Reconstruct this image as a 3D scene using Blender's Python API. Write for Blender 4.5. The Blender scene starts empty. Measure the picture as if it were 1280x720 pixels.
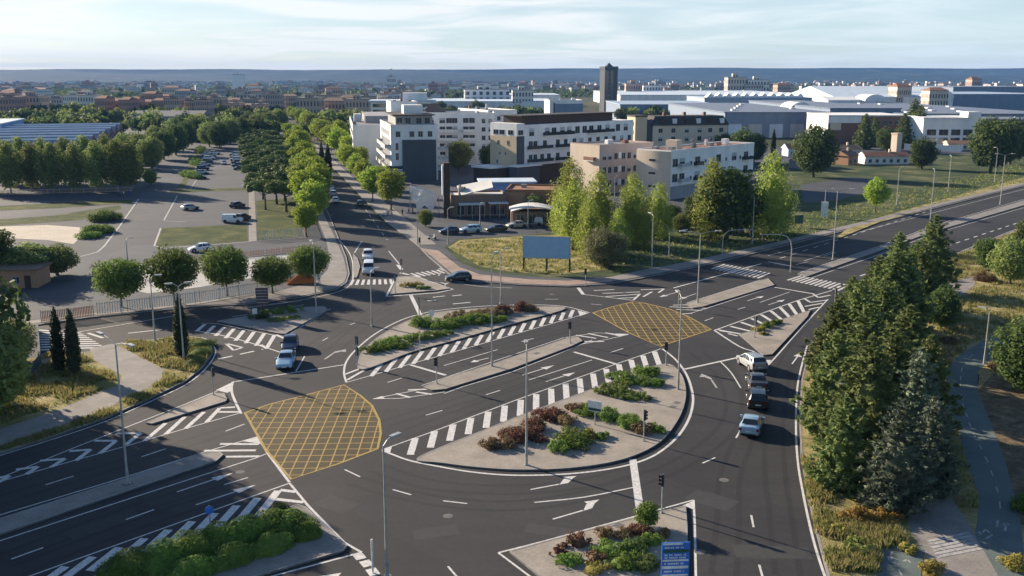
import bpy, bmesh, math, random
import numpy as np
from mathutils import Vector, Matrix
rnd = random.Random(7)
C = bpy.context.scene.collection
PI = math.pi
# ---------------------------------------------------------------- survey: photo pixel (1280x720) -> metres on the flat ground
FOC, HORIZON, CAMH = 1217.0, 97.0, 31.0
TH = math.atan((360 - HORIZON) / FOC)
def G(u, v):
    x = (u - 640) / FOC; y = (v - 360) / FOC
    dn = y * math.cos(TH) + math.sin(TH); fw = math.cos(TH) - y * math.sin(TH)
    return Vector((CAMH * x / dn, CAMH * fw / dn))
def hgt(D, v):
    y = (v - 360) / FOC
    return CAMH - D * (y * math.cos(TH) + math.sin(TH)) / (math.cos(TH) - y * math.sin(TH))
def atD(u, D, z=0.0):      # ground point at forward distance D under pixel column u (at height z)
    return Vector(((u - 640) / FOC * (D * math.cos(TH) + (CAMH - z) * math.sin(TH)), D))
def ang(a, b):
    p, q = G(*a), G(*b); return math.atan2(q.y - p.y, q.x - p.x)
ORD = ['first','second','third','fourth','fifth','sixth','seventh','eighth','ninth','tenth','eleventh','twelfth','thirteenth','fourteenth','fifteenth','sixteenth','seventeenth','eighteenth','nineteenth','twentieth','twenty-first','twenty-second','twenty-third','twenty-fourth','twenty-fifth','twenty-sixth','twenty-seventh','twenty-eighth','twenty-ninth','thirtieth','thirty-first','thirty-second','thirty-third','thirty-fourth']
# ---------------------------------------------------------------- tagging, linking
def tag(o, label=None, cat=None, group=None, kind=None):
    if label: o['label'] = label
    if cat: o['category'] = cat
    if group: o['group'] = group
    if kind: o['kind'] = kind
    return o
def link(name, data, parent=None, loc=None, rz=0.0, scale=None):
    o = bpy.data.objects.new(name, data); C.objects.link(o)
    if loc is not None: o.location = (loc[0], loc[1], loc[2] if len(loc) > 2 else 0.0)
    if rz: o.rotation_euler = (0, 0, rz)
    if scale is not None: o.scale = scale if not isinstance(scale, (int, float)) else (scale,) * 3
    if parent is not None: o.parent = parent
    return o
def thing(name, loc, rz=0.0, label=None, cat=None, group=None, scale=None):
    return tag(link(name, None, None, loc, rz, scale), label, cat, group)
class MB:
    """collects boxes, tubes and sheets into one mesh"""
    def __init__(s): s.v = []; s.f = []; s.m = []
    def poly(s, pts, m=0):
        b = len(s.v); s.v += [tuple(p) for p in pts]; s.f.append(tuple(range(b, b + len(pts)))); s.m.append(m)
    def box(s, x0, x1, y0, y1, z0, z1, m=0, skip=''):
        b = len(s.v)
        s.v += [(x, y, z) for z in (z0, z1) for y in (y0, y1) for x in (x0, x1)]
        for k, q in (('b', (0, 2, 3, 1)), ('t', (4, 5, 7, 6)), ('s', (0, 1, 5, 4)), ('n', (2, 6, 7, 3)), ('w', (0, 4, 6, 2)), ('e', (1, 3, 7, 5))):
            if k not in skip: s.f.append(tuple(b + i for i in q)); s.m.append(m)
    def obox(s, c, ux, hx, hy, z0, z1, m=0):     # box turned about z: ux = unit 2d direction
        uy = (-ux[1], ux[0]); b = len(s.v)
        for z in (z0, z1):
            for sy in (-1, 1):
                for sx in (-1, 1):
                    s.v.append((c[0] + ux[0] * hx * sx + uy[0] * hy * sy, c[1] + ux[1] * hx * sx + uy[1] * hy * sy, z))
        for q in ((0, 2, 3, 1), (4, 5, 7, 6), (0, 1, 5, 4), (2, 6, 7, 3), (0, 4, 6, 2), (1, 3, 7, 5)):
            s.f.append(tuple(b + i for i in q)); s.m.append(m)
    def tube(s, p0, p1, r0, r1=None, n=8, m=0, cap=True):
        r1 = r0 if r1 is None else r1
        p0, p1 = Vector(p0), Vector(p1); d = (p1 - p0).normalized()
        a = d.orthogonal().normalized(); c = d.cross(a); b = len(s.v)
        for p, r in ((p0, r0), (p1, r1)):
            for i in range(n):
                t = 2 * PI * i / n; s.v.append(tuple(p + (a * math.cos(t) + c * math.sin(t)) * r))
        for i in range(n):
            j = (i + 1) % n; s.f.append((b + i, b + j, b + n + j, b + n + i)); s.m.append(m)
        if cap:
            s.f.append(tuple(b + i for i in reversed(range(n)))); s.m.append(m)
            s.f.append(tuple(b + n + i for i in range(n))); s.m.append(m)
    def path(s, pts, r, n=8, m=0):
        for i in range(len(pts) - 1): s.tube(pts[i], pts[i + 1], r[i] if isinstance(r, (list, tuple)) else r, r[i + 1] if isinstance(r, (list, tuple)) else r, n, m)
    def ball(s, c, r, m=0, n=10, k=6, sz=1.0):
        b = len(s.v)
        for i in range(k + 1):
            t = PI * i / k
            for j in range(n):
                a = 2 * PI * j / n
                s.v.append((c[0] + r * math.sin(t) * math.cos(a), c[1] + r * math.sin(t) * math.sin(a), c[2] + r * sz * math.cos(t)))
        for i in range(k):
            for j in range(n):
                j2 = (j + 1) % n
                s.f.append((b + i * n + j, b + (i + 1) * n + j, b + (i + 1) * n + j2, b + i * n + j2)); s.m.append(m)
    def prism(s, pts, z0, z1, m=0, ms=None, bottom=False):
        n = len(pts); area = sum(pts[i][0] * pts[(i + 1) % n][1] - pts[(i + 1) % n][0] * pts[i][1] for i in range(n))
        if area < 0: pts = list(reversed(pts))
        b = len(s.v); s.v += [(p[0], p[1], z0) for p in pts] + [(p[0], p[1], z1) for p in pts]
        s.f.append(tuple(b + n + i for i in range(n))); s.m.append(m)
        if bottom: s.f.append(tuple(b + i for i in reversed(range(n)))); s.m.append(m)
        if z1 - z0 > 1e-6:
            for i in range(n):
                j = (i + 1) % n; s.f.append((b + i, b + j, b + n + j, b + n + i)); s.m.append(m if ms is None else ms)
    def mesh(s, name, mats, smooth=None):
        me = bpy.data.meshes.new(name); me.from_pydata(s.v, [], s.f)
        for m in (mats if isinstance(mats, (list, tuple)) else [mats]): me.materials.append(m)
        me.polygons.foreach_set('material_index', s.m)
        if any(len(f) > 4 for f in s.f):
            bm = bmesh.new(); bm.from_mesh(me)
            bmesh.ops.triangulate(bm, faces=[f for f in bm.faces if len(f.verts) > 4]); bm.to_mesh(me); bm.free()
        if smooth is not None:
            me.polygons.foreach_set('use_smooth', [True] * len(me.polygons)); me.set_sharp_from_angle(angle=math.radians(smooth))
        me.update(); return me
    def build(s, name, mats, parent=None, loc=None, rz=0.0, smooth=None):
        return link(name, s.mesh(name, mats, smooth), parent, loc, rz)
# ---------------------------------------------------------------- materials
def nd(nt, t, **k):
    n = nt.nodes.new(t)
    for a, b in k.items():
        if a.startswith('i_'): n.inputs[a[2:].replace('_', ' ')].default_value = b
        else: setattr(n, a, b)
    return n
def basemat(name):
    m = bpy.data.materials.new(name); m.use_nodes = True; nt = m.node_tree
    return m, nt, nt.nodes['Principled BSDF'], nt.nodes['Material Output']
def ramp(nt, fac, stops, interp='LINEAR'):
    r = nd(nt, 'ShaderNodeValToRGB'); e = r.color_ramp.elements; r.color_ramp.interpolation = interp
    while len(e) < len(stops): e.new(0.5)
    for k, (p, c) in enumerate(stops): e[k].position = p; e[k].color = (*c, 1) if len(c) == 3 else c
    nt.links.new(fac, r.inputs[0]); return r.outputs[0]
def mixc(nt, f, a, b, mode='MIX'):
    n = nd(nt, 'ShaderNodeMix', data_type='RGBA', blend_type=mode)
    for s_, x in ((0, f), (6, a), (7, b)):
        if hasattr(x, 'is_linked'): nt.links.new(x, n.inputs[s_])
        else: n.inputs[s_].default_value = x if not isinstance(x, tuple) or len(x) == 4 else (*x, 1)
    return n.outputs[2]
def noise(nt, co, scale, detail=4, rough=0.55, dist=0.0):
    n = nd(nt, 'ShaderNodeTexNoise', i_Scale=scale, i_Detail=detail, i_Roughness=rough, i_Distortion=dist)
    if co is not None: nt.links.new(co, n.inputs['Vector'])
    return n.outputs[0]
def geo(nt): return nd(nt, 'ShaderNodeNewGeometry').outputs['Position']
def objco(nt): return nd(nt, 'ShaderNodeTexCoord').outputs['Object']
def vary(name, c0, c1, scale=1.0, rough=0.8, fine=None, bump=0.0, spec=0.3, world=True, contrast=(0.3, 0.7), metal=0.0):
    """two tones mixed by noise, optional fine grain"""
    m, nt, b, out = basemat(name); co = geo(nt) if world else objco(nt)
    f = noise(nt, co, scale, 5, 0.6)
    col = ramp(nt, f, [(contrast[0], c0), (contrast[1], c1)])
    if fine:
        g = noise(nt, co, fine, 3, 0.6)
        col = mixc(nt, 1.0, col, ramp(nt, g, [(0.25, (0.72,) * 3), (0.75, (1.25,) * 3)]), 'MULTIPLY')
    nt.links.new(col, b.inputs['Base Color'])
    b.inputs['Roughness'].default_value = rough; b.inputs['Specular IOR Level'].default_value = spec; b.inputs['Metallic'].default_value = metal
    if bump:
        bp = nd(nt, 'ShaderNodeBump', i_Strength=bump, i_Distance=0.05)
        nt.links.new(noise(nt, co, fine or scale * 8, 4, 0.6), bp.inputs['Height']); nt.links.new(bp.outputs[0], b.inputs['Normal'])
    return m
def flat(name, c, rough=0.6, metal=0.0, spec=0.4, dirt=0.25):
    return vary(name, tuple(x * (1 - dirt) for x in c), tuple(min(1, x * (1 + dirt * .4)) for x in c), 1.7, rough, None, 0, spec, False, (0.35, 0.6), metal)
def leafmat(name, c0, c1, c2=None, transl=0.4):
    m, nt, b, out = basemat(name); k_ = 1.42; c0, c1, c2 = [tuple(x * k_ for x in c) if c else None for c in (c0, c1, c2)]
    inf = nd(nt, 'ShaderNodeObjectInfo').outputs['Random']
    col = mixc(nt, ramp(nt, noise(nt, geo(nt), 0.9, 3), [(0.35, (0,) * 3), (0.65, (1,) * 3)]), c0, c1)
    if c2: col = mixc(nt, ramp(nt, noise(nt, geo(nt), 3.1, 2), [(0.5, (0,) * 3), (0.7, (1,) * 3)]), col, c2)
    hv = nd(nt, 'ShaderNodeHueSaturation'); nt.links.new(col, hv.inputs['Color'])
    mr = nd(nt, 'ShaderNodeMapRange', i_To_Min=0.75, i_To_Max=1.25); nt.links.new(inf, mr.inputs[0]); nt.links.new(mr.outputs[0], hv.inputs['Value'])
    mr2 = nd(nt, 'ShaderNodeMapRange', i_To_Min=0.482, i_To_Max=0.508); nt.links.new(inf, mr2.inputs[0]); nt.links.new(mr2.outputs[0], hv.inputs['Hue'])
    b.inputs['Roughness'].default_value = 0.7; b.inputs['Specular IOR Level'].default_value = 0.12
    nt.links.new(hv.outputs[0], b.inputs['Base Color'])
    t = nd(nt, 'ShaderNodeBsdfTranslucent'); nt.links.new(hv.outputs[0], t.inputs[0])
    mx = nd(nt, 'ShaderNodeMixShader', i_Fac=transl); nt.links.new(b.outputs[0], mx.inputs[1]); nt.links.new(t.outputs[0], mx.inputs[2])
    nt.links.new(mx.outputs[0], out.inputs[0]); return m
M = {}
# asphalt: fresh dark with lighter worn patches, long stains, fine grain
def asphalt(name, c0, c1):
    m, nt, b, out = basemat(name); co = geo(nt)
    col = ramp(nt, noise(nt, co, 0.045, 6, 0.6, 0.6), [(0.32, c0), (0.68, c1)])
    mp = nd(nt, 'ShaderNodeMapping'); mp.inputs['Rotation'].default_value = (0, 0, -0.82); mp.inputs['Scale'].default_value = (0.06, 0.55, 1); nt.links.new(co, mp.inputs[0])
    col = mixc(nt, 1.0, col, ramp(nt, noise(nt, mp.outputs[0], 1.0, 3, 0.5), [(0.35, (0.93,) * 3), (0.65, (1.07,) * 3)]), 'MULTIPLY')
    v = nd(nt, 'ShaderNodeTexVoronoi', i_Scale=0.085, feature='F1'); nt.links.new(co, v.inputs['Vector'])
    col = mixc(nt, 1.0, col, ramp(nt, v.outputs['Color'], [(0.0, (0.82,) * 3), (1.0, (1.16,) * 3)]), 'MULTIPLY')
    col = mixc(nt, 1.0, col, ramp(nt, noise(nt, co, 2.2, 4, 0.7), [(0.3, (0.85,) * 3), (0.7, (1.15,) * 3)]), 'MULTIPLY')
    col = mixc(nt, 1.0, col, ramp(nt, noise(nt, co, 14, 3, 0.7), [(0.2, (0.75,) * 3), (0.8, (1.3,) * 3)]), 'MULTIPLY')
    nt.links.new(col, b.inputs['Base Color']); b.inputs['Roughness'].default_value = 0.82; b.inputs['Specular IOR Level'].default_value = 0.3
    bp = nd(nt, 'ShaderNodeBump', i_Strength=0.25, i_Distance=0.02); nt.links.new(noise(nt, co, 18, 3, .7), bp.inputs['Height']); nt.links.new(bp.outputs[0], b.inputs['Normal'])
    return m
M['asphalt'] = asphalt('fresh_asphalt', (0.021, 0.0215, 0.0245), (0.040, 0.038, 0.038))
M['track'] = asphalt('polished_asphalt', (0.016, 0.0165, 0.019), (0.029, 0.028, 0.0285))
M['patch'] = asphalt('patched_asphalt', (0.034, 0.034, 0.037), (0.05, 0.048, 0.048))
M['old_asphalt'] = asphalt('worn_asphalt', (0.048, 0.053, 0.062), (0.076, 0.080, 0.088))  # worn tone darkened and blued, shade over the car park put into colour
def paint(name, c, wear=0.45):
    m, nt, b, out = basemat(name); co = geo(nt)
    f = ramp(nt, noise(nt, co, 3.0, 6, 0.75), [(0.30, (wear,) * 3), (0.55, (1,) * 3)])
    nt.links.new(mixc(nt, f, (0.07, 0.068, 0.066), c), b.inputs['Base Color']); b.inputs['Roughness'].default_value = 0.7; b.inputs['Specular IOR Level'].default_value = 0.3
    return m
M['white'] = paint('road_paint_white', (0.62, 0.61, 0.59))
M['wornwhite'] = paint('road_paint_worn', (0.42, 0.41, 0.4), 0.15)
M['yellow'] = paint('road_paint_yellow', (0.42, 0.29, 0.075), 0.3)
M['boxfill'] = asphalt('box_asphalt', (0.056, 0.043, 0.019), (0.078, 0.06, 0.027))
def paver(name, c0, c1, sc):
    m, nt, b, out = basemat(name); co = geo(nt)
    br = nd(nt, 'ShaderNodeTexBrick', i_Scale=sc); br.inputs['Color1'].default_value = (*c0, 1); br.inputs['Color2'].default_value = (*c1, 1); br.inputs['Mortar'].default_value = (*[x * .6 for x in c0], 1); br.inputs['Mortar Size'].default_value = 0.012
    nt.links.new(co, br.inputs[0])
    col = mixc(nt, 1.0, br.outputs[0], ramp(nt, noise(nt, co, 0.35, 5, 0.65), [(0.3, (0.72,) * 3), (0.7, (1.12,) * 3)]), 'MULTIPLY')
    col = mixc(nt, 1.0, col, ramp(nt, noise(nt, co, 5, 4, 0.7), [(0.3, (0.85,) * 3), (0.7, (1.1,) * 3)]), 'MULTIPLY')
    nt.links.new(col, b.inputs['Base Color']); b.inputs['Roughness'].default_value = 0.85; b.inputs['Specular IOR Level'].default_value = 0.25
    return m
M['pave'] = paver('island_paving', (0.36, 0.32, 0.27), (0.33, 0.295, 0.25), 1.6)
M['pavegrey'] = paver('pavement_slabs', (0.30, 0.275, 0.25), (0.27, 0.25, 0.23), 1.2)
M['pavepink'] = paver('pavement_pink', (0.40, 0.29, 0.235), (0.36, 0.27, 0.22), 1.4)
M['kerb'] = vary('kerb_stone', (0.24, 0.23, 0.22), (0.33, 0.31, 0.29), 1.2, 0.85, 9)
M['kerbdark'] = vary('kerb_dark_side', (0.10, 0.098, 0.095), (0.17, 0.165, 0.16), 1.2, 0.85, 9)  # darker copy of kerb stone, shade painted on kerb sides; also colours covers
M['bikepath'] = vary('bike_path_green', (0.10, 0.13, 0.125), (0.145, 0.175, 0.165), 0.4, 0.85, 8)
M['sand'] = vary('pale_sand', (0.42, 0.37, 0.29), (0.52, 0.46, 0.37), 0.3, 0.9, 4)
M['concrete'] = vary('pale_concrete', (0.36, 0.35, 0.33), (0.46, 0.45, 0.43), 0.3, 0.85, 4)
def grassmat(name, green, mid, dry, bias=0.5, sc=0.22):
    m, nt, b, out = basemat(name); co = geo(nt)
    f = noise(nt, co, sc, 7, 0.68, 0.4)
    col = ramp(nt, f, [(bias - 0.16, green), (bias, mid), (bias + 0.14, dry)])
    col = mixc(nt, 1.0, col, ramp(nt, noise(nt, co, 4.5, 5, 0.75), [(0.28, (0.55,) * 3), (0.72, (1.35,) * 3)]), 'MULTIPLY')
    nt.links.new(col, b.inputs['Base Color']); b.inputs['Roughness'].default_value = 0.95; b.inputs['Specular IOR Level'].default_value = 0.1
    bp = nd(nt, 'ShaderNodeBump', i_Strength=0.8, i_Distance=0.15); nt.links.new(noise(nt, co, 5, 5, .75), bp.inputs['Height']); nt.links.new(bp.outputs[0], b.inputs['Normal'])
    return m
M['drygrass'] = grassmat('dry_verge_grass', (0.12, 0.135, 0.042), (0.26, 0.225, 0.09), (0.42, 0.35, 0.18), 0.455)
M['grass'] = grassmat('mown_grass', (0.05, 0.072, 0.024), (0.09, 0.105, 0.036), (0.19, 0.17, 0.07), 0.56)
M['field'] = grassmat('rough_field', (0.045, 0.07, 0.032), (0.085, 0.105, 0.048), (0.2, 0.185, 0.1), 0.54, 0.09)
M['soil'] = grassmat('bed_soil', (0.09, 0.075, 0.045), (0.17, 0.13, 0.08), (0.26, 0.2, 0.13), 0.5, 0.8)
M['far'] = grassmat('far_plain', (0.045, 0.062, 0.03), (0.085, 0.085, 0.05), (0.2, 0.17, 0.12), 0.56, 0.004)
M['hill'] = grassmat('hill_scrub', (0.010, 0.018, 0.010), (0.03, 0.04, 0.02), (0.11, 0.10, 0.06), 0.56, 0.006)
M['bladesdry'] = leafmat('grass_blades_dry', (0.24, 0.21, 0.09), (0.16, 0.165, 0.055), (0.30, 0.25, 0.115), 0.45)
M['bladesgreen'] = leafmat('grass_blades_green', (0.11, 0.15, 0.035), (0.07, 0.10, 0.03), (0.2, 0.2, 0.06), 0.3)
# foliage
M['lf_round'] = leafmat('leaf_linden', (0.066, 0.105, 0.024), (0.115, 0.165, 0.036))
M['lf_avenue'] = leafmat('leaf_plane', (0.13, 0.19, 0.028), (0.20, 0.26, 0.040), (0.25, 0.30, 0.05), .45)
M['lf_poplar'] = leafmat('leaf_poplar', (0.14, 0.19, 0.040), (0.215, 0.26, 0.052), (0.27, 0.30, 0.07), .5)
M['lf_shade'] = leafmat('leaf_grove', (0.10, 0.14, 0.042), (0.165, 0.20, 0.06), (0.20, 0.225, 0.08))
M['lf_pine'] = leafmat('needle_stone_pine', (0.042, 0.066, 0.020), (0.078, 0.112, 0.032), (0.11, 0.14, 0.042), .2)
M['lf_conifer'] = leafmat('needle_conifer', (0.064, 0.092, 0.034), (0.115, 0.145, 0.046), (0.17, 0.195, 0.066), .35)
M['lf_conifer2'] = leafmat('needle_blue_conifer', (0.066, 0.090, 0.064), (0.11, 0.14, 0.092), (0.15, 0.175, 0.12), .3)
M['lf_cypress'] = leafmat('needle_cypress', (0.020, 0.030, 0.014), (0.036, 0.048, 0.02), None, .1)
M['lf_dark'] = leafmat('leaf_dark', (0.045, 0.07, 0.022), (0.082, 0.115, 0.034))
M['lf_willow'] = leafmat('leaf_willow', (0.12, 0.135, 0.06), (0.175, 0.185, 0.085), (0.21, 0.21, 0.11), .3)
M['lf_hedge'] = leafmat('leaf_hedge', (0.065, 0.115, 0.022), (0.11, 0.17, 0.034), (0.15, 0.21, 0.045), .35)
M['lf_hedgelight'] = leafmat('leaf_low_green', (0.09, 0.12, 0.03), (0.14, 0.17, 0.045), None, .25)
M['lf_red'] = leafmat('leaf_red', (0.075, 0.034, 0.024), (0.13, 0.055, 0.036), (0.13, 0.10, 0.045), .25)
M['lf_brown'] = leafmat('leaf_brown', (0.12, 0.085, 0.045), (0.19, 0.13, 0.07), (0.1, 0.10, 0.04), .25)
M['lf_yellow'] = leafmat('leaf_yellow', (0.19, 0.17, 0.042), (0.26, 0.22, 0.055), (0.13, 0.145, 0.04), .35)
M['lf_orange'] = leafmat('leaf_orange', (0.22, 0.15, 0.035), (0.28, 0.20, 0.045), (0.10, 0.09, 0.03), .3)
M['bark'] = vary('bark', (0.07, 0.055, 0.04), (0.15, 0.12, 0.09), 2.5, 0.9, 12)
M['barkpale'] = vary('bark_pale', (0.22, 0.2, 0.17), (0.36, 0.33, 0.28), 2.5, 0.9, 12)
# built things
M['galv'] = flat('galvanised_steel', (0.42, 0.42, 0.41), 0.5, 0.35)
M['darkmetal'] = flat('dark_metal', (0.035, 0.036, 0.04), 0.5)
M['tyre'] = flat('tyre_rubber', (0.02, 0.02, 0.021), 0.85)
M['rim'] = flat('alloy_rim', (0.4, 0.4, 0.41), 0.35, 0.7)
M['glass'] = flat('dark_glass', (0.03, 0.036, 0.045), 0.08, 0.0, 0.7, 0.3)
M['carglass'] = flat('car_glass', (0.018, 0.022, 0.028), 0.06, 0.0, 0.8, 0.1)
M['headlamp'] = flat('headlamp_lens', (0.7, 0.72, 0.75), 0.1, 0.2)
M['tail'] = flat('tail_lamp', (0.25, 0.012, 0.01), 0.2)
M['plate'] = flat('number_plate', (0.7, 0.7, 0.68), 0.5)
M['lred'] = flat('lens_red', (0.35, 0.02, 0.015), 0.25); M['lamber'] = flat('lens_amber', (0.4, 0.18, 0.02), 0.25); M['lgreen'] = flat('lens_green', (0.02, 0.22, 0.12), 0.25)
M['lampglass'] = flat('lamp_glass', (0.6, 0.6, 0.57), 0.3)
M['signblue'] = flat('sign_blue', (0.04, 0.17, 0.58), 0.4); M['signwhite'] = flat('sign_white', (0.72, 0.72, 0.7), 0.4); M['signback'] = flat('sign_back', (0.10, 0.06, 0.07), 0.5)
M['signgreen'] = flat('sign_green', (0.03, 0.09, 0.06), 0.5)
M['billblue'] = flat('billboard_blue', (0.28, 0.45, 0.62), 0.6, 0, .3, .06)
for k, c in dict(white=(0.74, 0.74, 0.73), silver=(0.42, 0.44, 0.46), paleblue=(0.36, 0.52, 0.66), black=(0.012, 0.012, 0.014), grey=(0.09, 0.095, 0.105), darkblue=(0.02, 0.03, 0.075), red=(0.25, 0.02, 0.02), beige=(0.40, 0.37, 0.32)).items():
    m, nt, b, out = basemat('car_paint_' + k); b.inputs['Base Color'].default_value = (*c, 1); b.inputs['Roughness'].default_value = 0.32; b.inputs['Coat Weight'].default_value = 0.7; b.inputs['Coat Roughness'].default_value = 0.08
    b.inputs['Metallic'].default_value = 0.3 if k in ('silver', 'grey', 'paleblue', 'darkblue') else 0.0
    nt.links.new(ramp(nt, noise(nt, objco(nt), 1.3, 4, .6), [(0.3, tuple(x * .86 for x in c)), (0.7, c)]), b.inputs['Base Color'])
    M['car_' + k] = m
def wall(name, c, streak=0.14):
    m, nt, b, out = basemat(name); co = objco(nt)
    mp = nd(nt, 'ShaderNodeMapping'); mp.inputs['Scale'].default_value = (0.35, 0.35, 0.12); nt.links.new(co, mp.inputs[0])
    col = mixc(nt, 1.0, c, ramp(nt, noise(nt, mp.outputs[0], 0.8, 5, .6), [(0.3, (1 - streak,) * 3), (0.65, (1.05,) * 3)]), 'MULTIPLY')
    col = mixc(nt, 1.0, col, ramp(nt, noise(nt, co, 3, 4, .7), [(0.3, (0.93,) * 3), (0.7, (1.05,) * 3)]), 'MULTIPLY')
    nt.links.new(col, b.inputs['Base Color']); b.inputs['Roughness'].default_value = 0.85; b.inputs['Specular IOR Level'].default_value = 0.25; return m
for k, c in dict(render_white=(0.76, 0.76, 0.75), render_grey=(0.30, 0.30, 0.31), cladding=(0.085, 0.092, 0.105), beige=(0.56, 0.45, 0.31), pink=(0.50, 0.39, 0.34), cream=(0.62, 0.52, 0.41), brick=(0.20, 0.11, 0.085), brown=(0.21, 0.145, 0.105), darkroof=(0.06, 0.055, 0.055), greyroof=(0.22, 0.21, 0.2), tile=(0.25, 0.135, 0.09), orange=(0.42, 0.24, 0.15), bluewall=(0.20, 0.25, 0.33), blueroof=(0.34, 0.43, 0.55), paleblueroof=(0.52, 0.61, 0.70), navyroof=(0.17, 0.21, 0.28), darkbrown=(0.075, 0.05, 0.04), awning=(0.62, 0.61, 0.58), orangecloth=(0.55, 0.17, 0.05), shutter=(0.42, 0.44, 0.46), brightblue=(0.18, 0.33, 0.58), rusty=(0.30, 0.16, 0.09)).items():
    M[k] = wall(k, c)
def gridwall(name, c, win, nx, nz):
    """distant facade: window openings on a grid, in the object's own coordinates"""
    m, nt, b, out = basemat(name); g = nd(nt, 'ShaderNodeTexCoord').outputs['Generated']; sp = nd(nt, 'ShaderNodeSeparateXYZ'); nt.links.new(g, sp.inputs[0])
    def mth(op, a, b_=None):
        n = nd(nt, 'ShaderNodeMath', operation=op)
        for i, x in enumerate((a, b_)):
            if x is None: continue
            if hasattr(x, 'is_linked'): nt.links.new(x, n.inputs[i])
            else: n.inputs[i].default_value = x
        return n.outputs[0]
    h = mth('FRACT', mth('MULTIPLY', mth('ADD', sp.outputs[0], sp.outputs[1]), nx)); v = mth('FRACT', mth('MULTIPLY', sp.outputs[2], nz))
    k = mth('MULTIPLY', mth('MULTIPLY', mth('GREATER_THAN', h, 0.52), mth('GREATER_THAN', v, 0.42)), mth('LESS_THAN', sp.outputs[2], 0.93))
    nt.links.new(mixc(nt, k, c, win), b.inputs['Base Color']); b.inputs['Roughness'].default_value = 0.8; return m
for k, c in dict(g_cream=(0.52, 0.46, 0.38), g_white=(0.66, 0.65, 0.62), g_brick=(0.36, 0.22, 0.17), g_brown=(0.38, 0.31, 0.26), g_grey=(0.34, 0.34, 0.35), g_pink=(0.44, 0.30, 0.24)).items():
    M[k] = gridwall(k, c, (0.07, 0.075, 0.085), 7.0, 4.0)
M['metal_band'] = gridwall('metal_hall', (0.30, 0.35, 0.42), (0.20, 0.24, 0.30), 14.0, 0.4)
M['sailcloth'] = leafmat('sail_cloth', (0.58, 0.57, 0.55), (0.62, 0.61, 0.58), None, .55)
M['skin'] = flat('skin', (0.45, 0.28, 0.2), 0.6); M['hair'] = flat('hair', (0.03, 0.02, 0.015), 0.7)
for k, c in dict(cloth_white=(0.6, 0.6, 0.58), cloth_dark=(0.03, 0.03, 0.04), cloth_blue=(0.05, 0.1, 0.25), cloth_red=(0.3, 0.05, 0.04)).items(): M[k] = flat(k, c, .9)
# ================================================================ GROUND, ROADS, PAVEMENTS
def W(pts): return [G(*p) for p in pts]
def spline(P, n=6, closed=False):
    """Catmull-Rom through 2d points"""
    P = [Vector(p) for p in P]; N = len(P); out = []
    rng = range(N if closed else N - 1)
    for i in rng:
        p0 = P[(i - 1) % N] if closed or i > 0 else P[0]; p1 = P[i]; p2 = P[(i + 1) % N]; p3 = P[(i + 2) % N] if closed or i + 2 < N else P[-1]
        for k in range(n):
            t = k / n
            out.append(0.5 * ((2 * p1) + (p2 - p0) * t + (2 * p0 - 5 * p1 + 4 * p2 - p3) * t * t + (3 * p1 - p0 - 3 * p2 + p3) * t ** 3))
    if not closed: out.append(P[-1])
    return out
def ribbon(mb, P, w, z, m=0):
    P = [Vector(p) for p in P]; L = []; R_ = []
    for i, p in enumerate(P):
        d = (P[min(i + 1, len(P) - 1)] - P[max(i - 1, 0)])
        if d.length < 1e-6: d = Vector((1, 0))
        d.normalize(); nrm = Vector((-d.y, d.x)); L.append(p + nrm * w / 2); R_.append(p - nrm * w / 2)
    for i in range(len(P) - 1):
        mb.poly([(*R_[i], z), (*R_[i + 1], z), (*L[i + 1], z), (*L[i], z)], m)
def chop(P, on, off, start=0.0):
    """cut a polyline into dashes"""
    P = [Vector(p) for p in P]; seg = []; cur = []; pos = -start; state = True; left = on
    for i in range(len(P) - 1):
        a, b = P[i], P[i + 1]; L = (b - a).length; t = 0.0
        while t < L - 1e-6:
            st = min(left, L - t); p, q = a.lerp(b, t / L), a.lerp(b, (t + st) / L)
            if state:
                if not cur: cur = [p]
                cur.append(q)
            t += st; left -= st
            if left <= 1e-6:
                if state and cur: seg.append(cur)
                cur = []; state = not state; left = on if state else off
    if state and len(cur) > 1: seg.append(cur)
    return seg
def setting(o, label, cat): return tag(o, label, cat, None, 'structure')
# --- ground sheet to the horizon, hills
mb = MB(); mb.poly([(-16000, -400, -0.06), (16000, -400, -0.06), (16000, 16000, -0.06), (-16000, 16000, -0.06)])
setting(mb.build('ground', M['far']), 'wide flat plain of dry grass and scrub running out to the hills', 'ground')
rg = random.Random(3); mb = MB(); nx, ny = 150, 14
def ridge(x):
    return 86 + 7 * math.sin(x / 2300 + 1) + 4 * math.sin(x / 700) + 2.0 * math.sin(x / 190) + 10 * max(0, min(1, (x - 300) / 2500)) + 4 * max(0, min(1, (-x - 1200) / 1500))
for iy in range(ny + 1):
    for ix in range(nx + 1):
        t = iy / ny; x = -8000 + 16000 * ix / nx
        h = ridge(x) * (min(1, t * 1.15) ** 0.8) * (0.8 + 0.2 * math.sin(x / 430 + 5 * t)) if t < .99 else ridge(x)
        if t == 0: h = -2
        mb.v.append((x, 5600 + 1800 * t + 120 * math.sin(x / 800), max(h, -2) + (rg.uniform(0, 2.2) if t > .9 else 0)))
for iy in range(ny):
    for ix in range(nx):
        a = iy * (nx + 1) + ix; mb.f.append((a, a + 1, a + nx + 2, a + nx + 1)); mb.m.append(0)
setting(mb.build('hills', M['hill'], smooth=60), 'long low wooded ridge closing the horizon behind the city', 'hills')
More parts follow.
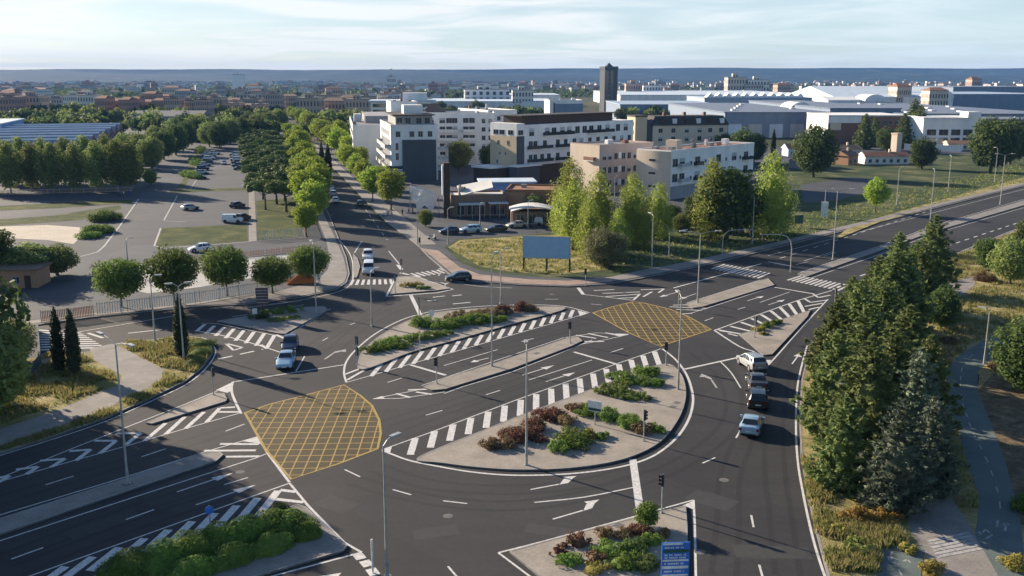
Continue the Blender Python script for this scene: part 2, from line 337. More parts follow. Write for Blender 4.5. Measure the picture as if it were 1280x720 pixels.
# --- asphalt
road = setting(link('road', None), 'dark asphalt of the junction and the avenues running into it', 'road'); road['category'] = 'road'
far_r = [G(1280, 283), G(1280, 235)]
ud = (G(1280, 235) - G(960, 318)).normalized()
mb = MB()
main = [G(-250, 760), G(1180, 760), G(1120, 560), G(1120, 420), G(1130, 350), G(1280, 286) , G(1280, 286) + ud * 260, G(1280, 233) + ud * 260, G(1280, 233), G(960, 312), G(800, 345), G(600, 345), G(560, 335), G(522, 306), G(480, 279), G(455, 254), G(437, 234), G(368, 168), G(352, 160), G(340, 160), G(400, 250), G(425, 300), G(400, 350), G(40, 395), G(-250, 425)]
mb.poly([(*p, 0.0) for p in main]); mb.build('carriageway', M['asphalt'], road)
NL = [0]
def line(pts, w=0.14, dash=None, curve=0, mat='white', z=0.006, name='lane_line', world=False):
    P = pts if world else W(pts)
    if curve: P = spline(P, curve)
    b = MB(); NL[0] += 1; z += NL[0] * 1.2e-5
    for sg in ([P] if not dash else chop(P, *dash)): ribbon(b, sg, w, z)
    return b.build(name, M[mat], road)
def sheet(pts, z, mat, name, parent=road, px=True, curve=0):
    P = W(pts) if px else pts
    b = MB(); P2 = spline(P, curve, True) if curve else P
    if sum(P2[i][0] * P2[(i + 1) % len(P2)][1] - P2[(i + 1) % len(P2)][0] * P2[i][1] for i in range(len(P2))) < 0: P2 = list(reversed(P2))
    b.poly([(*p, z) for p in P2]); return b.build(name, M[mat], parent)
def hatch(Atop, Btop, Abot, Bbot, n, w=0.45, lean=0.0, name='hatched_marking', mat='white', world=False):
    """n stripes between two edges; lean shifts the top end along the edge by a share of the length"""
    a, b, c, d = [Vector(p) if world else G(*p) for p in (Atop, Btop, Abot, Bbot)]; k = MB()
    for i in range(n):
        t = (i + 0.5) / n; p, q = c.lerp(d, t), a.lerp(b, t + lean)
        ribbon(k, [p, q], w, 0.006)
    return k.build(name, M[mat], road)
def strokes(segs, w=0.4, name='hatched_marking', mat='white'):
    k = MB(); NL[0] += 1
    for i, s_ in enumerate(segs): ribbon(k, W(s_), w, 0.0105 + NL[0] * 1.2e-5 + i * 1e-6)
    return k.build(name, M[mat], road)
def zebra(a, b, c, d, n, fill=0.5, mat='white'):
    """stripes run from edge ab to edge dc"""
    a, b, c, d = W([a, b, c, d]); k = MB()
    for i in range(n):
        t0, t1 = i / n, (i + fill) / n
        k.poly([(*a.lerp(b, t0), 0.006), (*a.lerp(b, t1), 0.006), (*d.lerp(c, t1), 0.006), (*d.lerp(c, t0), 0.006)])
        f = k.v[-4:]
        if (f[1][0] - f[0][0]) * (f[2][1] - f[0][1]) - (f[1][1] - f[0][1]) * (f[2][0] - f[0][0]) < 0: k.f[-1] = tuple(reversed(k.f[-1]))
    return k.build('zebra_crossing', M[mat], road)
def arrow(tail, tip, w=0.16, hw=0.9, head=0.35, bend=0.0, mat='white'):
    a, b = G(*tail), G(*tip); d = b - a; L = d.length; d.normalize(); n = Vector((-d.y, d.x)); k = MB()
    hb = b - d * L * head
    if bend == 0:
        ribbon(k, [a, hb], w, 0.007)
        k.poly([(*(hb - n * hw / 2), 0.007), (*b, 0.007), (*(hb + n * hw / 2), 0.007)])
    else:   # turn arrow: shaft, slanted neck, head
        m1 = a + d * L * 0.55; m2 = a + d * L * 0.72 + n * bend
        ribbon(k, [a, m1], w, 0.007)
        k.poly([(*(m1 - n * w / 2), 0.007), (*(m1 + d * .8 - n * w / 2), 0.007), (*(m2 + d * .9), 0.007), (*m2, 0.007)] if bend > 0 else [(*m2, 0.007), (*(m2 + d * .9), 0.007), (*(m1 + d * .8 + n * w / 2), 0.007), (*(m1 + n * w / 2), 0.007)])
        c2 = m2 + d * 0.45
        k.poly([(*(c2 - n * hw / 2 - d * .3), 0.0075), (*(b + n * bend * 1.2), 0.0075), (*(c2 + n * hw / 2 - d * .3), 0.0075)])
    return k.build('turn_arrow', M[mat], road)
# --- tyre polished tracks and repair patches in the surface
def tracks(pts, curve=5):
    P = spline(W(pts), curve); q = []
    for i, p in enumerate(P):
        d_ = (P[min(i + 1, len(P) - 1)] - P[max(i - 1, 0)]).normalized(); q.append(Vector((-d_.y, d_.x)))
    for sgn in (-.78, .78): line([p + n_ * sgn for p, n_ in zip(P, q)], .42, mat='track', z=.0008, name='tyre_track', world=True)
for t_ in ([(440, 600), (500, 617), (570, 629), (640, 632), (720, 622), (800, 600), (850, 580), (900, 545), (918, 510), (905, 470), (870, 440)], [(470, 585), (540, 606), (640, 612), (730, 604), (800, 584)], [(905, 720), (910, 650), (912, 600), (925, 560), (935, 530), (936, 480), (915, 452)], [(985, 720), (975, 640), (968, 580), (970, 510), (985, 450), (1020, 405)], [(0, 660), (150, 612), (300, 558)], [(0, 625), (150, 580), (290, 536)], [(0, 700), (160, 640), (330, 585)], [(20, 713), (180, 652), (345, 597)], [(480, 530), (610, 490), (740, 446), (840, 415)], [(500, 545), (640, 493), (770, 448)], [(480, 470), (620, 430), (740, 400)], [(500, 475), (640, 437), (720, 414)], [(300, 500), (370, 470), (420, 435), (450, 410), (500, 385), (560, 372), (640, 372), (740, 376), (850, 395)], [(380, 440), (420, 415), (470, 385), (500, 372)], [(0, 585), (130, 543), (230, 497), (290, 462), (330, 425)]): tracks(t_)
for (u, v, w_, l_, a_) in ((545, 665, 3.2, 1.6, .3), (700, 665, 1.4, 5, 1.3), (890, 625, 2.2, 3.5, .9), (600, 520, 4, 1.5, .82), (420, 630, 2, 3, 1.0), (130, 655, 5, 1.6, .82), (965, 690, 1.8, 5, 1.5), (820, 430, 3, 1.5, .82), (540, 380, 4, 2, .1)):
    p = G(u, v); b_ = MB(); b_.obox(p, (math.cos(a_), math.sin(a_)), w_ / 2, l_ / 2, .0015, .0032); b_.build('repair_patch', M['patch'], road)
for (u, v) in ((560, 645), (905, 600), (640, 548), (465, 440), (300, 590), (875, 690), (690, 368)): p = G(u, v); b_ = MB(); b_.tube((p.x, p.y, .002), (p.x, p.y, .009), .38, n=18); b_.build('manhole_cover', M['kerbdark'], road)
# --- yellow box junctions: lattice turned with the avenue
def boxjunction(pts, sx, sy, curve=0):
    P = W(pts); P = spline(P, curve, True) if curve else P
    root = sheet(P, 0.004, 'boxfill', 'box_junction', road, False)
    k = MB(); N = len(P); t = math.radians(2)
    for base, sp in ((0.0, sy), (PI / 2, sx)):
        d = Vector((math.cos(base + t), math.sin(base + t))); n = Vector((-d.y, d.x))
        lo, hi = min(p.dot(n) for p in P), max(p.dot(n) for p in P); o = lo + sp * .6
        while o < hi:
            xs = []
            for i in range(N):
                a, b = P[i], P[(i + 1) % N]; da, db = a.dot(n) - o, b.dot(n) - o
                if da * db < 0: q = a.lerp(b, da / (da - db)); xs.append(q.dot(d))
            xs.sort()
            for j in range(0, len(xs) - 1, 2): ribbon(k, [d * xs[j] + n * o, d * xs[j + 1] + n * o], 0.115, 0.008 if base == 0 else 0.0095)
            o += sp
    k.build('yellow_lattice', M['yellow'], root)
    k = MB(); ribbon(k, P + [P[0]], 0.22, 0.011); k.build('yellow_border', M['yellow'], root)
boxjunction([(306, 516), (338, 505), (370, 497), (430, 481), (450, 494), (465, 507), (474, 525), (476, 542), (472, 561), (425, 579), (364, 599), (332, 562)], 0.98, 1.36)
boxjunction([(741, 391), (767, 383), (792, 377), (802, 378), (836, 386), (861, 396), (889, 412), (825, 433), (786, 416)], 1.0, 1.34)
# --- raised pieces: traffic islands with kerbs
def island(name, pts, label, mat='pave', h=0.13, curve=0, kerb=0.22, cat='traffic island', px=True):
    P = W(pts) if px else pts; P = spline(P, curve, True) if curve else P
    ar = sum(P[i][0] * P[(i + 1) % len(P)][1] - P[(i + 1) % len(P)][0] * P[i][1] for i in range(len(P)))
    if ar < 0: P = list(reversed(P))
    root = setting(link(name, None), label, cat)
    k = MB(); k.prism(P, -0.02, h, 0); k.build('paving', [M[mat]], root)
    k = MB(); N = len(P); inn = []
    for i in range(N):     # kerb ring, a little proud of the paving, its outer face 2 cm outside it
        e0 = (P[i] - P[i - 1]).normalized(); e1 = (P[(i + 1) % N] - P[i]).normalized()
        n0, n1 = Vector((-e0.y, e0.x)), Vector((-e1.y, e1.x)); m_ = (n0 + n1); m_ = m_ / max(m_.length_squared, 0.6) * 2
        inn.append((P[i] - m_ * .02, P[i] + m_ * kerb * .5))
    for i in range(N):
        j = (i + 1) % N; o0, i0 = inn[i]; o1, i1 = inn[j]
        k.poly([(*o0, h + .012), (*o1, h + .012), (*i1, h + .012), (*i0, h + .012)], 0)
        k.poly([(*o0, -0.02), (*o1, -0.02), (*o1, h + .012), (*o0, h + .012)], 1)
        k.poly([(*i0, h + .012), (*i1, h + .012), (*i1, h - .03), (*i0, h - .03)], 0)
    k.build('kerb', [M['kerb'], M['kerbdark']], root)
    return root
north = island('traffic_island', [(454, 463), (449, 449), (457, 436), (476, 420), (503, 405), (524, 397), (548, 391), (600, 386.5), (660, 384.5), (707, 386.5), (640, 406), (566, 427), (515, 441)], 'long half moon paved island on the far side of the sunken carriageways with green hedges', curve=5)
south = island('traffic_island', [(521, 576), (545, 563), (600, 541), (655, 519), (736, 489), (790, 468), (832, 456), (850, 467), (857, 487), (855, 508), (845, 530), (826, 553), (795, 570), (755, 581), (700, 587.5), (640, 588.5), (590, 585), (550, 580)], 'big half moon paved island with red and green shrubs in the middle of the junction', curve=5)
median = island('traffic_island', [(529, 485), (552, 475), (616, 456), (709, 423.5), (722, 422), (728, 427), (716, 433), (641, 461.5), (557, 487.5), (540, 489)], 'narrow straight paved median between the two carriageways inside the roundabout')
island('traffic_island', [(-80, 676), (0, 650), (135, 607), (250, 568.5), (274, 566), (279, 570), (270, 578), (160, 615), (0, 669.5), (-80, 696)], 'long grey median strip running out of the lower left corner', 'pavegrey')
island('traffic_island', [(183, 530), (232, 508), (268, 492.5), (280, 493), (284, 500), (282, 503), (215, 523.5), (190, 531)], 'small wedge shaped splitter island left of the yellow box')
hedge_isl = island('traffic_island', [(60, 742), (192, 697), (247, 675), (310, 654), (372, 632), (383, 636), (434, 684), (429, 690), (325, 721), (240, 745)], 'shaded triangular island under the big hedge in the lower left', 'pavegrey')
sign_isl = island('traffic_island', [(637, 691), (680, 679), (792, 649), (846, 636.5), (857, 634), (859, 660), (860, 760), (720, 760), (674, 722)], 'triangular island at the bottom edge holding the blue road sign')
right_isl = island('traffic_island', [(924, 419), (941, 414), (984, 398), (1013, 388.5), (1009, 397), (965, 444), (954, 445)], 'triangular splitter island beside the conifers with a strip of yellow green shrubs')
island('traffic_island', [(857, 381), (949, 351.5), (960, 349), (968, 357), (879, 384), (866, 386)], 'short paved median nose between yellow box and zebra crossing')
left_isl = island('traffic_island', [(271, 402.5), (294, 398.5), (340, 391), (385, 384.5), (405, 384), (410, 388), (356, 418.5), (346, 417.5)], 'small wedge island with a low hedge and a dark sign board', 'pavegrey')
tri_isl = island('traffic_island', [(488, 368.5), (497, 347), (516, 345.5), (563, 361.5), (545, 364)], 'little triangular island with grass tuft at the north exit')
island('traffic_island', [(441, 317.5), (447, 324), (450, 334), (446, 347.5), (442, 348)], 'thin crescent splitter by the two waiting white vehicles', 'pavegrey')
md = [G(997, 343), G(1100, 309.5), G(1167, 284), G(1280, 251)]; me_ = [G(1280, 257), G(1165, 290.5), G(1100, 314), G(1008, 346.5)]
island('traffic_island', md + [md[-1] + ud * 240, me_[0] + ud * 240] + me_, 'long straight median of the avenue beyond the zebra crossing', 'pavegrey', px=False)
# --- verge blocks
def block(name, pts, label, mat, cat, h=0.13, curve=0, px=True): return island(name, pts, label, mat, h, curve, 0.3, cat, px)
lv = [(-260, 700), (-60, 592), (0, 568), (60, 549), (130, 525), (190, 498), (230, 479), (253, 461), (266, 443), (263, 431), (250, 424), (215, 423), (165, 428), (132, 437), (96, 444), (52, 452), (0, 462), (-260, 500)]
block('grass_verge', lv, 'rough dry grass verge with cypresses on the left corner', 'drygrass', 'verge')
ub = [(-260, 440), (40, 408), (110, 398), (180, 391), (250, 384), (308, 381.5), (377, 372.5), (420, 363), (433, 354), (437, 343), (433, 322), (424, 300), (412, 270), (398, 240), (362, 178), (352, 168), (300, 160), (-260, 160)]
block('pavement', ub, 'broad pavement block between the left street and the car park', 'old_asphalt', 'pavement')
rb = [(522, 307), (535, 321), (562, 344), (585, 352), (650, 357), (710, 359), (760, 356), (800, 349), (860, 337), (900, 328), (960, 313), (1280, 233)]
rbw = W(rb) + [G(1280, 233) + ud * 240, G(1280, 233) + ud * 240 + Vector((-60, 120)), G(1100, 185), G(700, 185), G(450, 185), G(385, 178), G(440, 234), G(459, 254), G(484, 279)]
block('pavement', rbw, 'grey pavement corner between the north street and the avenue', 'old_asphalt', 'pavement', px=False)
rv = [(1045, 760), (1034, 720), (1021, 670), (1008, 615), (1001, 570), (999, 520), (1002, 475), (1013, 432), (1052, 386), (1100, 356), (1190, 321), (1253, 295), (1280, 284)]
rvw = W(rv) + [G(1280, 284) + ud * 240, G(1500, 300), G(1600, 500), G(1600, 760)]
block('grass_verge', rvw, 'yellowing grass bank under the conifers along the right edge', 'drygrass', 'verge', px=False)
# --- sheets lying on the blocks
def lay(name, pts, mat, label, cat, z=0.136, curve=0, kind='structure', px=True):
    o = sheet(pts, z, mat, name, None, px, curve); tag(o, label, cat, None, kind); return o
lay('path', [(112, 437), (140, 431), (153, 436), (205, 463), (201, 477), (172, 493), (158, 490), (150, 481), (152, 470), (118, 452)], 'pavegrey', 'grey paved patch of footway behind the left zebra crossing', 'path')
lay('path', [(152, 480), (165, 490), (140, 510), (60, 540), (0, 560), (-60, 580), (-60, 560), (0, 538), (70, 515), (130, 490)], 'pavegrey', 'shaded footway running along the left verge to the frame edge', 'path', 0.137)
lay('grass_plot', [(45, 448), (60, 440), (100, 441), (112, 446), (143, 470), (146, 484), (120, 492), (60, 512), (0, 532), (-60, 555), (-60, 470)], 'drygrass', 'dry grass plot round the pair of cypresses', 'grass', 0.138)
lay('path', [(95, 445), (112, 440), (62, 451), (45, 470), (30, 480), (20, 470), (48, 452)], 'pavepink', 'pink paved strip beside the dark wall at the left', 'path', 0.1395)
# upper left block: old asphalt aisle and car park, lawns, sandy court
lay('car_park', [(105, 325), (150, 285), (188, 240), (215, 205), (250, 178), (315, 178), (312, 200), (312, 300), (300, 312), (262, 322), (190, 326)], 'old_asphalt', 'worn grey car park with a few parked cars', 'car park', 0.137)
lay('car_park', [(-60, 338), (105, 325), (190, 326), (300, 315), (405, 302), (408, 312), (300, 327), (200, 336), (100, 345), (-60, 360)], 'old_asphalt', 'access lane in front of the car park', 'lane', 0.141)
lay('grass_plot', [(194, 309), (203, 286), (308, 281), (310, 302), (262, 306)], 'grass', 'green lawn plot at the near end of the car park', 'lawn', 0.145)
lay('grass_plot', [(322, 301), (320, 252), (368, 248), (380, 297)], 'grass', 'shaded lawn under the stone pines behind a fence', 'lawn', 0.145)
lay('grass_plot', [(-60, 278), (0, 275), (70, 270), (118, 262), (150, 257), (152, 262), (100, 276), (0, 283), (-60, 286)], 'grass', 'narrow lawn strip beyond the sandy court', 'lawn', 0.142)
lay('grass_plot', [(-60, 261), (0, 258), (80, 254), (166, 250), (164, 255), (70, 261), (0, 264), (-60, 267)], 'grass', 'thin lawn strip before the grove', 'lawn', 0.142)
lay('court', [(-60, 286), (0, 284), (60, 282), (100, 285), (108, 290), (92, 306), (60, 301), (0, 298), (-60, 300)], 'sand', 'pale sandy court left of the access lane', 'court', 0.143)
lay('court', [(170, 332), (300, 324), (385, 317), (392, 330), (330, 346), (250, 360), (185, 368), (160, 362), (180, 350)], 'concrete', 'bright concrete yard behind the round trees', 'yard', 0.146)
lay('court', [(50, 376), (110, 352), (118, 366), (112, 384), (60, 398), (30, 402), (-40, 408), (-40, 378)], 'old_asphalt', 'shaded tarmac yard beside the little orange house', 'yard', 0.145)
# upper right block: pink pavement, field, parking for the bar
lay('path', [(526, 311), (548, 314), (575, 335), (600, 344), (660, 350), (710, 352), (765, 347), (765, 353), (710, 357.5), (650, 355.5), (588, 350), (565, 342.5), (538, 320)], 'pavepink', 'pink kerbside footway round the north east corner', 'path', 0.137)
fld = W([(556, 310), (570, 300), (660, 294), (760, 286), (830, 279), (900, 262), (960, 250), (1000, 240), (960, 205), (1040, 200), (1150, 195), (1280, 190), (1280, 229), (1200, 249), (1100, 274), (1000, 299), (900, 323), (840, 336), (780, 346), (700, 349), (640, 345), (600, 339), (575, 329)])
lay('field', fld, 'field', 'rough grass field behind the billboard and along the avenue', 'field', 0.14, px=False)
lay('grass_plot', [(560, 310), (575, 301), (660, 296), (720, 293), (760, 306), (760, 338), (700, 344), (640, 341), (600, 334)], 'drygrass', 'yellow dry grass around the billboard', 'grass', 0.148)
lay('grass_plot', [(1040, 302), (1062, 284), (1120, 266), (1200, 244), (1280, 222), (1280, 231), (1180, 256), (1100, 278)], 'drygrass', 'strip of yellow grass beside the far carriageway', 'grass', 0.148)
lay('car_park', [(500, 292), (520, 262), (560, 262), (720, 262), (725, 284), (660, 291), (570, 298), (545, 304)], 'old_asphalt', 'grey parking strip in front of the bar', 'car park', 0.137)
lay('court', [(1000, 232), (1060, 222), (1105, 224), (1100, 236), (1050, 250), (1005, 254)], 'old_asphalt', 'bare grey clearing in the field beside the avenue', 'yard', 0.152)
lay('path', [(-60, 417), (40, 406), (110, 396), (180, 389.5), (250, 382.5), (308, 380), (377, 371), (418, 362), (431, 353), (434, 343), (430, 324), (421, 303), (408, 275), (394, 243), (362, 182), (356, 182), (384, 243), (398, 277), (408, 302), (412, 322), (410, 338), (396, 352), (345, 366), (250, 378), (160, 388), (40, 402), (-60, 412)], 'pavegrey', 'pale kerbside footway from the left street round to the north street', 'path', 0.1475)
lay('path', [(523, 307), (484, 279.5), (459, 254.5), (441, 236), (390, 181), (396, 181), (452, 232), (476, 248), (500, 268), (520, 285), (545, 306)], 'pavegrey', 'footway along the right kerb of the north street', 'path', 0.1385)
lay('path', [(765, 352.5), (800, 347), (860, 335.5), (900, 326), (960, 311), (1280, 231.5), (1280, 229), (960, 306), (900, 319), (860, 328), (800, 339), (765, 347)], 'pavegrey', 'long footway beside the far carriageway of the avenue', 'path', 0.1505)
# right bank
bike = [(1150, 760), (1215, 690), (1222, 650), (1224, 622), (1212, 590), (1200, 550), (1186, 505), (1181, 470), (1195, 448), (1235, 423), (1280, 405), (1330, 392), (1330, 412), (1280, 424), (1242, 446), (1222, 466), (1222, 490), (1238, 530), (1255, 575), (1268, 620), (1276, 660), (1280, 700), (1280, 760)]
lay('bike_path', bike, 'bikepath', 'blue green cycle path curving along the right edge', 'path', 0.140)
lay('path', [(1124, 436), (1118, 424), (1128, 400), (1148, 370), (1185, 354), (1222, 345), (1218, 358), (1190, 380), (1160, 398), (1152, 420), (1140, 440), (1150, 470), (1165, 510), (1160, 560), (1180, 610), (1212, 660), (1252, 730), (1180, 730), (1140, 670), (1120, 600), (1115, 500)], 'pavegrey', 'grey footway passing behind the conifers', 'path', 0.144)
lay('path', [(1222, 490), (1242, 468), (1262, 474), (1330, 505), (1330, 640), (1276, 660), (1268, 620), (1255, 575), (1238, 530)], 'soil', 'shaded bare ground to the right of the cycle path', 'path', 0.143)
lay('bike_path', [(1098, 730), (1096, 692), (1112, 683), (1140, 680), (1156, 690), (1154, 700), (1150, 730)], 'bikepath', 'short spur of cycle path at the bottom edge', 'path', 0.149)
def stripes_on(o, segs, w, z=0.156, name='path_marking', mat='wornwhite'):
    k = MB()
    for s_ in segs: ribbon(k, W(s_), w, z)
    return k.build(name, M[mat], o)
bp = bpy.data.objects['bike_path']
stripes_on(bp, [((1202.5, 461), (1201.5, 466)), ((1201, 472), (1200.5, 477)), ((1200, 481), (1200, 486)), ((1201, 494), (1201.5, 499)), ((1203, 506), (1204.5, 511)), ((1207, 518), (1209, 523)), ((1211, 530), (1213, 535)), ((1217, 544), (1219, 549)), ((1224, 558), (1227, 564)), ((1231, 573), (1235, 580)), ((1238, 590), (1241, 597)), ((1245, 610), (1247, 618)), ((1249, 629), (1250, 638)), ((1247, 653), (1246, 661)), ((1211, 449), (1216, 445)), ((1228, 436), (1236, 432)), ((1250, 426), (1262, 421))], 0.12)
stripes_on(bp, [((1256, 666), (1257.5, 656)), ((1254, 659), (1257.5, 655)), ((1261, 659), (1257.5, 655)), ((1228, 668), (1232, 664)), ((1232, 664), (1237, 669)), ((1232, 676), (1240, 671)), ((1223, 667), (1226, 671))], 0.14)
ft = [o for o in C.objects if o.name.startswith('path') and o.get('label', '').startswith('grey footway')][0]
k = MB()
for i in range(6):
    t = i / 5; a, b = G(1160 + 10 * t, 679 + 20 * t - 0), G(1212 + 14 * t, 668 + 20 * t)
    ribbon(k, [a, b], 0.3, 0.157)
k.build('path_crossing', M['wornwhite'], ft)
sp = [o for o in C.objects if o.name.startswith('bike_path') and 'spur' in o['label']][0]
stripes_on(sp, [((1115, 692), (1112, 701)), ((1109, 698), (1112, 703)), ((1116, 699), (1111.5, 703.5)), ((1133, 694), (1148, 691)), ((1129, 704), (1134, 702)), ((1134, 702), (1138, 706)), ((1123, 714), (1127, 722))], 0.13)
# --- painted lines
line([(-80, 630), (0, 602), (95, 575), (160, 557), (217, 540), (301, 516)])
line([(-80, 625), (0, 597.5), (92, 560), (232, 505), (272, 488.5)])
sheet([(270, 487.6), (291, 477.5), (289, 489), (284, 491)], 0.007, 'white', 'painted_nose')
line([(291, 477.5), (289.5, 484), (290.5, 493), (296, 506), (301.5, 517)], 0.25, curve=4)
strokes([((181, 551), (207, 529)), ((207, 543), (231, 521)), ((232, 536), (255, 515)), ((258, 528), (275, 510)), ((275, 510), (294, 509)), ((272, 515), (300, 515)),
         ((145, 542), (176, 541.5)), ((176, 541.5), (157, 556)), ((118, 551), (145, 551)), ((145, 551), (125, 567)), ((87, 564), (113, 562)), ((113, 562), (95, 576)), ((50, 576), (81, 573.5)), ((81, 573.5), (64, 584)), ((20, 587), (47, 583.5)), ((47, 583.5), (33, 593)), ((-6, 598), (12, 595)), ((12, 595), (-2, 603))], 0.42)
line([(-80, 671), (0, 643.7), (135, 603), (260, 563.7), (325, 545)]); line([(-80, 702), (0, 676), (160, 624), (320, 572.5), (336, 566)])
strokes([((255, 563.5), (320, 563)), ((275, 555), (324, 555.3)), ((282, 571), (324, 570.5))], 0.4); sheet([(302, 551.5), (324, 545), (330, 555)], 0.0075, 'white', 'painted_nose')
line([(322, 546), (337, 570), (362, 603)], 0.22)
line([(-10, 737), (37.5, 720), (180, 669), (320, 618.75), (362, 604)])
for s_ in [((57, 606), (92, 595)), ((177, 571), (207, 561)), ((282, 539), (306, 530)), ((14, 699), (54, 684.5)), ((157.5, 649.5), (192.5, 637)), ((280, 606), (310, 597)), ((431, 587), (450, 596)), ((491, 612), (514, 618.5)), ((554, 626), (584, 629.5)), ((878, 579), (894, 572)), ((939, 644), (942, 659)), ((949, 706), (954, 724)), ((560, 708), (572, 722)), ((484.5, 478), (502, 472.5)), ((607.5, 493.5), (625, 488)), ((532.5, 519), (553, 513)), ((762, 441), (779, 435.5)), ((652, 427), (667, 423)), ((881, 401), (891.5, 397)), ((921.7, 387), (931.4, 384)), ((370, 464), (381, 445)), ((403, 426), (410, 422)), ((437, 406), (444, 403.5)), ((920, 547.5), (926, 537)), ((681, 374), (698, 374)), ((739, 380), (752, 381))]:
    line(s_, 0.15)
for a, b in [((221, 615), (292, 591)), ((245, 631), (320, 606)), ((653, 469), (693, 456.5)), ((682.5, 477), (719, 465.5)), ((934, 376), (955, 370)), ((960.6, 381), (981, 374.5)), ((990, 455), (1000.5, 441)), ((611, 447.5), (588, 453)), ((640, 454), (621, 457)), ((847, 365), (824, 371.5)), ((870, 367), (848, 374.5)), ((634, 391), (610, 391))]: arrow(a, b)
arrow((663, 612), (727, 600), 0.16, 0.9, .35, 0.7); arrow((691, 649), (758, 629.5), 0.16, 0.9, .35, 0.7)
arrow((896, 485), (884, 467), .2, 1.1, .35, 0.5, 'wornwhite'); arrow((406, 449), (425, 436), .25, 1.2, .35, -.6, 'wornwhite'); arrow((548, 345), (556, 334), .25, 1.0, .35, .5, 'wornwhite')
hatch((60, 716), (357, 610), (24, 742), (335, 642), 10, 0.62, 0.012)
strokes([((350, 612.5), (370, 615)), ((345, 624), (380, 628))], 0.42)
line([(362, 604), (385, 632), (430, 678), (452, 690.5)], 0.2); line([(300, 731), (452, 690.5)], 0.18)
strokes([((447, 693), (452, 699)), ((455, 701), (461, 708)), ((463, 711), (469, 719))], 0.7)
arrow((384, 735), (427, 716), .3, 1.4, .5)
# south island ring and teeth
line([(478, 563), (510, 575), (545, 582.5), (590, 590), (640, 594), (700, 593), (750, 588), (790, 580), (820, 568), (845, 548), (860, 526), (866, 505), (865, 488), (858, 468), (845, 450), (828, 436)], 0.24, curve=5)
line([(478, 562), (537, 541), (640, 502), (770, 455), (826, 436)])
sheet([(477, 563), (490, 558), (487, 568)], 0.0072, 'white', 'painted_nose')
hatch((505, 553), (824, 437), (500, 573), (832, 455), 17, 0.62, 0.004)
# north island ring and teeth
line([(433, 478), (430, 466), (433, 452), (445, 437), (468, 418), (497, 402), (520, 394), (548, 388), (600, 383), (660, 381), (705, 383), (737, 391)], 0.22, curve=5)
line([(433, 478), (465, 469), (520, 453), (581, 436), (639, 419), (735, 391.5)])
hatch((470, 455), (722, 386), (455, 473), (718, 395), 18, 0.5, 0.0)
strokes([((431, 468), (458, 458)), ((434, 475), (462, 459))], 0.35); sheet([(722, 388), (735, 391.5), (725, 395)], 0.0072, 'white', 'painted_nose')
# carriageways through the middle
line([(513, 456), (557, 469)], 0.4, name='stop_line'); line([(717.5, 440), (770, 455)], 0.4, name='stop_line')
line([(555, 457), (622, 437)], .14); line([(661, 475), (740, 450)], .14)
line([(527, 482), (616, 452), (705, 422)], .12); line([(555, 492), (578, 483.5), (641, 464.5), (695, 443.5), (740, 425)], .12)
line([(466.5, 498.5), (530, 486)], .14); line([(466.5, 498.5), (500, 498), (556, 490)], .14)
sheet([(466.5, 498.5), (478, 495), (481, 498)], 0.0072, 'white', 'painted_nose'); strokes([((495, 492), (513, 497)), ((520, 490), (540, 493)), ((510, 487.5), (538, 486.5))], .35)
line([(706, 422), (745, 416), (785, 418)], .14); line([(728, 430), (760, 424), (786, 418)], .14); strokes([((720, 419), (745, 423)), ((735, 417), (760, 422)), ((730, 427), (755, 427)), ((757, 416), (775, 420))], .35); sheet([(768, 417), (786, 417.5), (774, 420.5)], 0.0072, 'white', 'painted_nose')
# north side
line([(513.5, 369), (525.5, 394)], .55, name='stop_line')
zebra((414, 357), (495, 355), (493, 349), (420, 350), 11); zebra((524, 346), (566, 340), (557, 336), (512, 342), 7)
strokes([((541, 371.7), (556, 370)), ((565, 370), (577, 368.7)), ((534, 376), (545, 375.5)), ((566, 380), (588, 378)), ((543, 352), (560, 355)), ((556, 350), (580, 353))], .35)
line([(486, 314), (499, 330)], .2); strokes([((497, 331), (502, 337)), ((500, 341), (511, 343.5))], .6)
line([(424, 300), (436, 315), (441, 330), (441, 350)], .18, curve=4); line([(452, 302), (443, 316)], .18); line([(556, 357), (563, 353), (600, 358), (640, 360)], .15, curve=3)
line([(565, 362), (546, 366), (483, 370.5)], .35); line([(483, 370.5), (495, 346)], .3); line([(517, 344.5), (566, 362)], .45)
line([(308, 384), (377, 375), (425, 364), (439, 354), (442, 345)], .15, curve=3)
line([(457, 262), (484, 300)], .15, (4, 5))
# north east hatching
line([(722.7, 359.7), (729, 368)], .5); line([(729, 368), (792, 375.5)], .2)
strokes([((792, 375), (800, 367.5)), ((804, 371), (815, 364.7)), ((823, 366), (830, 361.2)), ((753, 366.8), (800, 365)), ((757, 370.8), (800, 367.8)), ((773, 373), (794, 372)), ((742, 363.2), (768, 362)), ((801, 362.3), (830, 361.2))], .32)
strokes([((837, 383.5), (884, 385.5)), ((845, 386.8), (877, 388)), ((853, 392.5), (865, 391.8)), ((841, 381.5), (862, 381))], .3)
line([(842, 360), (907, 342), (952, 329.5)], .3); line([(859, 378.5), (950, 350)], .13); line([(862, 392), (883, 385.5), (965, 359)], .14)
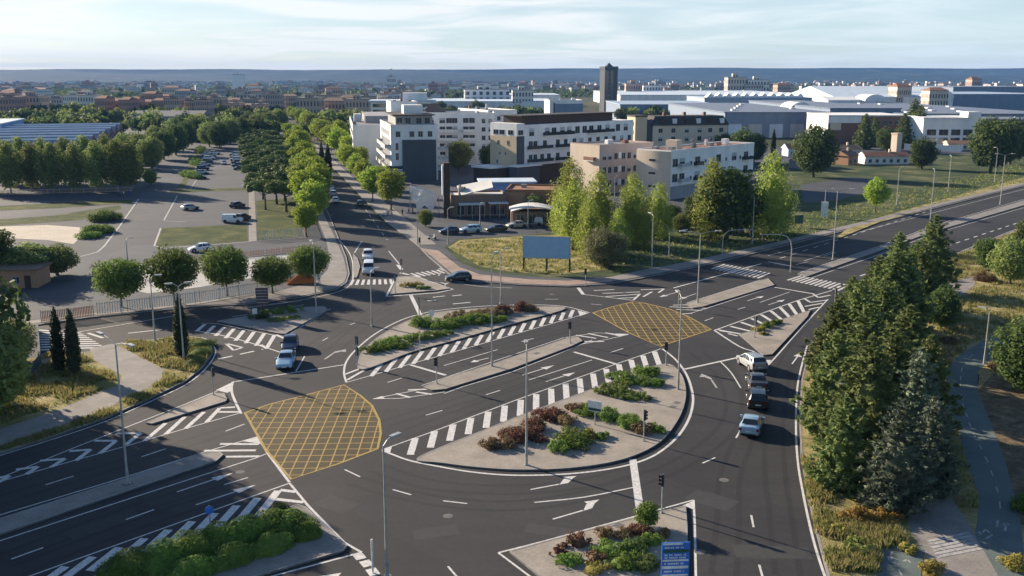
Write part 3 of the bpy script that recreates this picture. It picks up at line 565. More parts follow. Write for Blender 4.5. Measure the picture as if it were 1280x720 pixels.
# avenue to the right
zebra((888, 336), (951, 348.5), (966, 342), (905, 330), 12); zebra((983, 350), (1052, 364), (1066, 357), (1000, 344.5), 12)
line([(968, 359), (1018, 367.5)], .4, name='stop_line'); line([(950, 378), (987, 365)], .13); line([(960, 327), (990, 333)], .4, name='stop_line')
line([(975, 323), (1242, 237.5), (1330, 209)], .2, (2.2, 2.6)); line([(960, 319.5), (1280, 236.5)], .14); line([(1000, 340.5), (1100, 307.5), (1167, 282), (1280, 249)], .14); line([(1014, 347.5), (1100, 318), (1165, 293), (1280, 259.5)], .14)
line([(1075, 345), (1170, 312), (1280, 276), (1330, 260)], .3, (2.2, 2.6)); line([(1100, 354), (1190, 319), (1253, 293), (1280, 283)], .14)
line([(995, 331), (1010, 327)], .15); line([(1030, 320), (1045, 315.5)], .15); line([(1005, 326), (1040, 315)], .14)
# right splitter, slip lane
line([(893, 413), (996, 376), (1040, 363)], .2); line([(893, 413), (924, 433), (945, 441), (960, 457)], .25, curve=4); line([(960, 457), (976, 439), (1004, 407), (1035, 374)], .18)
hatch((905, 411), (1012, 370), (925, 420), (1010, 390), 9, .5, -0.10); strokes([((897, 412), (918, 416)), ((910, 417), (922, 420)), ((1005, 373), (1013, 378)), ((1013, 378), (1035, 375)), ((1017, 368), (1023, 372)), ((1023, 372), (1038, 369)), ((1006, 383), (1029, 379)), ((1011, 387), (1024, 384))], .35)
sheet([(950, 450), (964, 450), (960, 458)], 0.0072, 'white', 'painted_nose')
line([(856, 461.5), (945, 442)], .35, name='stop_line'); line([(901, 452.5), (914, 466), (926, 485)], .15, curve=3)
line([(791, 574), (800.5, 641)], .6, name='stop_line'); line([(668, 628), (730, 621.5), (793, 609)], .16, curve=3)
line([(623, 691), (680, 676.5), (792, 646), (867, 625)], .16); line([(867, 625), (868.5, 655), (870, 730)], .16); line([(623, 691), (667, 724)], .16); sheet([(853, 632), (866.6, 626), (867, 637), (860, 634)], 0.0072, 'white', 'painted_nose')
line([(1048, 760), (1031, 720), (1016, 672), (1003.5, 615), (996.5, 570), (995, 520), (998, 475), (1009, 432)], .18, curve=4)
# left street
zebra((47, 412), (49, 440), (134, 436), (100, 415), 9, .45); line([(100, 414.5), (172, 402.5), (230, 393)], .18); line([(160, 416.5), (203, 412)], .3); line([(110, 416.5), (129, 422.5)], .4, name='stop_line')
line([(290, 396), (318, 392), (380, 381)], .14); line([(308, 385), (377, 376)], .14); line([(262, 386), (292, 383)], .14)
hatch((250, 404.5), (350, 419.5), (240, 412.5), (340, 437), 8, .5, 0.0); line([(246, 413.5), (285, 421), (326, 432.5), (352, 441)], .2, curve=3); strokes([((345.5, 418.5), (355, 423)), ((326, 431), (334, 436))], .4)
line([(252, 404), (271, 404.5), (347, 420), (357, 420.5), (413, 386)], .14)
b_ = MB()
for p, q in (((282, 429), (292, 438)), ((292, 438), (303, 434.5)), ((303, 434.5), (282, 429))): ribbon(b_, W([p, q]), .3, .007)
b_.build('give_way_triangle', M['white'], road)
line([(272.5, 449), (328.5, 436.5)], .35, (1.8, 1.0), name='give_way_line'); line([(291, 477.5), (430, 456)], .22, name='stop_line')
line([(-60, 590), (0, 569.5), (60, 551), (130, 527.5), (190, 501), (232, 481), (256, 462), (269, 443), (266, 431), (252, 422), (215, 420.5)], .16, curve=3)
# bright kerb lines of the car park
cp = [o for o in C.objects if o.name.startswith('car_park')][0]
k = MB()
for P_, w in (([(92, 324), (122, 316), (130, 309), (150, 283), (173, 250)], .35), ([(205, 276), (222, 245)], .3), ([(205, 277), (232, 278)], .3), ([(193, 308), (201, 286)], .35), ([(193, 308), (205, 311), (262, 307), (312, 303)], .35), ([(215, 241), (308, 238)], .3), ([(236, 240), (252, 216)], .2)): ribbon(k, W(P_), w, .15)
k.build('kerb_edging', M['concrete'], cp)
k = MB()
for (a0, a1, b0, b1, n_) in (((243, 236), (262, 193), (251, 237), (270, 193.5), 13), ((303, 236), (291, 196), (309, 236), (298, 196), 11), ((232, 277), (240, 250), (246, 277), (253, 250), 5)):
    for i in range(n_ + 1): t = i / n_; ribbon(k, [G(*a0).lerp(G(*a1), t), G(*b0).lerp(G(*b1), t)], .14, .152)
k.build('bay_marking', M['wornwhite'], cp)
lay('grass_plot', [(212, 241.5), (308, 238.5), (308, 235.5), (214, 238)], 'grass', 'narrow planted divider across the car park', 'divider', .1535)
lay('grass_plot', [(229, 237), (246, 205), (258, 183), (252, 183), (240, 203), (222, 237)], 'grass', 'grass strip with hedge between access lane and car park', 'divider', .1545)
lay('path', [(311, 303), (311, 240), (318, 240), (321, 302)], 'pavegrey', 'pale footway between car park and fenced lawn', 'path', .1555)
# ================================================================ TREES AND PLANTS
def fib(n, rs):
    i = np.arange(n) + .5; z = 1 - 2 * i / n; a = i * 2.399963 + rs.uniform(0, 6)
    r = np.sqrt(1 - z * z); return np.stack([r * np.cos(a), r * np.sin(a), z], 1)
def cloud(clumps, per, size, rs, aspect=1.0, outward=0.85, axis=None):
    """leaf quads scattered through clumps [(centre, radius, flattening)]"""
    P, Nn, S = [], [], []
    for c, r, fz in clumps:
        n = max(6, int(per * (r * r)))
        d = rs.normal(size=(n, 3)); d /= np.linalg.norm(d, axis=1)[:, None]
        rad = r * rs.uniform(0.25, 1.0, n) ** 0.5
        p = np.asarray(c) + d * rad[:, None] * np.array([1, 1, fz]); P.append(p)
        nn = d * outward + rs.normal(size=(n, 3)) * 0.42 + np.array([0, 0, .25]); Nn.append(nn)
    P = np.concatenate(P); Nn = np.concatenate(Nn); Nn /= np.linalg.norm(Nn, axis=1)[:, None]; n = len(P)
    t = rs.normal(size=(n, 3)) if axis is None else axis(P) + rs.normal(size=(n, 3)) * .35
    t -= Nn * (t * Nn).sum(1)[:, None]; t /= np.linalg.norm(t, axis=1)[:, None] + 1e-9
    b = np.cross(Nn, t); s = size * rs.uniform(.6, 1.35, n)[:, None]
    V = np.stack([P - t * s * .5 * aspect, P - b * s * .36 + t * s * .05, P + t * s * .5 * aspect, P + b * s * .36 + t * s * .05], 1).reshape(-1, 3)
    return V
def leafmesh(name, V, mat, core=None):
    n = len(V) // 4; me = bpy.data.meshes.new(name)
    F = (np.arange(n * 4).reshape(-1, 4)).tolist(); V = V.tolist()
    if core:
        mb = MB()
        for c, r, fz in core: mb.ball(c, r, 0, 9, 6, fz)
        b = len(V); V += mb.v; F += [[i + b for i in f] for f in mb.f]
    me.from_pydata(V, [], F); me.materials.append(M[mat]); me.update(); return me
PROTO = {}
def proto(key, trunk, crowns): PROTO[key] = (trunk, crowns)
def trunkmesh(name, h, r, mat='bark', limbs=(), top=.35, lean=.03, seed=1):
    rs = random.Random(seed); mb = MB(); n = 5; pts = []; rad = []
    for i in range(n + 1):
        t = i / n; pts.append((rs.uniform(-1, 1) * lean * h * t, rs.uniform(-1, 1) * lean * h * t, h * t)); rad.append(r * (1.25 if i == 0 else 1) * (1 - (1 - top) * t))
    mb.path(pts, rad, 7)
    for (z0, a, L, up) in limbs:
        t = z0 / h * n; i = min(int(t), n - 1); p = Vector(pts[i]).lerp(Vector(pts[i + 1]), t - i)
        q = p + Vector((math.cos(a) * L * .6, math.sin(a) * L * .6, L * up * .5)); e = p + Vector((math.cos(a) * L, math.sin(a) * L, L * up))
        mb.path([tuple(p), tuple(q), tuple(e)], [r * .5, r * .35, r * .12], 5)
    return mb.mesh(name, M[mat], 60)
def limbs(n, z0, z1, L, up, rs): return [(z0 + (z1 - z0) * (i + .5) / n, i * 2.4 + rs.uniform(-.4, .4), L * rs.uniform(.7, 1.1), up) for i in range(n)]
rs = np.random.RandomState(11); r2 = random.Random(5)
def crown_round(R, Hc, zc, n=34, per=95, size=.34, mat='lf_round', seed=0, ragged=.16, name='crown'):
    q = np.random.RandomState(seed); cl = []
    for d in fib(n, q): cl.append((np.array([d[0] * R * .7, d[1] * R * .7, zc + d[2] * Hc * .36]) * (1 + q.uniform(-ragged, ragged) * np.array([1, 1, .3])), R * .36 * q.uniform(.8, 1.25), .85))
    return leafmesh(name, cloud(cl, per, size, q), mat, [((0, 0, zc), R * .62, Hc / R * .5)])
# round clipped street trees
proto('round', trunkmesh('trunk', 2.6, .16, limbs=limbs(4, 1.8, 2.5, 1.6, 1.0, r2)), [crown_round(3.3, 5.0, 4.1, 52, 120, .28, 'lf_round', s, .27) for s in (1, 2, 3)])
# leafy avenue trees (bright)
proto('avenue', trunkmesh('trunk', 3.2, .17, limbs=limbs(5, 2, 3.1, 1.6, 1.2, r2)), [crown_round(2.9, 6.2, 4.8, 38, 95, .38, 'lf_avenue', s, .28) for s in (4, 5, 6)])
# poplars: tall, ragged
def crown_tall(R, z0, z1, n, per, size, mat, seed, taper=.55, rag=.3, cr=.42):
    q = np.random.RandomState(seed); cl = []
    for i in range(n):
        t = (i + .5) / n; w = R * (math.sin(PI * min(1, t * .86 + .12)) ** .7) * (1 - taper * t * .6)
        a = i * 2.399 + q.uniform(-.5, .5); rr = w * q.uniform(.25, .85)
        cl.append((np.array([math.cos(a) * rr, math.sin(a) * rr, z0 + (z1 - z0) * t]), R * cr * (1 - .45 * t) * q.uniform(.7, 1.25), 1.35))
    return leafmesh('crown', cloud(cl, per, size, q), mat, [((0, 0, z0 + (z1 - z0) * .42), R * .42, (z1 - z0) / R * .75)])
proto('poplar', trunkmesh('trunk', 11, .22, limbs=limbs(9, 2.5, 9, 1.7, 1.5, r2)), [crown_tall(5.2, 1.0, 13.8, 84, 36, .36, 'lf_poplar', s, .5, .3, .36) for s in (1, 2, 3)])
proto('grove', trunkmesh('trunk', 9, .19, 'barkpale', limbs(7, 4, 8.5, 1.8, 1.2, r2)), [crown_tall(4.6, 3.2, 12.8, 60, 40, .5, 'lf_shade', s, .25, .3, .46) for s in (1, 2, 3)])
proto('broad', trunkmesh('trunk', 4.5, .28, limbs=limbs(7, 2.2, 4.4, 2.6, .9, r2)), [crown_round(4.0, 8.8, 4.9, 58, 60, .44, 'lf_dark', s, .3) for s in (7, 8, 9)])
proto('broadlight', trunkmesh('trunk', 4.5, .26, limbs=limbs(7, 2.2, 4.4, 2.6, .9, r2)), [crown_round(3.8, 8.6, 4.8, 58, 60, .44, 'lf_shade', s, .3) for s in (10, 11)])
proto('willow', trunkmesh('trunk', 3.5, .25, limbs=limbs(6, 1.5, 3.4, 2.4, .8, r2)), [crown_round(4.0, 6.6, 3.5, 56, 80, .34, 'lf_willow', s, .3) for s in (12,)])
# columnar cypress
def crown_cyp(R, z0, z1, seed):
    q = np.random.RandomState(seed); cl = []
    for i in range(70):
        t = (i + .5) / 70; w = R * (min(1, t / .12) ** .6) * (1 - max(0, (t - .45) / .55) ** 1.6) + .06
        a = i * 2.399; cl.append((np.array([math.cos(a) * w * .55, math.sin(a) * w * .55, z0 + (z1 - z0) * t]), w * .52 + .08, 1.7))
    return leafmesh('crown', cloud(cl, 420, .2, q, 1.5, .5, lambda P: np.tile([0, 0, 1.0], (len(P), 1))), 'lf_cypress', [((0, 0, z0 + (z1 - z0) * .45), R * .6, (z1 - z0) / R * .72)])
proto('cypress', trunkmesh('trunk', 5, .12), [crown_cyp(.60, .25, 7.2, 1), crown_cyp(.68, .2, 7.2, 2)])
# umbrella pines
def crown_umb(R, zc, seed):
    q = np.random.RandomState(seed); cl = []
    for d in fib(60, q):
        if d[2] < -.25: continue
        cl.append((np.array([d[0] * R * .82, d[1] * R * .82, zc + max(d[2], -.1) * R * .42]) + q.normal(size=3) * .18, R * .27 * q.uniform(.8, 1.2), .62))
    return leafmesh('crown', cloud(cl, 85, .42, q, 1.3), 'lf_pine', [((0, 0, zc + .05 * R), R * .8, .38)])
proto('umbrella', trunkmesh('trunk', 4.6, .2, limbs=limbs(7, 3, 4.5, 2.2, .6, r2)), [crown_umb(3.3, 4.9, s) for s in (1, 2, 3)])
# conifers: whorls of drooping sprays
def crown_con(R, z0, z1, seed, mat, tiers=24, size=.27):
    q = np.random.RandomState(seed); cl = []
    for k in range(tiers):
        t = k / (tiers - 1); z = z0 + (z1 - z0) * t; w = R * ((1 - t) ** .62) * (.8 + .2 * min(1, t * 6)) + .12; nb = max(4, int(11 * (1 - t * .6)))
        for j in range(nb):
            a = 2 * PI * j / nb + k * 1.3 + q.uniform(-.25, .25); L = w * q.uniform(.72, 1.22)
            for sgm in (.35, .62, .88):
                cl.append((np.array([math.cos(a) * L * sgm, math.sin(a) * L * sgm, z - .05 * L + .38 * L * sgm * sgm * (1 if q.rand() > .35 else .2)]), (.16 + .24 * (1 - sgm)) * (w * .42 + .25), .8))
    def ax(P):
        d = P * np.array([1, 1, 0]); d /= np.linalg.norm(d, axis=1)[:, None] + 1e-6; return d + np.array([0, 0, .55])
    return leafmesh('crown', cloud(cl, 210, size, q, 2.1, .35, ax), mat, [((0, 0, z0 + (z1 - z0) * .36), R * .42, (z1 - z0) / R * .85)])
proto('conifer', trunkmesh('trunk', 8.6, .2, limbs=limbs(9, 1, 7, 1.4, .2, r2), lean=.012), [crown_con(3.5, .4, 10.2, s, 'lf_conifer') for s in (1, 2, 3)])
proto('bluefir', trunkmesh('trunk', 8.6, .2, limbs=limbs(9, 1, 7, 1.2, .2, r2), lean=.012), [crown_con(2.8, .5, 10.0, s, 'lf_conifer2', 22) for s in (5, 6)])
# far trees, few large leaves
proto('fartree', trunkmesh('trunk', 3, .3), [crown_round(4.5, 7, 5, 16, 12, 1.3, 'lf_dark', 21, .3), crown_round(5, 8, 5, 16, 12, 1.3, 'lf_shade', 22, .3), crown_round(4.5, 6, 4.5, 14, 12, 1.3, 'lf_dark', 23, .3)])
# shrubs: low mounds
def mound(rx, ry, h, mat, seed, per=620, size=.14, name='shrub', n=None):
    q = np.random.RandomState(seed); cl = []; n = n or int(10 + 7 * rx * ry)
    for i in range(n):
        a = q.uniform(0, 2 * PI); r = math.sqrt(q.uniform(0, 1)); z = h * (1 - .55 * r * r) * q.uniform(.35, .8)
        cl.append((np.array([math.cos(a) * rx * r * .85, math.sin(a) * ry * r * .85, z]), min(rx, ry, h) * q.uniform(.28, .5), .85))
    return leafmesh(name, cloud(cl, per / max(.35, min(rx, ry, h)), size, q, 1.0, 1.1), mat, [((0, 0, 0.02), min(rx, ry) * .72, h / min(rx, ry) * .72)])
def dome(rx, ry, h, mat, seed, per=300, size=.12, name='hedge'):
    """clipped mound: small leaves in a thin even shell over a lumpy half ellipsoid"""
    q = np.random.RandomState(seed); n = int(per * (rx + ry) * h * 2.2); d = q.normal(size=(n, 3)); d[:, 2] = np.abs(d[:, 2]) - .12; d /= np.linalg.norm(d, axis=1)[:, None]
    lump = 1 + .09 * np.sin(d[:, 0] * 5 + seed) * np.cos(d[:, 1] * 6) + .06 * np.sin(d[:, 2] * 9 + d[:, 0] * 4) + q.uniform(-.07, .03, n)
    P = d * lump[:, None] * np.array([rx, ry, h]); Nn = d / np.array([rx, ry, h]) ** 1.0; Nn /= np.linalg.norm(Nn, axis=1)[:, None]; Nn += q.normal(size=(n, 3)) * .38; Nn /= np.linalg.norm(Nn, axis=1)[:, None]
    t = q.normal(size=(n, 3)); t -= Nn * (t * Nn).sum(1)[:, None]; t /= np.linalg.norm(t, axis=1)[:, None]; b = np.cross(Nn, t); s_ = size * q.uniform(.6, 1.4, n)[:, None]
    V = np.stack([P - t * s_ * .5, P - b * s_ * .4, P + t * s_ * .5, P + b * s_ * .4], 1).reshape(-1, 3)
    o = leafmesh(name, V, mat, [((0, 0, 0), 1.0, 1.0)]); c = len(V); vs_ = o.vertices
    for v in list(vs_)[c:]: v.co = (v.co.x * rx * .88, v.co.y * ry * .88, max(0, v.co.z) * h * .88)
    return o
def hump(px, rx, ry, h, mat, label, group, rz, cat='hedge', name='hedge'):
    p = G(*px); return tag(link(name, dome(rx, ry, h, mat, rnd.randrange(999), name=name), None, (p[0], p[1], .13), rz), label, cat, group)
TREES = []
def tree(kind, px, label, group=None, s=1.0, var=None, rz=None, cat='tree', loc=None, z=0.1, sz=None, name=None):
    trunk, crowns = PROTO[kind]; p = loc if loc is not None else G(*px)
    root = thing(name or {'round': 'street_tree', 'avenue': 'street_tree', 'poplar': 'poplar', 'grove': 'grove_tree', 'broad': 'broadleaf_tree', 'broadlight': 'broadleaf_tree', 'willow': 'willow', 'cypress': 'cypress', 'umbrella': 'stone_pine', 'conifer': 'conifer', 'bluefir': 'fir', 'fartree': 'far_tree'}[kind], (p[0], p[1], z), rnd.uniform(0, 6.28) if rz is None else rz, label, cat, group, (s, s, sz or s))
    link('trunk', trunk, root); link('crown', crowns[rnd.randrange(len(crowns)) if var is None else var % len(crowns)], root)
    TREES.append(root); return root
def shrub(px, rx, ry, h, mat, label, group=None, rz=0.0, cat='shrub', z=.13, size=.14, per=620, name='shrub'):
    p = G(*px); o = link(name, mound(rx, ry, h, mat, rnd.randrange(9999), per, size, name), None, (p[0], p[1], z), rz)
    return tag(o, label, cat, group)
# --- five round trees behind the picket fence
for k, (px, s) in enumerate([((152, 385), 1.08), ((218, 379), 1.16), ((284, 371), 1.1), ((341, 368), .92), ((386, 356), 1.0)]):
    tree('round', px, ORD[k] + ' round clipped tree from the left in the row behind the white picket fence', 'round trees along the left street', s, k, sz=s * rnd.uniform(.9, 1.08))
# --- cypresses
tree('cypress', (75, 467), 'slim dark cypress, left one of the pair on the dry grass', 'cypress pair on the dry grass', 1.0, 0, cat='cypress')
tree('cypress', (94, 468), 'slim dark cypress, right one of the pair on the dry grass', 'cypress pair on the dry grass', .98, 1, cat='cypress')
tree('cypress', (228, 449), 'single dark cypress on the point of the left verge beside a lamp post', None, 1.02, 1, cat='cypress')
tree('cypress', (403, 222), 'thin tall cypress, nearer the kerb, on the north street', None, 1.5, 0, cat='cypress', sz=1.55); tree('cypress', (411, 222), 'thin tall cypress, second of two, beside the north street', None, 1.5, 1, cat='cypress', sz=1.45)
tree('cypress', (966, 196), 'lone thin cypress before the blue industrial wall', None, 1.5, 0, cat='cypress')
# --- conifers on the right bank
con = [((1162, 367), 1.02, 'conifer', 'farthest conifer of the dense row, beside the grey footway'), ((1118, 385), .92, 'conifer', 'conifer in the far clump standing nearest the avenue kerb'), ((1140, 392), .96, 'conifer', 'dark conifer in the middle of the far clump'), ((1092, 410), .9, 'conifer', 'smaller conifer leaning over the zebra crossing end'), ((1128, 425), .98, 'conifer', 'conifer between far clump and footway, right side'), ((1060, 438), .82, 'conifer', 'shorter conifer behind the tip of the splitter island'), ((1100, 455), .98, 'conifer', 'broad conifer in the middle of the row'), ((1040, 478), .86, 'conifer', 'conifer at the kerb opposite the first waiting car'), ((1078, 500), .95, 'conifer', 'light green conifer at mid row beside the half hidden lamp post'), ((1128, 500), .95, 'conifer', 'conifer throwing shade on the bend of the cycle path'), ((1040, 545), .86, 'conifer', 'conifer at the kerb opposite the pale blue car'), ((1152, 545), .8, 'conifer', 'narrow conifer on the footway side of the row'), ((1078, 580), .98, 'conifer', 'large near conifer on the road side of the row'), ((1118, 640), .9, 'bluefir', 'tall blue green fir in front, nearest the bottom edge'), ((1158, 618), .74, 'bluefir', 'smaller blue green fir at the right end of the row'), ((1050, 612), .68, 'conifer', 'small conifer low on the road bank under the row'), ((1140, 572), .92, 'bluefir', 'blue green fir behind the nearest one'), ((1108, 550), 1.0, 'conifer', 'tall conifer in the core of the near clump'), ((1148, 398), .9, 'conifer', 'conifer of the far clump beside the footway edge'), ((1112, 425), 1.0, 'conifer', 'conifer filling the gap between far and middle clump'), ((1068, 470), .95, 'conifer', 'conifer of the middle clump on the kerb side')]
for k, (px, s, kind, lb) in enumerate(con): tree(kind, px, lb, 'conifers along the right bank', s * rnd.uniform(1.1, 1.25), k, cat='conifer', sz=s * rnd.uniform(.92, 1.1))
# --- central poplars and friends
for k, (px, s, kind, lb) in enumerate([((712, 285), 1.0, 'poplar', 'tall poplar farthest left, next to the carport'), ((716, 312), .88, 'poplar', 'poplar just behind the right post of the billboard'), ((748, 306), .98, 'poplar', 'bright poplar, tallest of the middle of the group'), ((737, 322), .72, 'poplar', 'slender poplar in front of the bright group'), ((790, 306), .92, 'poplar', 'bright poplar to the right of the willow'), ((823, 300), .78, 'poplar', 'shorter bright poplar, rightmost of the bright group'), ((756, 334), .92, 'willow', 'round grey green willow at the foot of the poplars'), ((852, 295), .5, 'broadlight', 'small leafy tree standing alone below the beige block'), ((888, 300), 1.1, 'poplar', 'poplar in the darker pair before the beige block, left one'), ((908, 300), 1.5, 'broad', 'big dark leafy tree before the right end of the beige block'), ((962, 298), 1.15, 'poplar', 'tall yellow green poplar right of the dark tree'), ((975, 292), .8, 'poplar', 'lower poplar close behind the arched signal mast'), ((940, 292), .9, 'broad', 'dark tree between the poplars by the avenue'), ((702, 298), .7, 'poplar', 'thin bluish poplar left of the bright group'), ((772, 322), .6, 'poplar', 'low young poplar right of the willow'), ((805, 312), .62, 'poplar', 'low poplar between the two right bright ones'), ((872, 288), .8, 'broad', 'dark tree at the foot of the cream block'), ((838, 285), .55, 'broad', 'small dark tree before the cream rounded end')]):
    tree(kind, px, lb, 'poplars on the field behind the billboard' if kind == 'poplar' else None, s, k)
tree('avenue', (1094, 266), 'bright green solitary tree in the field beside the avenue', None, 1.02, 1)
tree('broad', (1016, 222), 'dense round tree at the far side of the grey clearing', None, 1.75, 0); tree('broad', (1152, 212), 'round dark bush like tree beside the tiled low house', None, 1.15, 1)
tree('broad', (1238, 216), 'big dark tree at the edge of the field on the right', None, 2.0, 2); tree('broad', (1262, 206), 'second big dark tree behind the first at the right edge', None, 1.8, 0); tree('broadlight', (1270, 188), 'tree beside the orange brick house at the right edge', None, 1.2, 1)
for k, (px, s) in enumerate([((1080, 187), 1.5), ((1092, 184), 1.3), ((1140, 178), 2.0), ((1128, 186), 1.5), ((1148, 180), 1.75)]): tree('conifer', px, ['dark conifer left of the white gabled house', 'shorter conifer by the white gabled house', 'tall dark conifer among the low houses', 'wide conifer left of the tall one by the pale chimney', 'tall conifer at the right of the dark clump'][k], 'conifers among the low houses', s, k, cat='conifer')
tree('broad', (1108, 190), 'dark round tree between low house and brown hall', None, 1.1, 1); tree('broad', (1178, 178), 'low dark tree before the white long hall', None, .9, 1)
tree('broad', (925, 208), 'dark clump of leaves right of the beige block', None, 1.4, 1); tree('broad', (942, 204), 'dark tree before the blue industrial wall', None, 1.2, 2); tree('broad', (905, 206), 'dark tree half hidden behind the beige block', None, 1.2, 0)
# --- avenue of the north street
st_l = [(383, 296), (392, 281), (386, 270), (396, 262), (380, 251), (391, 244), (378, 233), (388, 226), (374, 218), (382, 211), (368, 203), (377, 197), (365, 190), (373, 184), (362, 178)]
for k, px in enumerate(st_l): tree('avenue', px, ORD[k] + ' bright street tree from the near end on the left kerb of the north street', 'street trees left of the north street', (1.32 if k else .85) * rnd.uniform(.9, 1.1), k)
st_r = [(489, 263), (466, 252), (474, 244), (455, 236), (446, 226), (438, 218), (451, 214), (430, 209), (437, 201), (423, 197), (414, 189), (405, 182), (424, 184), (397, 176), (390, 170), (384, 165), (377, 160), (371, 155), (365, 151)]
for k, px in enumerate(st_r): tree('avenue', px, ORD[k] + ' bright street tree from the near end on the right side of the north street', 'street trees right of the north street', rnd.uniform(1.0, 1.25) * (1 if k < 9 else 1.3), k)
# --- umbrella pines beside the car park
k = 0
for (u, v) in [(332, 263), (358, 265), (346, 256), (329, 250), (356, 252), (326, 236), (350, 238), (366, 240), (322, 224), (344, 226), (362, 228), (318, 214), (338, 215), (356, 217), (316, 204), (334, 206), (350, 207), (314, 196), (330, 197), (345, 199), (313, 188), (328, 189), (342, 191), (313, 181), (327, 182), (339, 184), (312, 175), (325, 176), (337, 177)]:
    tree('umbrella', (u, v), ORD[k] + ' dark umbrella pine counting back from the fenced lawn beside the car park', 'stone pines beside the car park', rnd.uniform(1.3, 1.6), k, cat='pine', sz=rnd.uniform(1.05, 1.2)); k += 1
# --- the grove on the left
for k, (u, v, s) in enumerate([(-20, 241, 1), (14, 242, 1.02), (40, 240, .98), (67, 241, 1.0), (95, 241, .96), (121, 240, 1.0), (147, 239, 1.05), (165, 238, 1.0), (0, 230, 1.0), (28, 231, 1.02), (55, 230, .97), (82, 230, 1.0), (108, 229, 1.03), (134, 228, 1.02), (158, 226, 1.05)]):
    tree('grove', (u, v), ORD[k % 8] + (' pale trunked tree from the left in the front row of the grove' if k < 8 else ' tree from the left in the second row of the grove before the shed'), 'grove before the blue shed', s, k)
for k, (u, v, s, kind) in enumerate([(190, 212, 1.25, 'broadlight'), (176, 206, 1.3, 'broadlight'), (205, 200, 1.3, 'broad'), (220, 194, 1.35, 'broad'), (188, 232, .55, 'broadlight'), (160, 210, 1.2, 'broadlight'), (232, 186, 1.3, 'broad'), (196, 188, 1.2, 'broadlight'), (262, 184, 1.3, 'broadlight'), (275, 186, 1.3, 'broad'), (245, 178, 1.3, 'broad'), (288, 180, 1.4, 'broadlight'), (303, 178, 1.3, 'broad'), (322, 172, 1.4, 'broadlight'), (336, 168, 1.4, 'broadlight'), (350, 162, 1.4, 'broadlight'), (310, 168, 1.3, 'broad'), (270, 172, 1.3, 'broad'), (225, 176, 1.3, 'broad')]):
    tree(kind, (u, v), ORD[k] + ' leafy tree along the far edge of the car park, counted from the grove', 'trees round the far end of the car park', s, k)
tree('broadlight', (574, 214), 'green tree in the yard between the white blocks', None, 1.15, 0); tree('broad', (612, 212), 'small dark tree left of the beige tower end', None, .9, 1); tree('broadlight', (598, 262), 'thin young tree beside the bar terrace', None, .5, 0); tree('broadlight', (532, 284), 'small bushy tree in front of the white sails', None, .42, 1); tree('broadlight', (668, 270), 'low bushy tree before the curved roof kiosk', None, .55, 0)
# --- left foreground
tree('broadlight', (34, 349), 'wide bushy tree shading the little orange house', None, 1.25, 0, sz=.62); tree('broadlight', (72, 345), 'lower bushy tree right of the little orange house', None, .85, 1, sz=.55); tree('broad', (-12, 352), 'dark tree behind the orange house at the left edge', None, .95, 2)
tree('broadlight', None, 'large grey green leafy tree filling the left edge above the footway', None, 1.0, 0, loc=G(-6, 520)); tree('willow', None, 'pale leafy shrub tree behind the dark wall at the left edge', None, .72, 0, loc=G(14, 455)); 
for k, (x, y, s) in enumerate([(-56, 90, 1.9), (-60, 82, 2.0), (-66, 76, 2.0), (-70, 88, 2.1), (-76, 70, 2.0), (-84, 63, 2.0)]): tree('broad', None, 'tall leafy tree on the left verge that shades the lower left carriageways', 'tall trees beyond the left frame edge', s, k, loc=(x, y))
# --- right side bushes
tree('broad', (1176, 412), 'round dark bush between footway and grass on the right', None, .58, 1); tree('broadlight', (1262, 356), 'leafy bush thicket at the right edge, upper one', None, .8, 0); tree('broad', (1236, 340), 'dark low tree left of the thicket at the right edge', None, .62, 2); tree('broad', (1292, 345), 'dark tree cut by the right frame edge', None, 1.0, 0)
tree('broad', (1282, 492), 'dark bushy tree cut by the right edge beside the cycle path', None, .82, 1); tree('broadlight', (1300, 470), 'lighter bushy tree behind the one cut by the right edge', None, .8, 1)
for k, (px, rx, ry, h, mt, lb) in enumerate([((1166, 445), 1.6, 1.2, 1.5, 'lf_yellow', 'bright yellow bush beside the bend of the cycle path'), ((1230, 352), 1.8, 1.4, 1.6, 'lf_brown', 'tan dry bush near the upper footway'), ((1186, 352), 1.2, 1.0, 1.2, 'lf_yellow', 'small yellow bush left of the upper footway'), ((1186, 430), 1.2, 1.0, .9, 'lf_brown', 'dry brown tuft beside the yellow bush'), ((1070, 652), 1.3, .9, 1.2, 'lf_orange', 'orange tinted bush, left one under the near fir'), ((1105, 652), 1.3, .9, 1.1, 'lf_orange', 'orange tinted bush, right one under the near fir'), ((1165, 718), 1.1, .8, .9, 'lf_yellow', 'yellow clump at the bottom edge between two paths'), ((1272, 712), 1.2, 1.0, 1.0, 'lf_yellow', 'yellow clump at the lower right corner'), ((1243, 462), 1.6, .8, .9, 'lf_brown', 'pale dry bush beside the lamp on the cycle path'), ((1252, 440), .9, .7, .8, 'lf_yellow', 'ochre bush at the inner side of the path bend'), ((1072, 690), 1.2, .9, .9, 'lf_hedgelight', 'grey green scrub on the road bank at the bottom'), ((1050, 668), .9, .8, .7, 'lf_yellow', 'low yellowish scrub at the kerb near the bottom'), ((1290, 640), 1.6, 1.5, 1.3, 'lf_hedge', 'green bush at the right edge beside the cycle path'), ((1135, 690), .8, .6, .6, 'lf_yellow', 'small yellow tuft at the end of the cycle spur')]):
    shrub(px, rx, ry, h, mt, lb, None, rnd.uniform(0, 3), z=.1)
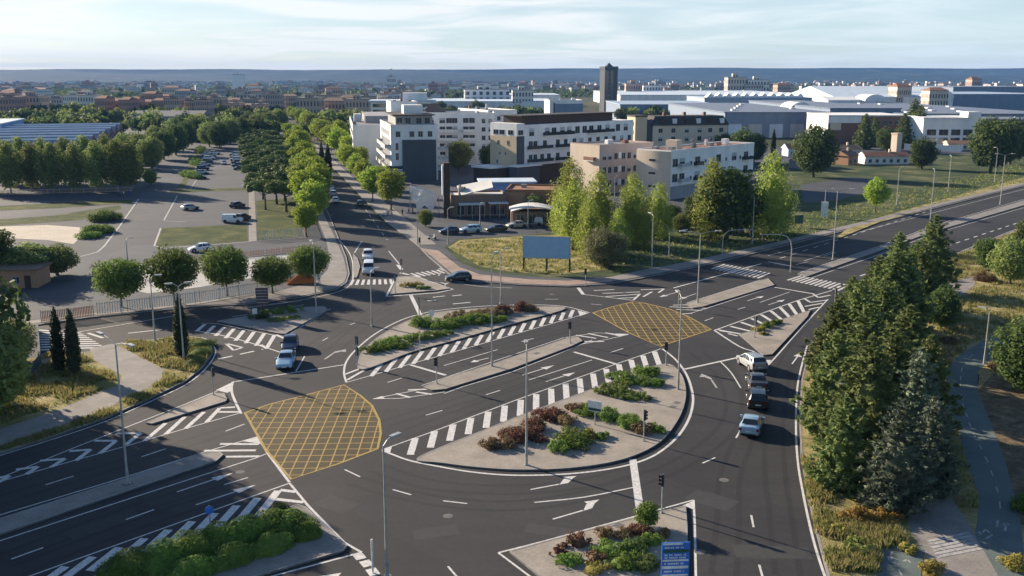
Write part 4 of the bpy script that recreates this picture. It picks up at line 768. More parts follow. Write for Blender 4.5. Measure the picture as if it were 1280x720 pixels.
for k, (px, rx, ry, h) in enumerate([((122, 292), 3.6, 2.8, 1.9), ((132, 276), 4.2, 3.0, 2.3), ((110, 298), 3.0, 2.0, 1.4), ((239, 222), 2.4, 10.0, 2.2), ((245, 205), 2.4, 13.0, 2.3), ((251, 190), 2.4, 14, 2.3)]):
    shrub(px, rx, ry, h, 'lf_hedge', ['rounded hedge clump beside the access lane', 'taller hedge clump beside the access lane', 'low hedge end by the sandy court', 'near stretch of hedge dividing lane and car park', 'middle stretch of hedge dividing lane and car park', 'far stretch of hedge dividing lane and car park'][k], 'hedges of the car park', [.9, .9, .9, .62, .44, .3][k], 'hedge', .14, .3, 120, 'hedge')
# --- island planting
PL = [((786, 478), 2.3, 1.5, .8, 'lf_hedge', 'broad green juniper on the upper corner of the big island'), ((766, 489), 2.0, 1.3, .65, 'lf_hedgelight', 'light green juniper spreading left of the broad one'), ((808, 468), 1.7, 1.2, .8, 'lf_hedge', 'green juniper below the signal at the island corner'), ((789, 498), 1.8, 1.1, .6, 'lf_hedge', 'low green juniper at the lower edge of the upper bed'), ((818, 482), 1.2, .9, .6, 'lf_hedge', 'small juniper at the right end of the upper bed'),
      ((718, 553), 2.0, 1.3, .9, 'lf_hedge', 'round green bush in the lower bed behind the tall lamp'), ((700, 562), 1.2, .9, .7, 'lf_hedge', 'green bush left of the round one in the lower bed'), ((739, 548), .6, .5, .8, 'lf_yellow', 'small yellow bush between the green ones'), ((752, 550), .9, .5, .5, 'lf_hedge', 'small low green bush right of the yellow one'),
      ((786, 535), 1.0, .9, 1.2, 'lf_hedge', 'upright green bush below the white signboard'), ((802, 541), 1.0, .8, .9, 'lf_brown', 'olive bush next to the signal pole'), ((820, 540), .9, .6, .6, 'lf_hedge', 'low bush right of the signal pole'), ((760, 524), 1.2, .9, .9, 'lf_hedge', 'green bush right of the white signboard'), ((735, 518), 1.1, .9, 1.0, 'lf_hedge', 'green bush behind the white signboard'), ((720, 515), 1.2, .7, .8, 'lf_brown', 'brownish bush left of the white signboard'),
      ((686, 524), 1.4, 1.0, 1.0, 'lf_red', 'dark red bush at the upper middle of the island'), ((706, 530), 1.0, .8, .8, 'lf_brown', 'faded red brown bush in the middle of the island'), ((666, 538), 1.3, .9, 1.0, 'lf_red', 'dark red bush beside the tall lamp'), ((645, 550), 1.3, 1.0, 1.1, 'lf_red', 'wide dark red bush left of the tall lamp'), ((632, 560), .8, .7, 1.0, 'lf_brown', 'brown bush at the left end of the planting'), ((612, 560), .8, .6, .8, 'lf_brown', 'dry brown bush farthest left on the big island'), ((672, 552), .8, .6, .6, 'lf_red', 'small red tuft in front of the tall lamp')]
for px, rx, ry, h, mt, lb in PL: shrub(px, rx * 1.35, ry * 1.35, h * 1.1, mt, lb, 'shrubs on the big island', rnd.uniform(0, 3))
PN = [((468, 440), 2.4, .9, .7, 'lf_hedge', 'low green hedge at the left tip of the far island'), ((495, 431), 2.8, 1.1, .9, 'lf_hedge', 'long green hedge at mid left of the far island'), ((530, 424), 2.8, 1.0, .8, 'lf_hedgelight', 'light green hedge in front on the far island'), ((553, 420), 1.4, .6, .6, 'lf_hedge', 'short dark hedge piece near the sunken road'), ((530, 408), 2.0, 1.2, 1.2, 'lf_hedge', 'dark rounded hedge at the back of the far island'), ((560, 410), 2.6, 1.3, 1.1, 'lf_hedge', 'wide hedge behind the stop lines'), ((590, 404), 2.6, 1.2, 1.1, 'lf_hedge', 'hedge left of the tall lamp on the far island'), ((612, 396), 3.2, 1.4, 1.0, 'lf_brown', 'olive brown hedge with grass tops'), ((580, 396), 3.0, 1.2, .7, 'lf_brown', 'tall dry grass hedge along the far kerb'), ((634, 392), 1.8, 1.0, 1.1, 'lf_red', 'red bush right of the hedges'), ((652, 389), 1.0, .8, 1.5, 'lf_red', 'bright red upright bush on the far island'), ((664, 390), .9, .7, 1.2, 'lf_brown', 'dark brown bush at the right end of the far island'), ((612, 404), 2.4, .9, .9, 'lf_hedge', 'low dark hedge right of the tall lamp'), ((500, 436), 1.6, .8, .6, 'lf_hedge', 'small hedge at the front left of the far island')]
for px, rx, ry, h, mt, lb in PN: shrub(px, rx * 1.25, ry * 1.25, h * 1.1, mt, lb, 'hedges on the far island', .55, 'hedge', name='hedge')
PH = [((165, 722), 2.4, 1.5, 1.7, 'lf_hedge'), ((205, 712), 2.2, 1.5, 1.7, 'lf_hedge'), ((240, 700), 2.3, 1.5, 1.8, 'lf_hedge'), ((275, 688), 2.2, 1.4, 1.7, 'lf_hedge'), ((305, 680), 2.0, 1.4, 1.7, 'lf_hedge'), ((338, 668), 2.0, 1.3, 1.6, 'lf_hedge'), ((363, 666), 1.7, 1.3, 1.5, 'lf_hedge'), ((382, 672), 1.3, 1.0, 1.2, 'lf_hedge'), ((340, 688), 1.9, 1.1, 1.1, 'lf_hedge'), ((290, 704), 2.0, 1.1, 1.2, 'lf_hedge'), ((240, 722), 2.2, 1.1, 1.2, 'lf_hedge'), ((350, 653), 1.0, .8, 1.3, 'lf_dark')]
for k, (px, rx, ry, h, mt) in enumerate(PH): hump(px, rx * .95, ry, h, mt, ORD[k] + ' rounded hump counted from the left of the big shaded hedge' if k < 8 else ['front lower hump of the shaded hedge, right end', 'front lower hump of the shaded hedge, middle', 'front lower hump of the shaded hedge, left end', 'dark top knob at the tip of the shaded hedge'][k - 8], 'humps of the shaded hedge', .8)
p = G(808, 661); tag(link('shrub', crown_round(.95, 1.9, 1.0, 30, 900, .12, 'lf_hedge', 77, .06, 'shrub'), None, (p.x, p.y, .13)), 'round clipped green ball bush beside the traffic light', 'shrub', 'shrubs on the sign island')
for k, (px, rx, ry, h) in enumerate([((252, 434), 2.0, 1.0, .7), ((250, 445), 1.9, 1.0, .75), ((243, 456), 1.9, .9, .7), ((238, 434), 1.6, 1.0, .6)]): hump(px, rx, ry, h, 'lf_hedgelight', ['bright green low mound at the tip of the left verge, farthest one', 'bright green low mound along the kerb right of the single cypress', 'bright green low mound nearest on the curved kerb of the left verge', 'bright green low mound just behind the single cypress'][k], 'green mounds on the left verge', .9 + .25 * k, 'shrub', 'shrub')
PS = [((799, 668), .9, .7, .7, 'lf_red', 'red bush below the clipped ball bush'), ((775, 672), 1.0, .6, .6, 'lf_brown', 'tan bush left of the red one'), ((754, 672), .6, .5, .8, 'lf_brown', 'dark tuft in the paving near the drain cover'), ((723, 683), .75, .6, 1.1, 'lf_red', 'dark red bush on the left of the sign island'), ((700, 692), 1.0, .5, .4, 'lf_red', 'flat red ground cover patch at the island tip'), ((762, 692), 1.1, .8, .8, 'lf_hedge', 'green bush in the middle of the sign island'), ((795, 690), 1.1, .9, .9, 'lf_dark', 'dark green bush left of the blue sign'), ((815, 680), .8, .7, .7, 'lf_hedge', 'small green bush above the blue sign'), ((778, 708), 1.0, .9, .8, 'lf_hedge', 'green bush near the bottom edge left of the sign'), ((808, 712), 1.0, .8, .8, 'lf_dark', 'dark bush touching the left side of the blue sign'), ((712, 706), .9, .6, .7, 'lf_hedge', 'green bush low on the left of the sign island'), ((742, 715), 1.0, .7, .5, 'lf_yellow', 'yellowish dry bush at the bottom of the sign island'), ((745, 700), .8, .6, .6, 'lf_brown', 'brown bush between the greens of the sign island'), ((828, 672), .4, .4, .6, 'lf_brown', 'small dark tuft by the traffic light foot')]
for px, rx, ry, h, mt, lb in PS: shrub(px, rx * (1.25 if h < 1.5 else 1), ry * (1.25 if h < 1.5 else 1), h, mt, lb, 'shrubs on the sign island', rnd.uniform(0, 3), per=640, size=.12)
for px, rx, ry, h, mt, lb, g in [((345, 393), 2.6, .8, .9, 'lf_hedge', 'low hedge behind the dark sign board', .3), ((365, 391), 2.2, .7, 1.1, 'lf_hedge', 'taller clipped hedge at the right of the dark sign board', .3), ((325, 399), 1.8, .9, .9, 'lf_dark', 'dark bush left of the sign board post', .2), ((347, 402), 1.6, 1.0, .5, 'lf_hedgelight', 'light green ground cover in front of the sign board', .2), ((362, 399), 2.0, 1.1, .4, 'lf_hedgelight', 'flat green ground cover on the wedge island', .4), ((948, 414), 1.0, .8, .6, 'lf_yellow', 'yellowish shrub at the left of the splitter island', .7), ((958, 410), 1.2, .7, .7, 'lf_hedgelight', 'green shrub in the middle of the splitter island', .7), ((970, 406), 1.3, .7, .6, 'lf_hedge', 'dark shrub at the right of the splitter island', .7), ((955, 419), .8, .6, .4, 'lf_yellow', 'low dry shrub at the front of the splitter island', .7), ((515, 359), 2.2, .8, .9, 'lf_yellow', 'yellow green grass clump on the little triangular island', .2), ((530, 362), 1.6, .7, .5, 'lf_hedge', 'low green clump on the little triangular island', .2)]:
    shrub(px, rx, ry, h, mt, lb, None, g)
# --- loose grass on the verges: one uncountable mass
def inside(P, x, y):
    c = False; n = len(P)
    for i in range(n):
        a, b = P[i], P[i - 1]
        if (a[1] > y) != (b[1] > y) and x < (b[0] - a[0]) * (y - a[1]) / (b[1] - a[1]) + a[0]: c = not c
    return c
def grass(name, polys, holes, n, hlo, hhi, mats, label, seed, w=.07):
    q = random.Random(seed); mb = MB(); polys = [W(p) if not isinstance(p[0], Vector) else p for p in polys]; holes = [W(p) for p in holes]
    for P in polys:
        x0, x1, y0, y1 = min(p.x for p in P), max(p.x for p in P), min(p.y for p in P), max(p.y for p in P); k = 0; t = 0
        while k < n and t < n * 12:
            t += 1; x, y = q.uniform(x0, x1), q.uniform(y0, y1)
            if math.sin(x * .9 + 2 * math.sin(y * .5)) + math.sin(y * 1.1 + x * .3) < q.uniform(-1.6, .9): continue
            if not inside(P, x, y) or any(inside(h_, x, y) for h_ in holes): continue
            k += 1; m_ = 0 if q.random() < .72 else 1
            for j in range(4):
                a = q.uniform(0, 6.28); h = q.uniform(hlo, hhi); dx, dy = math.cos(a) * w, math.sin(a) * w; bx, by = x + q.uniform(-.25, .25), y + q.uniform(-.25, .25); lx, ly = q.uniform(-.25, .25), q.uniform(-.25, .25)
                mb.poly([(bx - dx, by - dy, .1), (bx + dx, by + dy, .1), (bx + lx, by + ly, .1 + h)], m_)
    o = mb.build(name, [M[m] for m in mats]); return tag(o, label, 'grass', None, 'stuff')
grass('dry_grass', [[(45, 470), (60, 444), (100, 444), (143, 470), (142, 484), (110, 494), (60, 512), (0, 532), (-40, 540), (-30, 480)], [(160, 428), (215, 424), (250, 425), (262, 434), (264, 443), (250, 460), (228, 478), (190, 497), (130, 524), (60, 548), (0, 566), (0, 561), (60, 541), (140, 511), (172, 494), (203, 478), (207, 462), (160, 438)]], [], 3400, .15, .55, ('bladesdry', 'bladesgreen'), 'tufts of dry yellow grass over the left verge', 5)
grass('dry_grass', [[(1040, 715), (1022, 665), (1010, 615), (1004, 572), (1050, 640), (1120, 660), (1135, 680), (1098, 690), (1096, 718)], [(1140, 440), (1165, 400), (1190, 385), (1222, 362), (1280, 340), (1280, 402), (1235, 420), (1195, 446), (1180, 470), (1186, 505), (1212, 590), (1222, 640), (1212, 655), (1180, 600), (1165, 510)], [(1190, 322), (1252, 297), (1275, 290), (1278, 320), (1222, 344), (1145, 366)]], [[(1110, 685), (1156, 690), (1150, 730), (1098, 730)]], 2800, .15, .6, ('bladesdry', 'bladesgreen'), 'tufts of yellow grass over the right bank', 6)
grass('dry_grass', [[(560, 311), (575, 303), (660, 298), (720, 296), (760, 308), (760, 338), (700, 344), (641, 341), (600, 334)]], [], 2200, .2, .6, ('bladesdry', 'bladesgreen'), 'tall dry grass around the billboard', 7, .09)
grass('field_grass', [[(766, 342), (850, 331), (1000, 296), (1280, 228), (1280, 205), (1000, 270), (766, 305)]], [], 3000, .2, .6, ('bladesgreen', 'bladesdry'), 'rough green grass of the field beside the avenue', 8, .09)
# ================================================================ VEHICLES
KINDS = dict(
 hatch=dict(W=1.76, wb=(1.28, -1.26), st=[(2.02, .78, .32, .52, .60, .54), (1.93, .93, .22, .66, .78, .68), (1.25, 1, .20, .84, .80, .88), (.88, 1, .20, .92, .82, .98), (.10, 1, .20, .95, .64, 1.44), (-.6, 1, .20, .97, .64, 1.49), (-1.45, 1, .20, 1.0, .60, 1.42), (-1.90, .97, .22, 1.0, .70, 1.02), (-2.02, .90, .34, .86, .66, .90)], ws=(3, 4), rw=(6, 7), side=(3, 7)),
 sedan=dict(W=1.82, wb=(1.38, -1.36), st=[(2.28, .78, .32, .52, .62, .54), (2.16, .93, .22, .66, .80, .68), (1.35, 1, .20, .84, .82, .88), (.92, 1, .20, .92, .83, .97), (.12, 1, .20, .94, .64, 1.39), (-.65, 1, .20, .95, .64, 1.43), (-1.15, 1, .20, .97, .61, 1.38), (-1.75, .99, .20, .98, .76, 1.02), (-2.18, .95, .24, .96, .76, .98), (-2.28, .88, .34, .84, .66, .86)], ws=(3, 4), rw=(6, 7), side=(3, 7)),
 suv=dict(W=1.86, wb=(1.36, -1.34), st=[(2.16, .80, .38, .62, .66, .64), (2.06, .94, .28, .80, .82, .82), (1.35, 1, .26, .98, .84, 1.02), (1.0, 1, .26, 1.04, .85, 1.10), (.30, 1, .26, 1.06, .68, 1.58), (-.6, 1, .26, 1.08, .68, 1.64), (-1.75, 1, .26, 1.10, .64, 1.58), (-2.08, .97, .28, 1.08, .74, 1.12), (-2.18, .92, .38, .98, .68, 1.0)], ws=(3, 4), rw=(6, 7), side=(3, 7)),
 van=dict(W=1.86, wb=(1.40, -1.40), st=[(2.2, .80, .36, .60, .66, .64), (2.1, .94, .26, .84, .84, .88), (1.65, 1, .24, 1.0, .85, 1.06), (1.42, 1, .24, 1.05, .86, 1.14), (.85, 1, .24, 1.08, .74, 1.78), (.2, 1, .24, 1.1, .76, 1.85), (-2.05, 1, .24, 1.1, .74, 1.83), (-2.16, .98, .26, 1.1, .80, 1.12), (-2.22, .94, .34, .95, .78, .97)], ws=(3, 4), rw=(6, 7), side=(3, 5)))
CACHE = {}
def carparts(kind):
    if kind in CACHE: return CACHE[kind]
    K = KINDS[kind]; hw = K['W'] / 2; st = K['st']; rings = []
    for (x, ws, zb, zs, wt, zt) in st:
        w = hw * ws; cab = zt - zs > .2
        prof = [(w * .86, zb), (w, zb + .12), (w, (zb + zs) / 2 + .06), (w * .975, zs), (wt * (1 if cab else 1), zt), (wt * .6, zt + (.035 if cab else .02)), (0, zt + (.05 if cab else .03))]
        rings.append([(x, -a, z) for a, z in prof] + [(x, a, z) for a, z in reversed(prof[:-1])])
    mb = MB(); n = len(rings[0])
    for r in rings: mb.v += r
    for i in range(len(rings) - 1):
        for j in range(n - 1): mb.f.append((i * n + j, i * n + j + 1, (i + 1) * n + j + 1, (i + 1) * n + j)); mb.m.append(0)
        mb.f.append((i * n + n - 1, i * n, (i + 1) * n, (i + 1) * n + n - 1)); mb.m.append(1)
    mb.f.append(tuple(reversed(range(n)))); mb.m.append(0); mb.f.append(tuple((len(rings) - 1) * n + j for j in range(n))); mb.m.append(0)
    zl = st[1][2]
    for x in K['wb']:
        for s in (-1, 1): mb.tube((x, s * (hw - .12), .37), (x, s * (hw + .004), .37), .40, n=18, m=1)      # dark wheel arch
    mb.box(st[0][0] - .10, st[0][0] + .015, -hw * .62, hw * .62, .30, .44, 1); mb.box(st[-1][0] - .02, st[-1][0] + .12, -hw * .7, hw * .7, .30, .42, 1)   # bumper grille strips
    R = dict(body=mb)
    def glass(a, b, kind_):
        g = MB(); (xa, wa, _, za, ta, tta), (xb, wb_, _, zb, tb, ttb) = st[a], st[b]
        e = .035; d = Vector((xb - xa, 0, ttb - tta)); nn = Vector((-d.z, 0, d.x)).normalized();
        if nn.z < 0: nn = -nn
        p = lambda t, s_: Vector((xa + (xb - xa) * t, s_ * (ta + (tb - ta) * t) * .93, tta + (ttb - tta) * t + .035)) + nn * e * .6
        g.poly([p(.08, -1), p(.93, -1), p(.93, 1), p(.08, 1)] if xb < xa else [p(.08, 1), p(.93, 1), p(.93, -1), p(.08, -1)])
        return g
    R['windscreen'] = glass(K['ws'][0], K['ws'][1], 0); R['rear_window'] = glass(K['rw'][1], K['rw'][0], 1)
    i0, i1 = K['side']
    def sidepoint(x, t, s):
        for i in range(len(st) - 1):
            if st[i][0] >= x >= st[i + 1][0]:
                k = (st[i][0] - x) / (st[i][0] - st[i + 1][0]); break
        L = lambda q: st[i][q] + (st[i + 1][q] - st[i][q]) * k
        w0, w1 = hw * L(1) * .975, L(4); z0, z1 = L(3), L(5)
        return Vector((x, s * (w0 + (w1 - w0) * t + .016), z0 + (z1 - z0) * t + .008))
    xf, xm, xr = st[K['ws'][0]][0] - .12, -.30 if kind != 'van' else .35, st[i1][0] + .18
    xft = st[K['ws'][1]][0] + .05; xrt = st[i1 - 1][0] - .02
    for s in (-1, 1):
        for nm, q in (('f', [(xf, .10), (xm + .05, .10), (xm + .05, .88), (xft, .88)]), ('r', [(xm - .05, .10), (xr, .12), (xrt, .86), (xm - .05, .88)])):
            if kind == 'van' and nm == 'r': continue
            g = MB(); P = [sidepoint(x, t, s) for x, t in q]; g.poly(P if s < 0 else list(reversed(P))); R['side_%s%d' % (nm, s)] = g
    w = MB(); w.tube((0, -.10, 0), (0, .10, 0), .32, n=18); R['wheel'] = w
    w = MB(); w.tube((0, .095, 0), (0, .112, 0), .21, .19, n=14); R['rim'] = w
    fx, rx = st[1][0], st[-2][0]
    for s in (-1, 1):
        g = MB(); g.box(fx - .16, fx + .05, min(s * hw * .62, s * hw * .90), max(s * hw * .62, s * hw * .90), st[1][3] - .15, st[1][3] - .01); R['headlight%d' % s] = g
        g = MB(); zt_ = st[-2][3]; g.box(st[-1][0] - .02, rx + .10, min(s * hw * .70, s * hw * .93), max(s * hw * .70, s * hw * .93), zt_ - .30, zt_ - .06); R['tail%d' % s] = g
        g = MB(); g.box(xf - .22, xf - .04, min(s * (hw - .02), s * (hw + .2)), max(s * (hw - .02), s * (hw + .2)), st[3][3] + .0, st[3][3] + .15); R['mirror%d' % s] = g
    g = MB(); g.box(st[-1][0] - .035, st[-1][0], -.26, .26, .56, .67); R['plate_r'] = g
    g = MB(); g.box(st[0][0] - .01, st[0][0] + .03, -.26, .26, .36, .46); R['plate_f'] = g
    CACHE[kind] = R; return R
MESH = {}
def car(kind, colour, px, toward=None, label='', group=None, far=False, a=None, loc=None, z=0.0, name='parked_car'):
    p = loc if loc is not None else G(*px)
    if a is None: q = G(*toward); a = math.atan2(q.y - p.y, q.x - p.x)
    R = carparts(kind); K = KINDS[kind]; hw = K['W'] / 2
    cat = 'van' if kind == 'van' else 'car'; name = 'van' if kind == 'van' else name
    if far:
        key = kind + '_far'
        if key not in MESH:
            m = MB()
            def add(g, mi=None, off=(0, 0, 0)):
                b = len(m.v); m.v += [(v[0] + off[0], v[1] + off[1], v[2] + off[2]) for v in g.v]; m.f += [tuple(i + b for i in f) for f in g.f]; m.m += [mi if mi is not None else k for k in g.m]
            add(R['body']); [add(R[k], 2) for k in R if k.startswith(('wind', 'rear', 'side'))]
            for x in K['wb']:
                for s in (-1, 1): add(R['wheel'], 1, (x, s * (hw - .09), .32))
            [add(R[k], 3) for k in R if k.startswith('head')]; [add(R[k], 4) for k in R if k.startswith('tail')]; [add(R[k], 0) for k in R if k.startswith('mirror')]
            MESH[key] = m.mesh('car_body', [M['car_white'], M['darkmetal'], M['carglass'], M['headlamp'], M['tail']], 35)
        o = link(name, MESH[key], None, (p.x, p.y, z), a); o.material_slots[0].link = 'OBJECT'; o.material_slots[0].material = M['car_' + colour]
        return tag(o, label, cat, group)
    root = thing(name, (p.x, p.y, z), a, label, cat, group)
    def part(nm, key, mats, parent=root, loc=None, sm=30):
        k = (kind, key)
        if k not in MESH: MESH[k] = R[key].mesh(nm, [M[x] for x in mats], sm)
        return link(nm, MESH[k], parent, loc)
    b = part('body', 'body', ['car_white', 'darkmetal'], sm=35); b.material_slots[0].link = 'OBJECT'; b.material_slots[0].material = M['car_' + colour]
    part('windscreen', 'windscreen', ['carglass']); part('rear_window', 'rear_window', ['carglass'])
    for k in R:
        if k.startswith('side_'): part('side_window', k, ['carglass'])
        if k.startswith('headlight'): part('headlight', k, ['headlamp'])
        if k.startswith('tail'): part('tail_light', k, ['tail'])
        if k.startswith('mirror'):
            o = part('wing_mirror', k, ['car_white']); o.material_slots[0].link = 'OBJECT'; o.material_slots[0].material = M['car_' + colour]
        if k.startswith('plate'): part('number_plate', k, ['plate'])
    for x in K['wb']:
        for s in (-1, 1):
            w = part('wheel', 'wheel', ['tyre'], root, (x, s * (hw - .09), .32)); r = part('rim', 'rim', ['rim'], w)
            if s < 0: r.rotation_euler = (0, 0, PI)
    return root
qa = 'vehicles queuing at the right stop line'
car('suv', 'silver', (939, 459), (921, 447), 'silver grey estate car first in the right queue, turned towards the stop line', qa, name='waiting_car')
car('sedan', 'grey', (945, 482), (938, 464), 'dark grey car second in the right queue', qa, name='waiting_car')
car('suv', 'black', (946, 505), (943, 485), 'black four wheel drive with pale roof, third in the right queue', qa, name='waiting_car')
car('sedan', 'paleblue', (939, 537), (947, 512), 'pale silver blue saloon last in the right queue', qa, name='waiting_car')
car('sedan', 'paleblue', (358, 456), (352, 471), 'pale blue white saloon facing the camera at the left stop line', None, name='waiting_car')
car('hatch', 'darkblue', (363, 436), (358, 453), 'dark car waiting behind the pale blue saloon', None, name='waiting_car')
car('van', 'white', (461, 341), (460, 352), 'white van first at the north zebra crossing', None)
car('suv', 'white', (460, 324), (461, 340), 'white car waiting behind the van at the north crossing', None, name='waiting_car')
car('hatch', 'black', (573, 351), (560, 351.5), 'black hatchback driving past the little triangular island', None, name='moving_car')
car('hatch', 'grey', (450, 257), (443, 243), 'dark grey car driving up the shaded north street', None, name='moving_car', far=False)
pk = 'cars in the car park'
car('hatch', 'white', (250, 315), (240, 316), 'white car on the access lane in front of the lawn plot', None, False, name='moving_car', z=.14)
car('hatch', 'silver', (238, 263), (248, 262), 'lone silver car in the middle of the near parking bay', pk, True, z=.14)
car('hatch', 'darkblue', (297, 260), (306, 258.5), 'dark car parked near the lawn edge behind the white van', pk, True, z=.14)
car('van', 'white', (291, 279), (301, 279), 'white van parked beside the lawn plot', pk, True, z=.14)
car('hatch', 'black', (304, 275.5), (311, 274), 'dark car half hidden by the white van', pk, True, z=.14)
car('van', 'white', (186, 222), (194, 222), 'white van parked by the grove', pk, True, z=.14)
car('sedan', 'silver', (280, 206), (280, 214), 'silver car driving down the aisle between the parked rows', pk, True, z=.14, name='moving_car')
row = [(250, 224, 'grey'), (252, 218, 'silver'), (254, 213, 'darkblue'), (257, 208, 'silver'), (259, 203.5, 'grey'), (262, 200, 'white'), (264, 196.5, 'silver'), (258, 196, 'white'), (269, 193.5, 'white'), (262, 192.5, 'beige')]
for k, (u, v, c_) in enumerate(row): car(['hatch', 'sedan', 'suv'][k % 3], c_, (u, v), None, ORD[k] + ' parked car from the near end of the long left row in the car park', pk, True, a=math.radians(17), z=.14)
for k, (u, v, c_) in enumerate([(299, 213, 'black'), (297, 209, 'grey'), (295.5, 205, 'darkblue'), (294, 201.5, 'white'), (293.5, 198, 'white'), (293, 195, 'silver')]): car(['hatch', 'suv'][k % 2], c_, (u, v), None, ORD[k] + ' parked car from the near end of the short right row in the car park', pk, True, a=math.radians(197), z=.14)
for k, (u, v, c_, kd) in enumerate([(561, 293, 'darkblue', 'hatch'), (588, 291.5, 'paleblue', 'suv'), (620, 290, 'black', 'sedan'), (646, 285, 'beige', 'sedan'), (668, 282, 'silver', 'van')]): car(kd, c_, (u, v), None, ['dark blue car leftmost of those parked before the bar', 'pale blue car parked before the bar', 'black saloon parked before the bar', 'beige saloon parked by the curved roof kiosk', 'silver van at the right end of the parked row before the bar'][k], 'cars parked before the bar', True, a=math.radians(200 if k < 4 else 160), z=.14)
for k, (u, v, c_) in enumerate([(419, 253, 'white'), (416, 245, 'silver'), (413, 238, 'white'), (410, 231, 'grey'), (407, 226, 'silver'), (393, 193, 'silver'), (384, 182, 'grey'), (366, 170, 'red'), (362, 166, 'silver'), (378, 176, 'white')]): car(['hatch', 'suv', 'sedan'][k % 3], c_, (u, v), None, ORD[k] + ' car from the near end parked along the left kerb of the north street', 'cars along the north street', True, a=math.radians(106), z=.0)
for k, (u, v) in enumerate([(1153, 178), (1178, 177), (1166, 178)]): car('hatch', ['white', 'white', 'silver'][k], (u, v), None, ['white car parked before the glazed hall, left one', 'white car parked before the glazed hall, right one', 'silver car between two white ones before the glazed hall'][k], None, True, a=.3, z=.1)
# ================================================================ STREET FURNITURE
def lamp(px, topv, label, arms=1, a=0.0, L=1.8, group='street lamps of the junction', z=.1, name='street_lamp', rise=.35):
    p = G(*px); h = max(4.0, hgt(p.y, topv) - z); root = thing(name, (p.x, p.y, z), a, label, 'street lamp', group)
    b = MB(); b.box(-.2, .2, -.2, .2, 0, .06); b.tube((0, 0, .06), (0, 0, 1.1), .13, .12, 10); b.tube((0, 0, 1.1), (0, 0, h), .10, .055, 8); b.build('pole', M['galv'], root, smooth=40)
    for s in ([1] if arms == 1 else [1, -1]):
        b = MB(); b.path([(0, 0, h - .05), (s * L * .5, 0, h + rise * .75), (s * L, 0, h + rise)], .042, 6); b.build('arm', M['galv'], root, smooth=40)
        b = MB(); x0, x1 = sorted((s * (L - .1), s * (L + .75)))
        b.prism([(x0, -.14), (x1, -.17), (x1, .17), (x0, .14)], h + rise - .03, h + rise + .10, bottom=True); hd = b.build('lamp_head', M['galv'], root)
        b = MB(); b.box(x0 + .12, x1 - .06, -.11, .11, h + rise - .055, h + rise - .033); b.build('lens', M['lampglass'], hd)
    return root
A0 = math.radians(47.4); AP = A0 + PI / 2
lamp((160, 606), 430, 'tall lamp on the grey median in the lower left', 2, AP, 2.2); lamp((230, 453), 358, 'lamp beside the single cypress on the left verge', 2, .35, .7); lamp((194, 427), 348, 'slim lamp on the left verge before the round trees', 1, .2, .6); lamp((395.5, 392), 306, 'lamp at the tip of the wedge island with the hedge', 1, 2.0, .9); lamp((465, 408), 340, 'lamp at the rim of the far island near the queue of white vehicles', 1, .8, .7)
lamp((615, 459), 322, 'very tall lamp on the middle median', 1, 1.2, .9); lamp((626, 380), 314, 'slim lamp at the back kerb of the far island', 1, .2, .6); lamp((658, 583), 438, 'tall lamp among red shrubs on the big island', 1, 1.6, .9); lamp((847.5, 488), 372, 'tall lamp at the right corner of the big island', 1, 1.7, .9)
lamp((872, 379), 292, 'double armed lamp on the median nose by the zebra crossing', 2, 0.05, 2.2); lamp((814.5, 338), 270, 'lamp on the pavement before the poplars', 1, 1.9, .8); lamp((836, 321), 290, 'shorter lamp with long arm under the poplars', 1, 0.05, 2.4); lamp((940, 305), 246, 'lamp before the tall yellow green poplar', 1, 2.0, .6); lamp((1041, 325), 239, 'tall lamp on the avenue median beyond the zebra crossing', 1, .05, 2.2); lamp((1120.5, 257), 211, 'lamp in the field near the bright solitary tree', 1, .5, .8)
lamp((1162, 284), 214, 'tall lamp on the avenue median, second from the crossing', 1, 1.3, .8); lamp((1185, 240), 196, 'thin lamp at the far kerb of the avenue', 1, 1.4, .6); lamp((1250, 256), 194, 'double armed lamp at the far end of the avenue median', 2, .05, 1.7); lamp((1243, 228), 186, 'lamp at the field edge near the dark trees on the right', 1, 2.0, .7); lamp((1030, 272), 238, 'short lamp at the field edge beside the tall median lamp', 1, .05, 1.5)
lamp((1230, 456), 390, 'low lamp at the bend of the cycle path', 1, 2.2, .5); lamp((1074, 560), 486, 'lamp half hidden in the conifers with its arm over the kerb', 1, 3.1, 1.6); lamp((484, 722), 557, 'lamp at the bottom edge left of the sign island', 1, .9, .7); lamp((1111, 400), 360, 'lamp among the far conifers with its arm to the left', 1, 3.0, 1.2)
lamp((560, 305), 262, 'lamp at the corner of the bar parking strip', 1, .6, .6); lamp((522, 306), 252, 'thin post lamp at the corner of the north street', 1, .6, .5); lamp((600, 283), 256, 'low lamp before the bar awnings', 1, .6, .4); lamp((660, 286), 253, 'lamp in front of the curved roof kiosk', 1, .6, .5); lamp((768, 255), 222, 'lamp in the yard below the pink block', 1, .6, .7); lamp((160, 330), 308, 'thin lamp at the mouth of the access lane', 1, .6, .4)
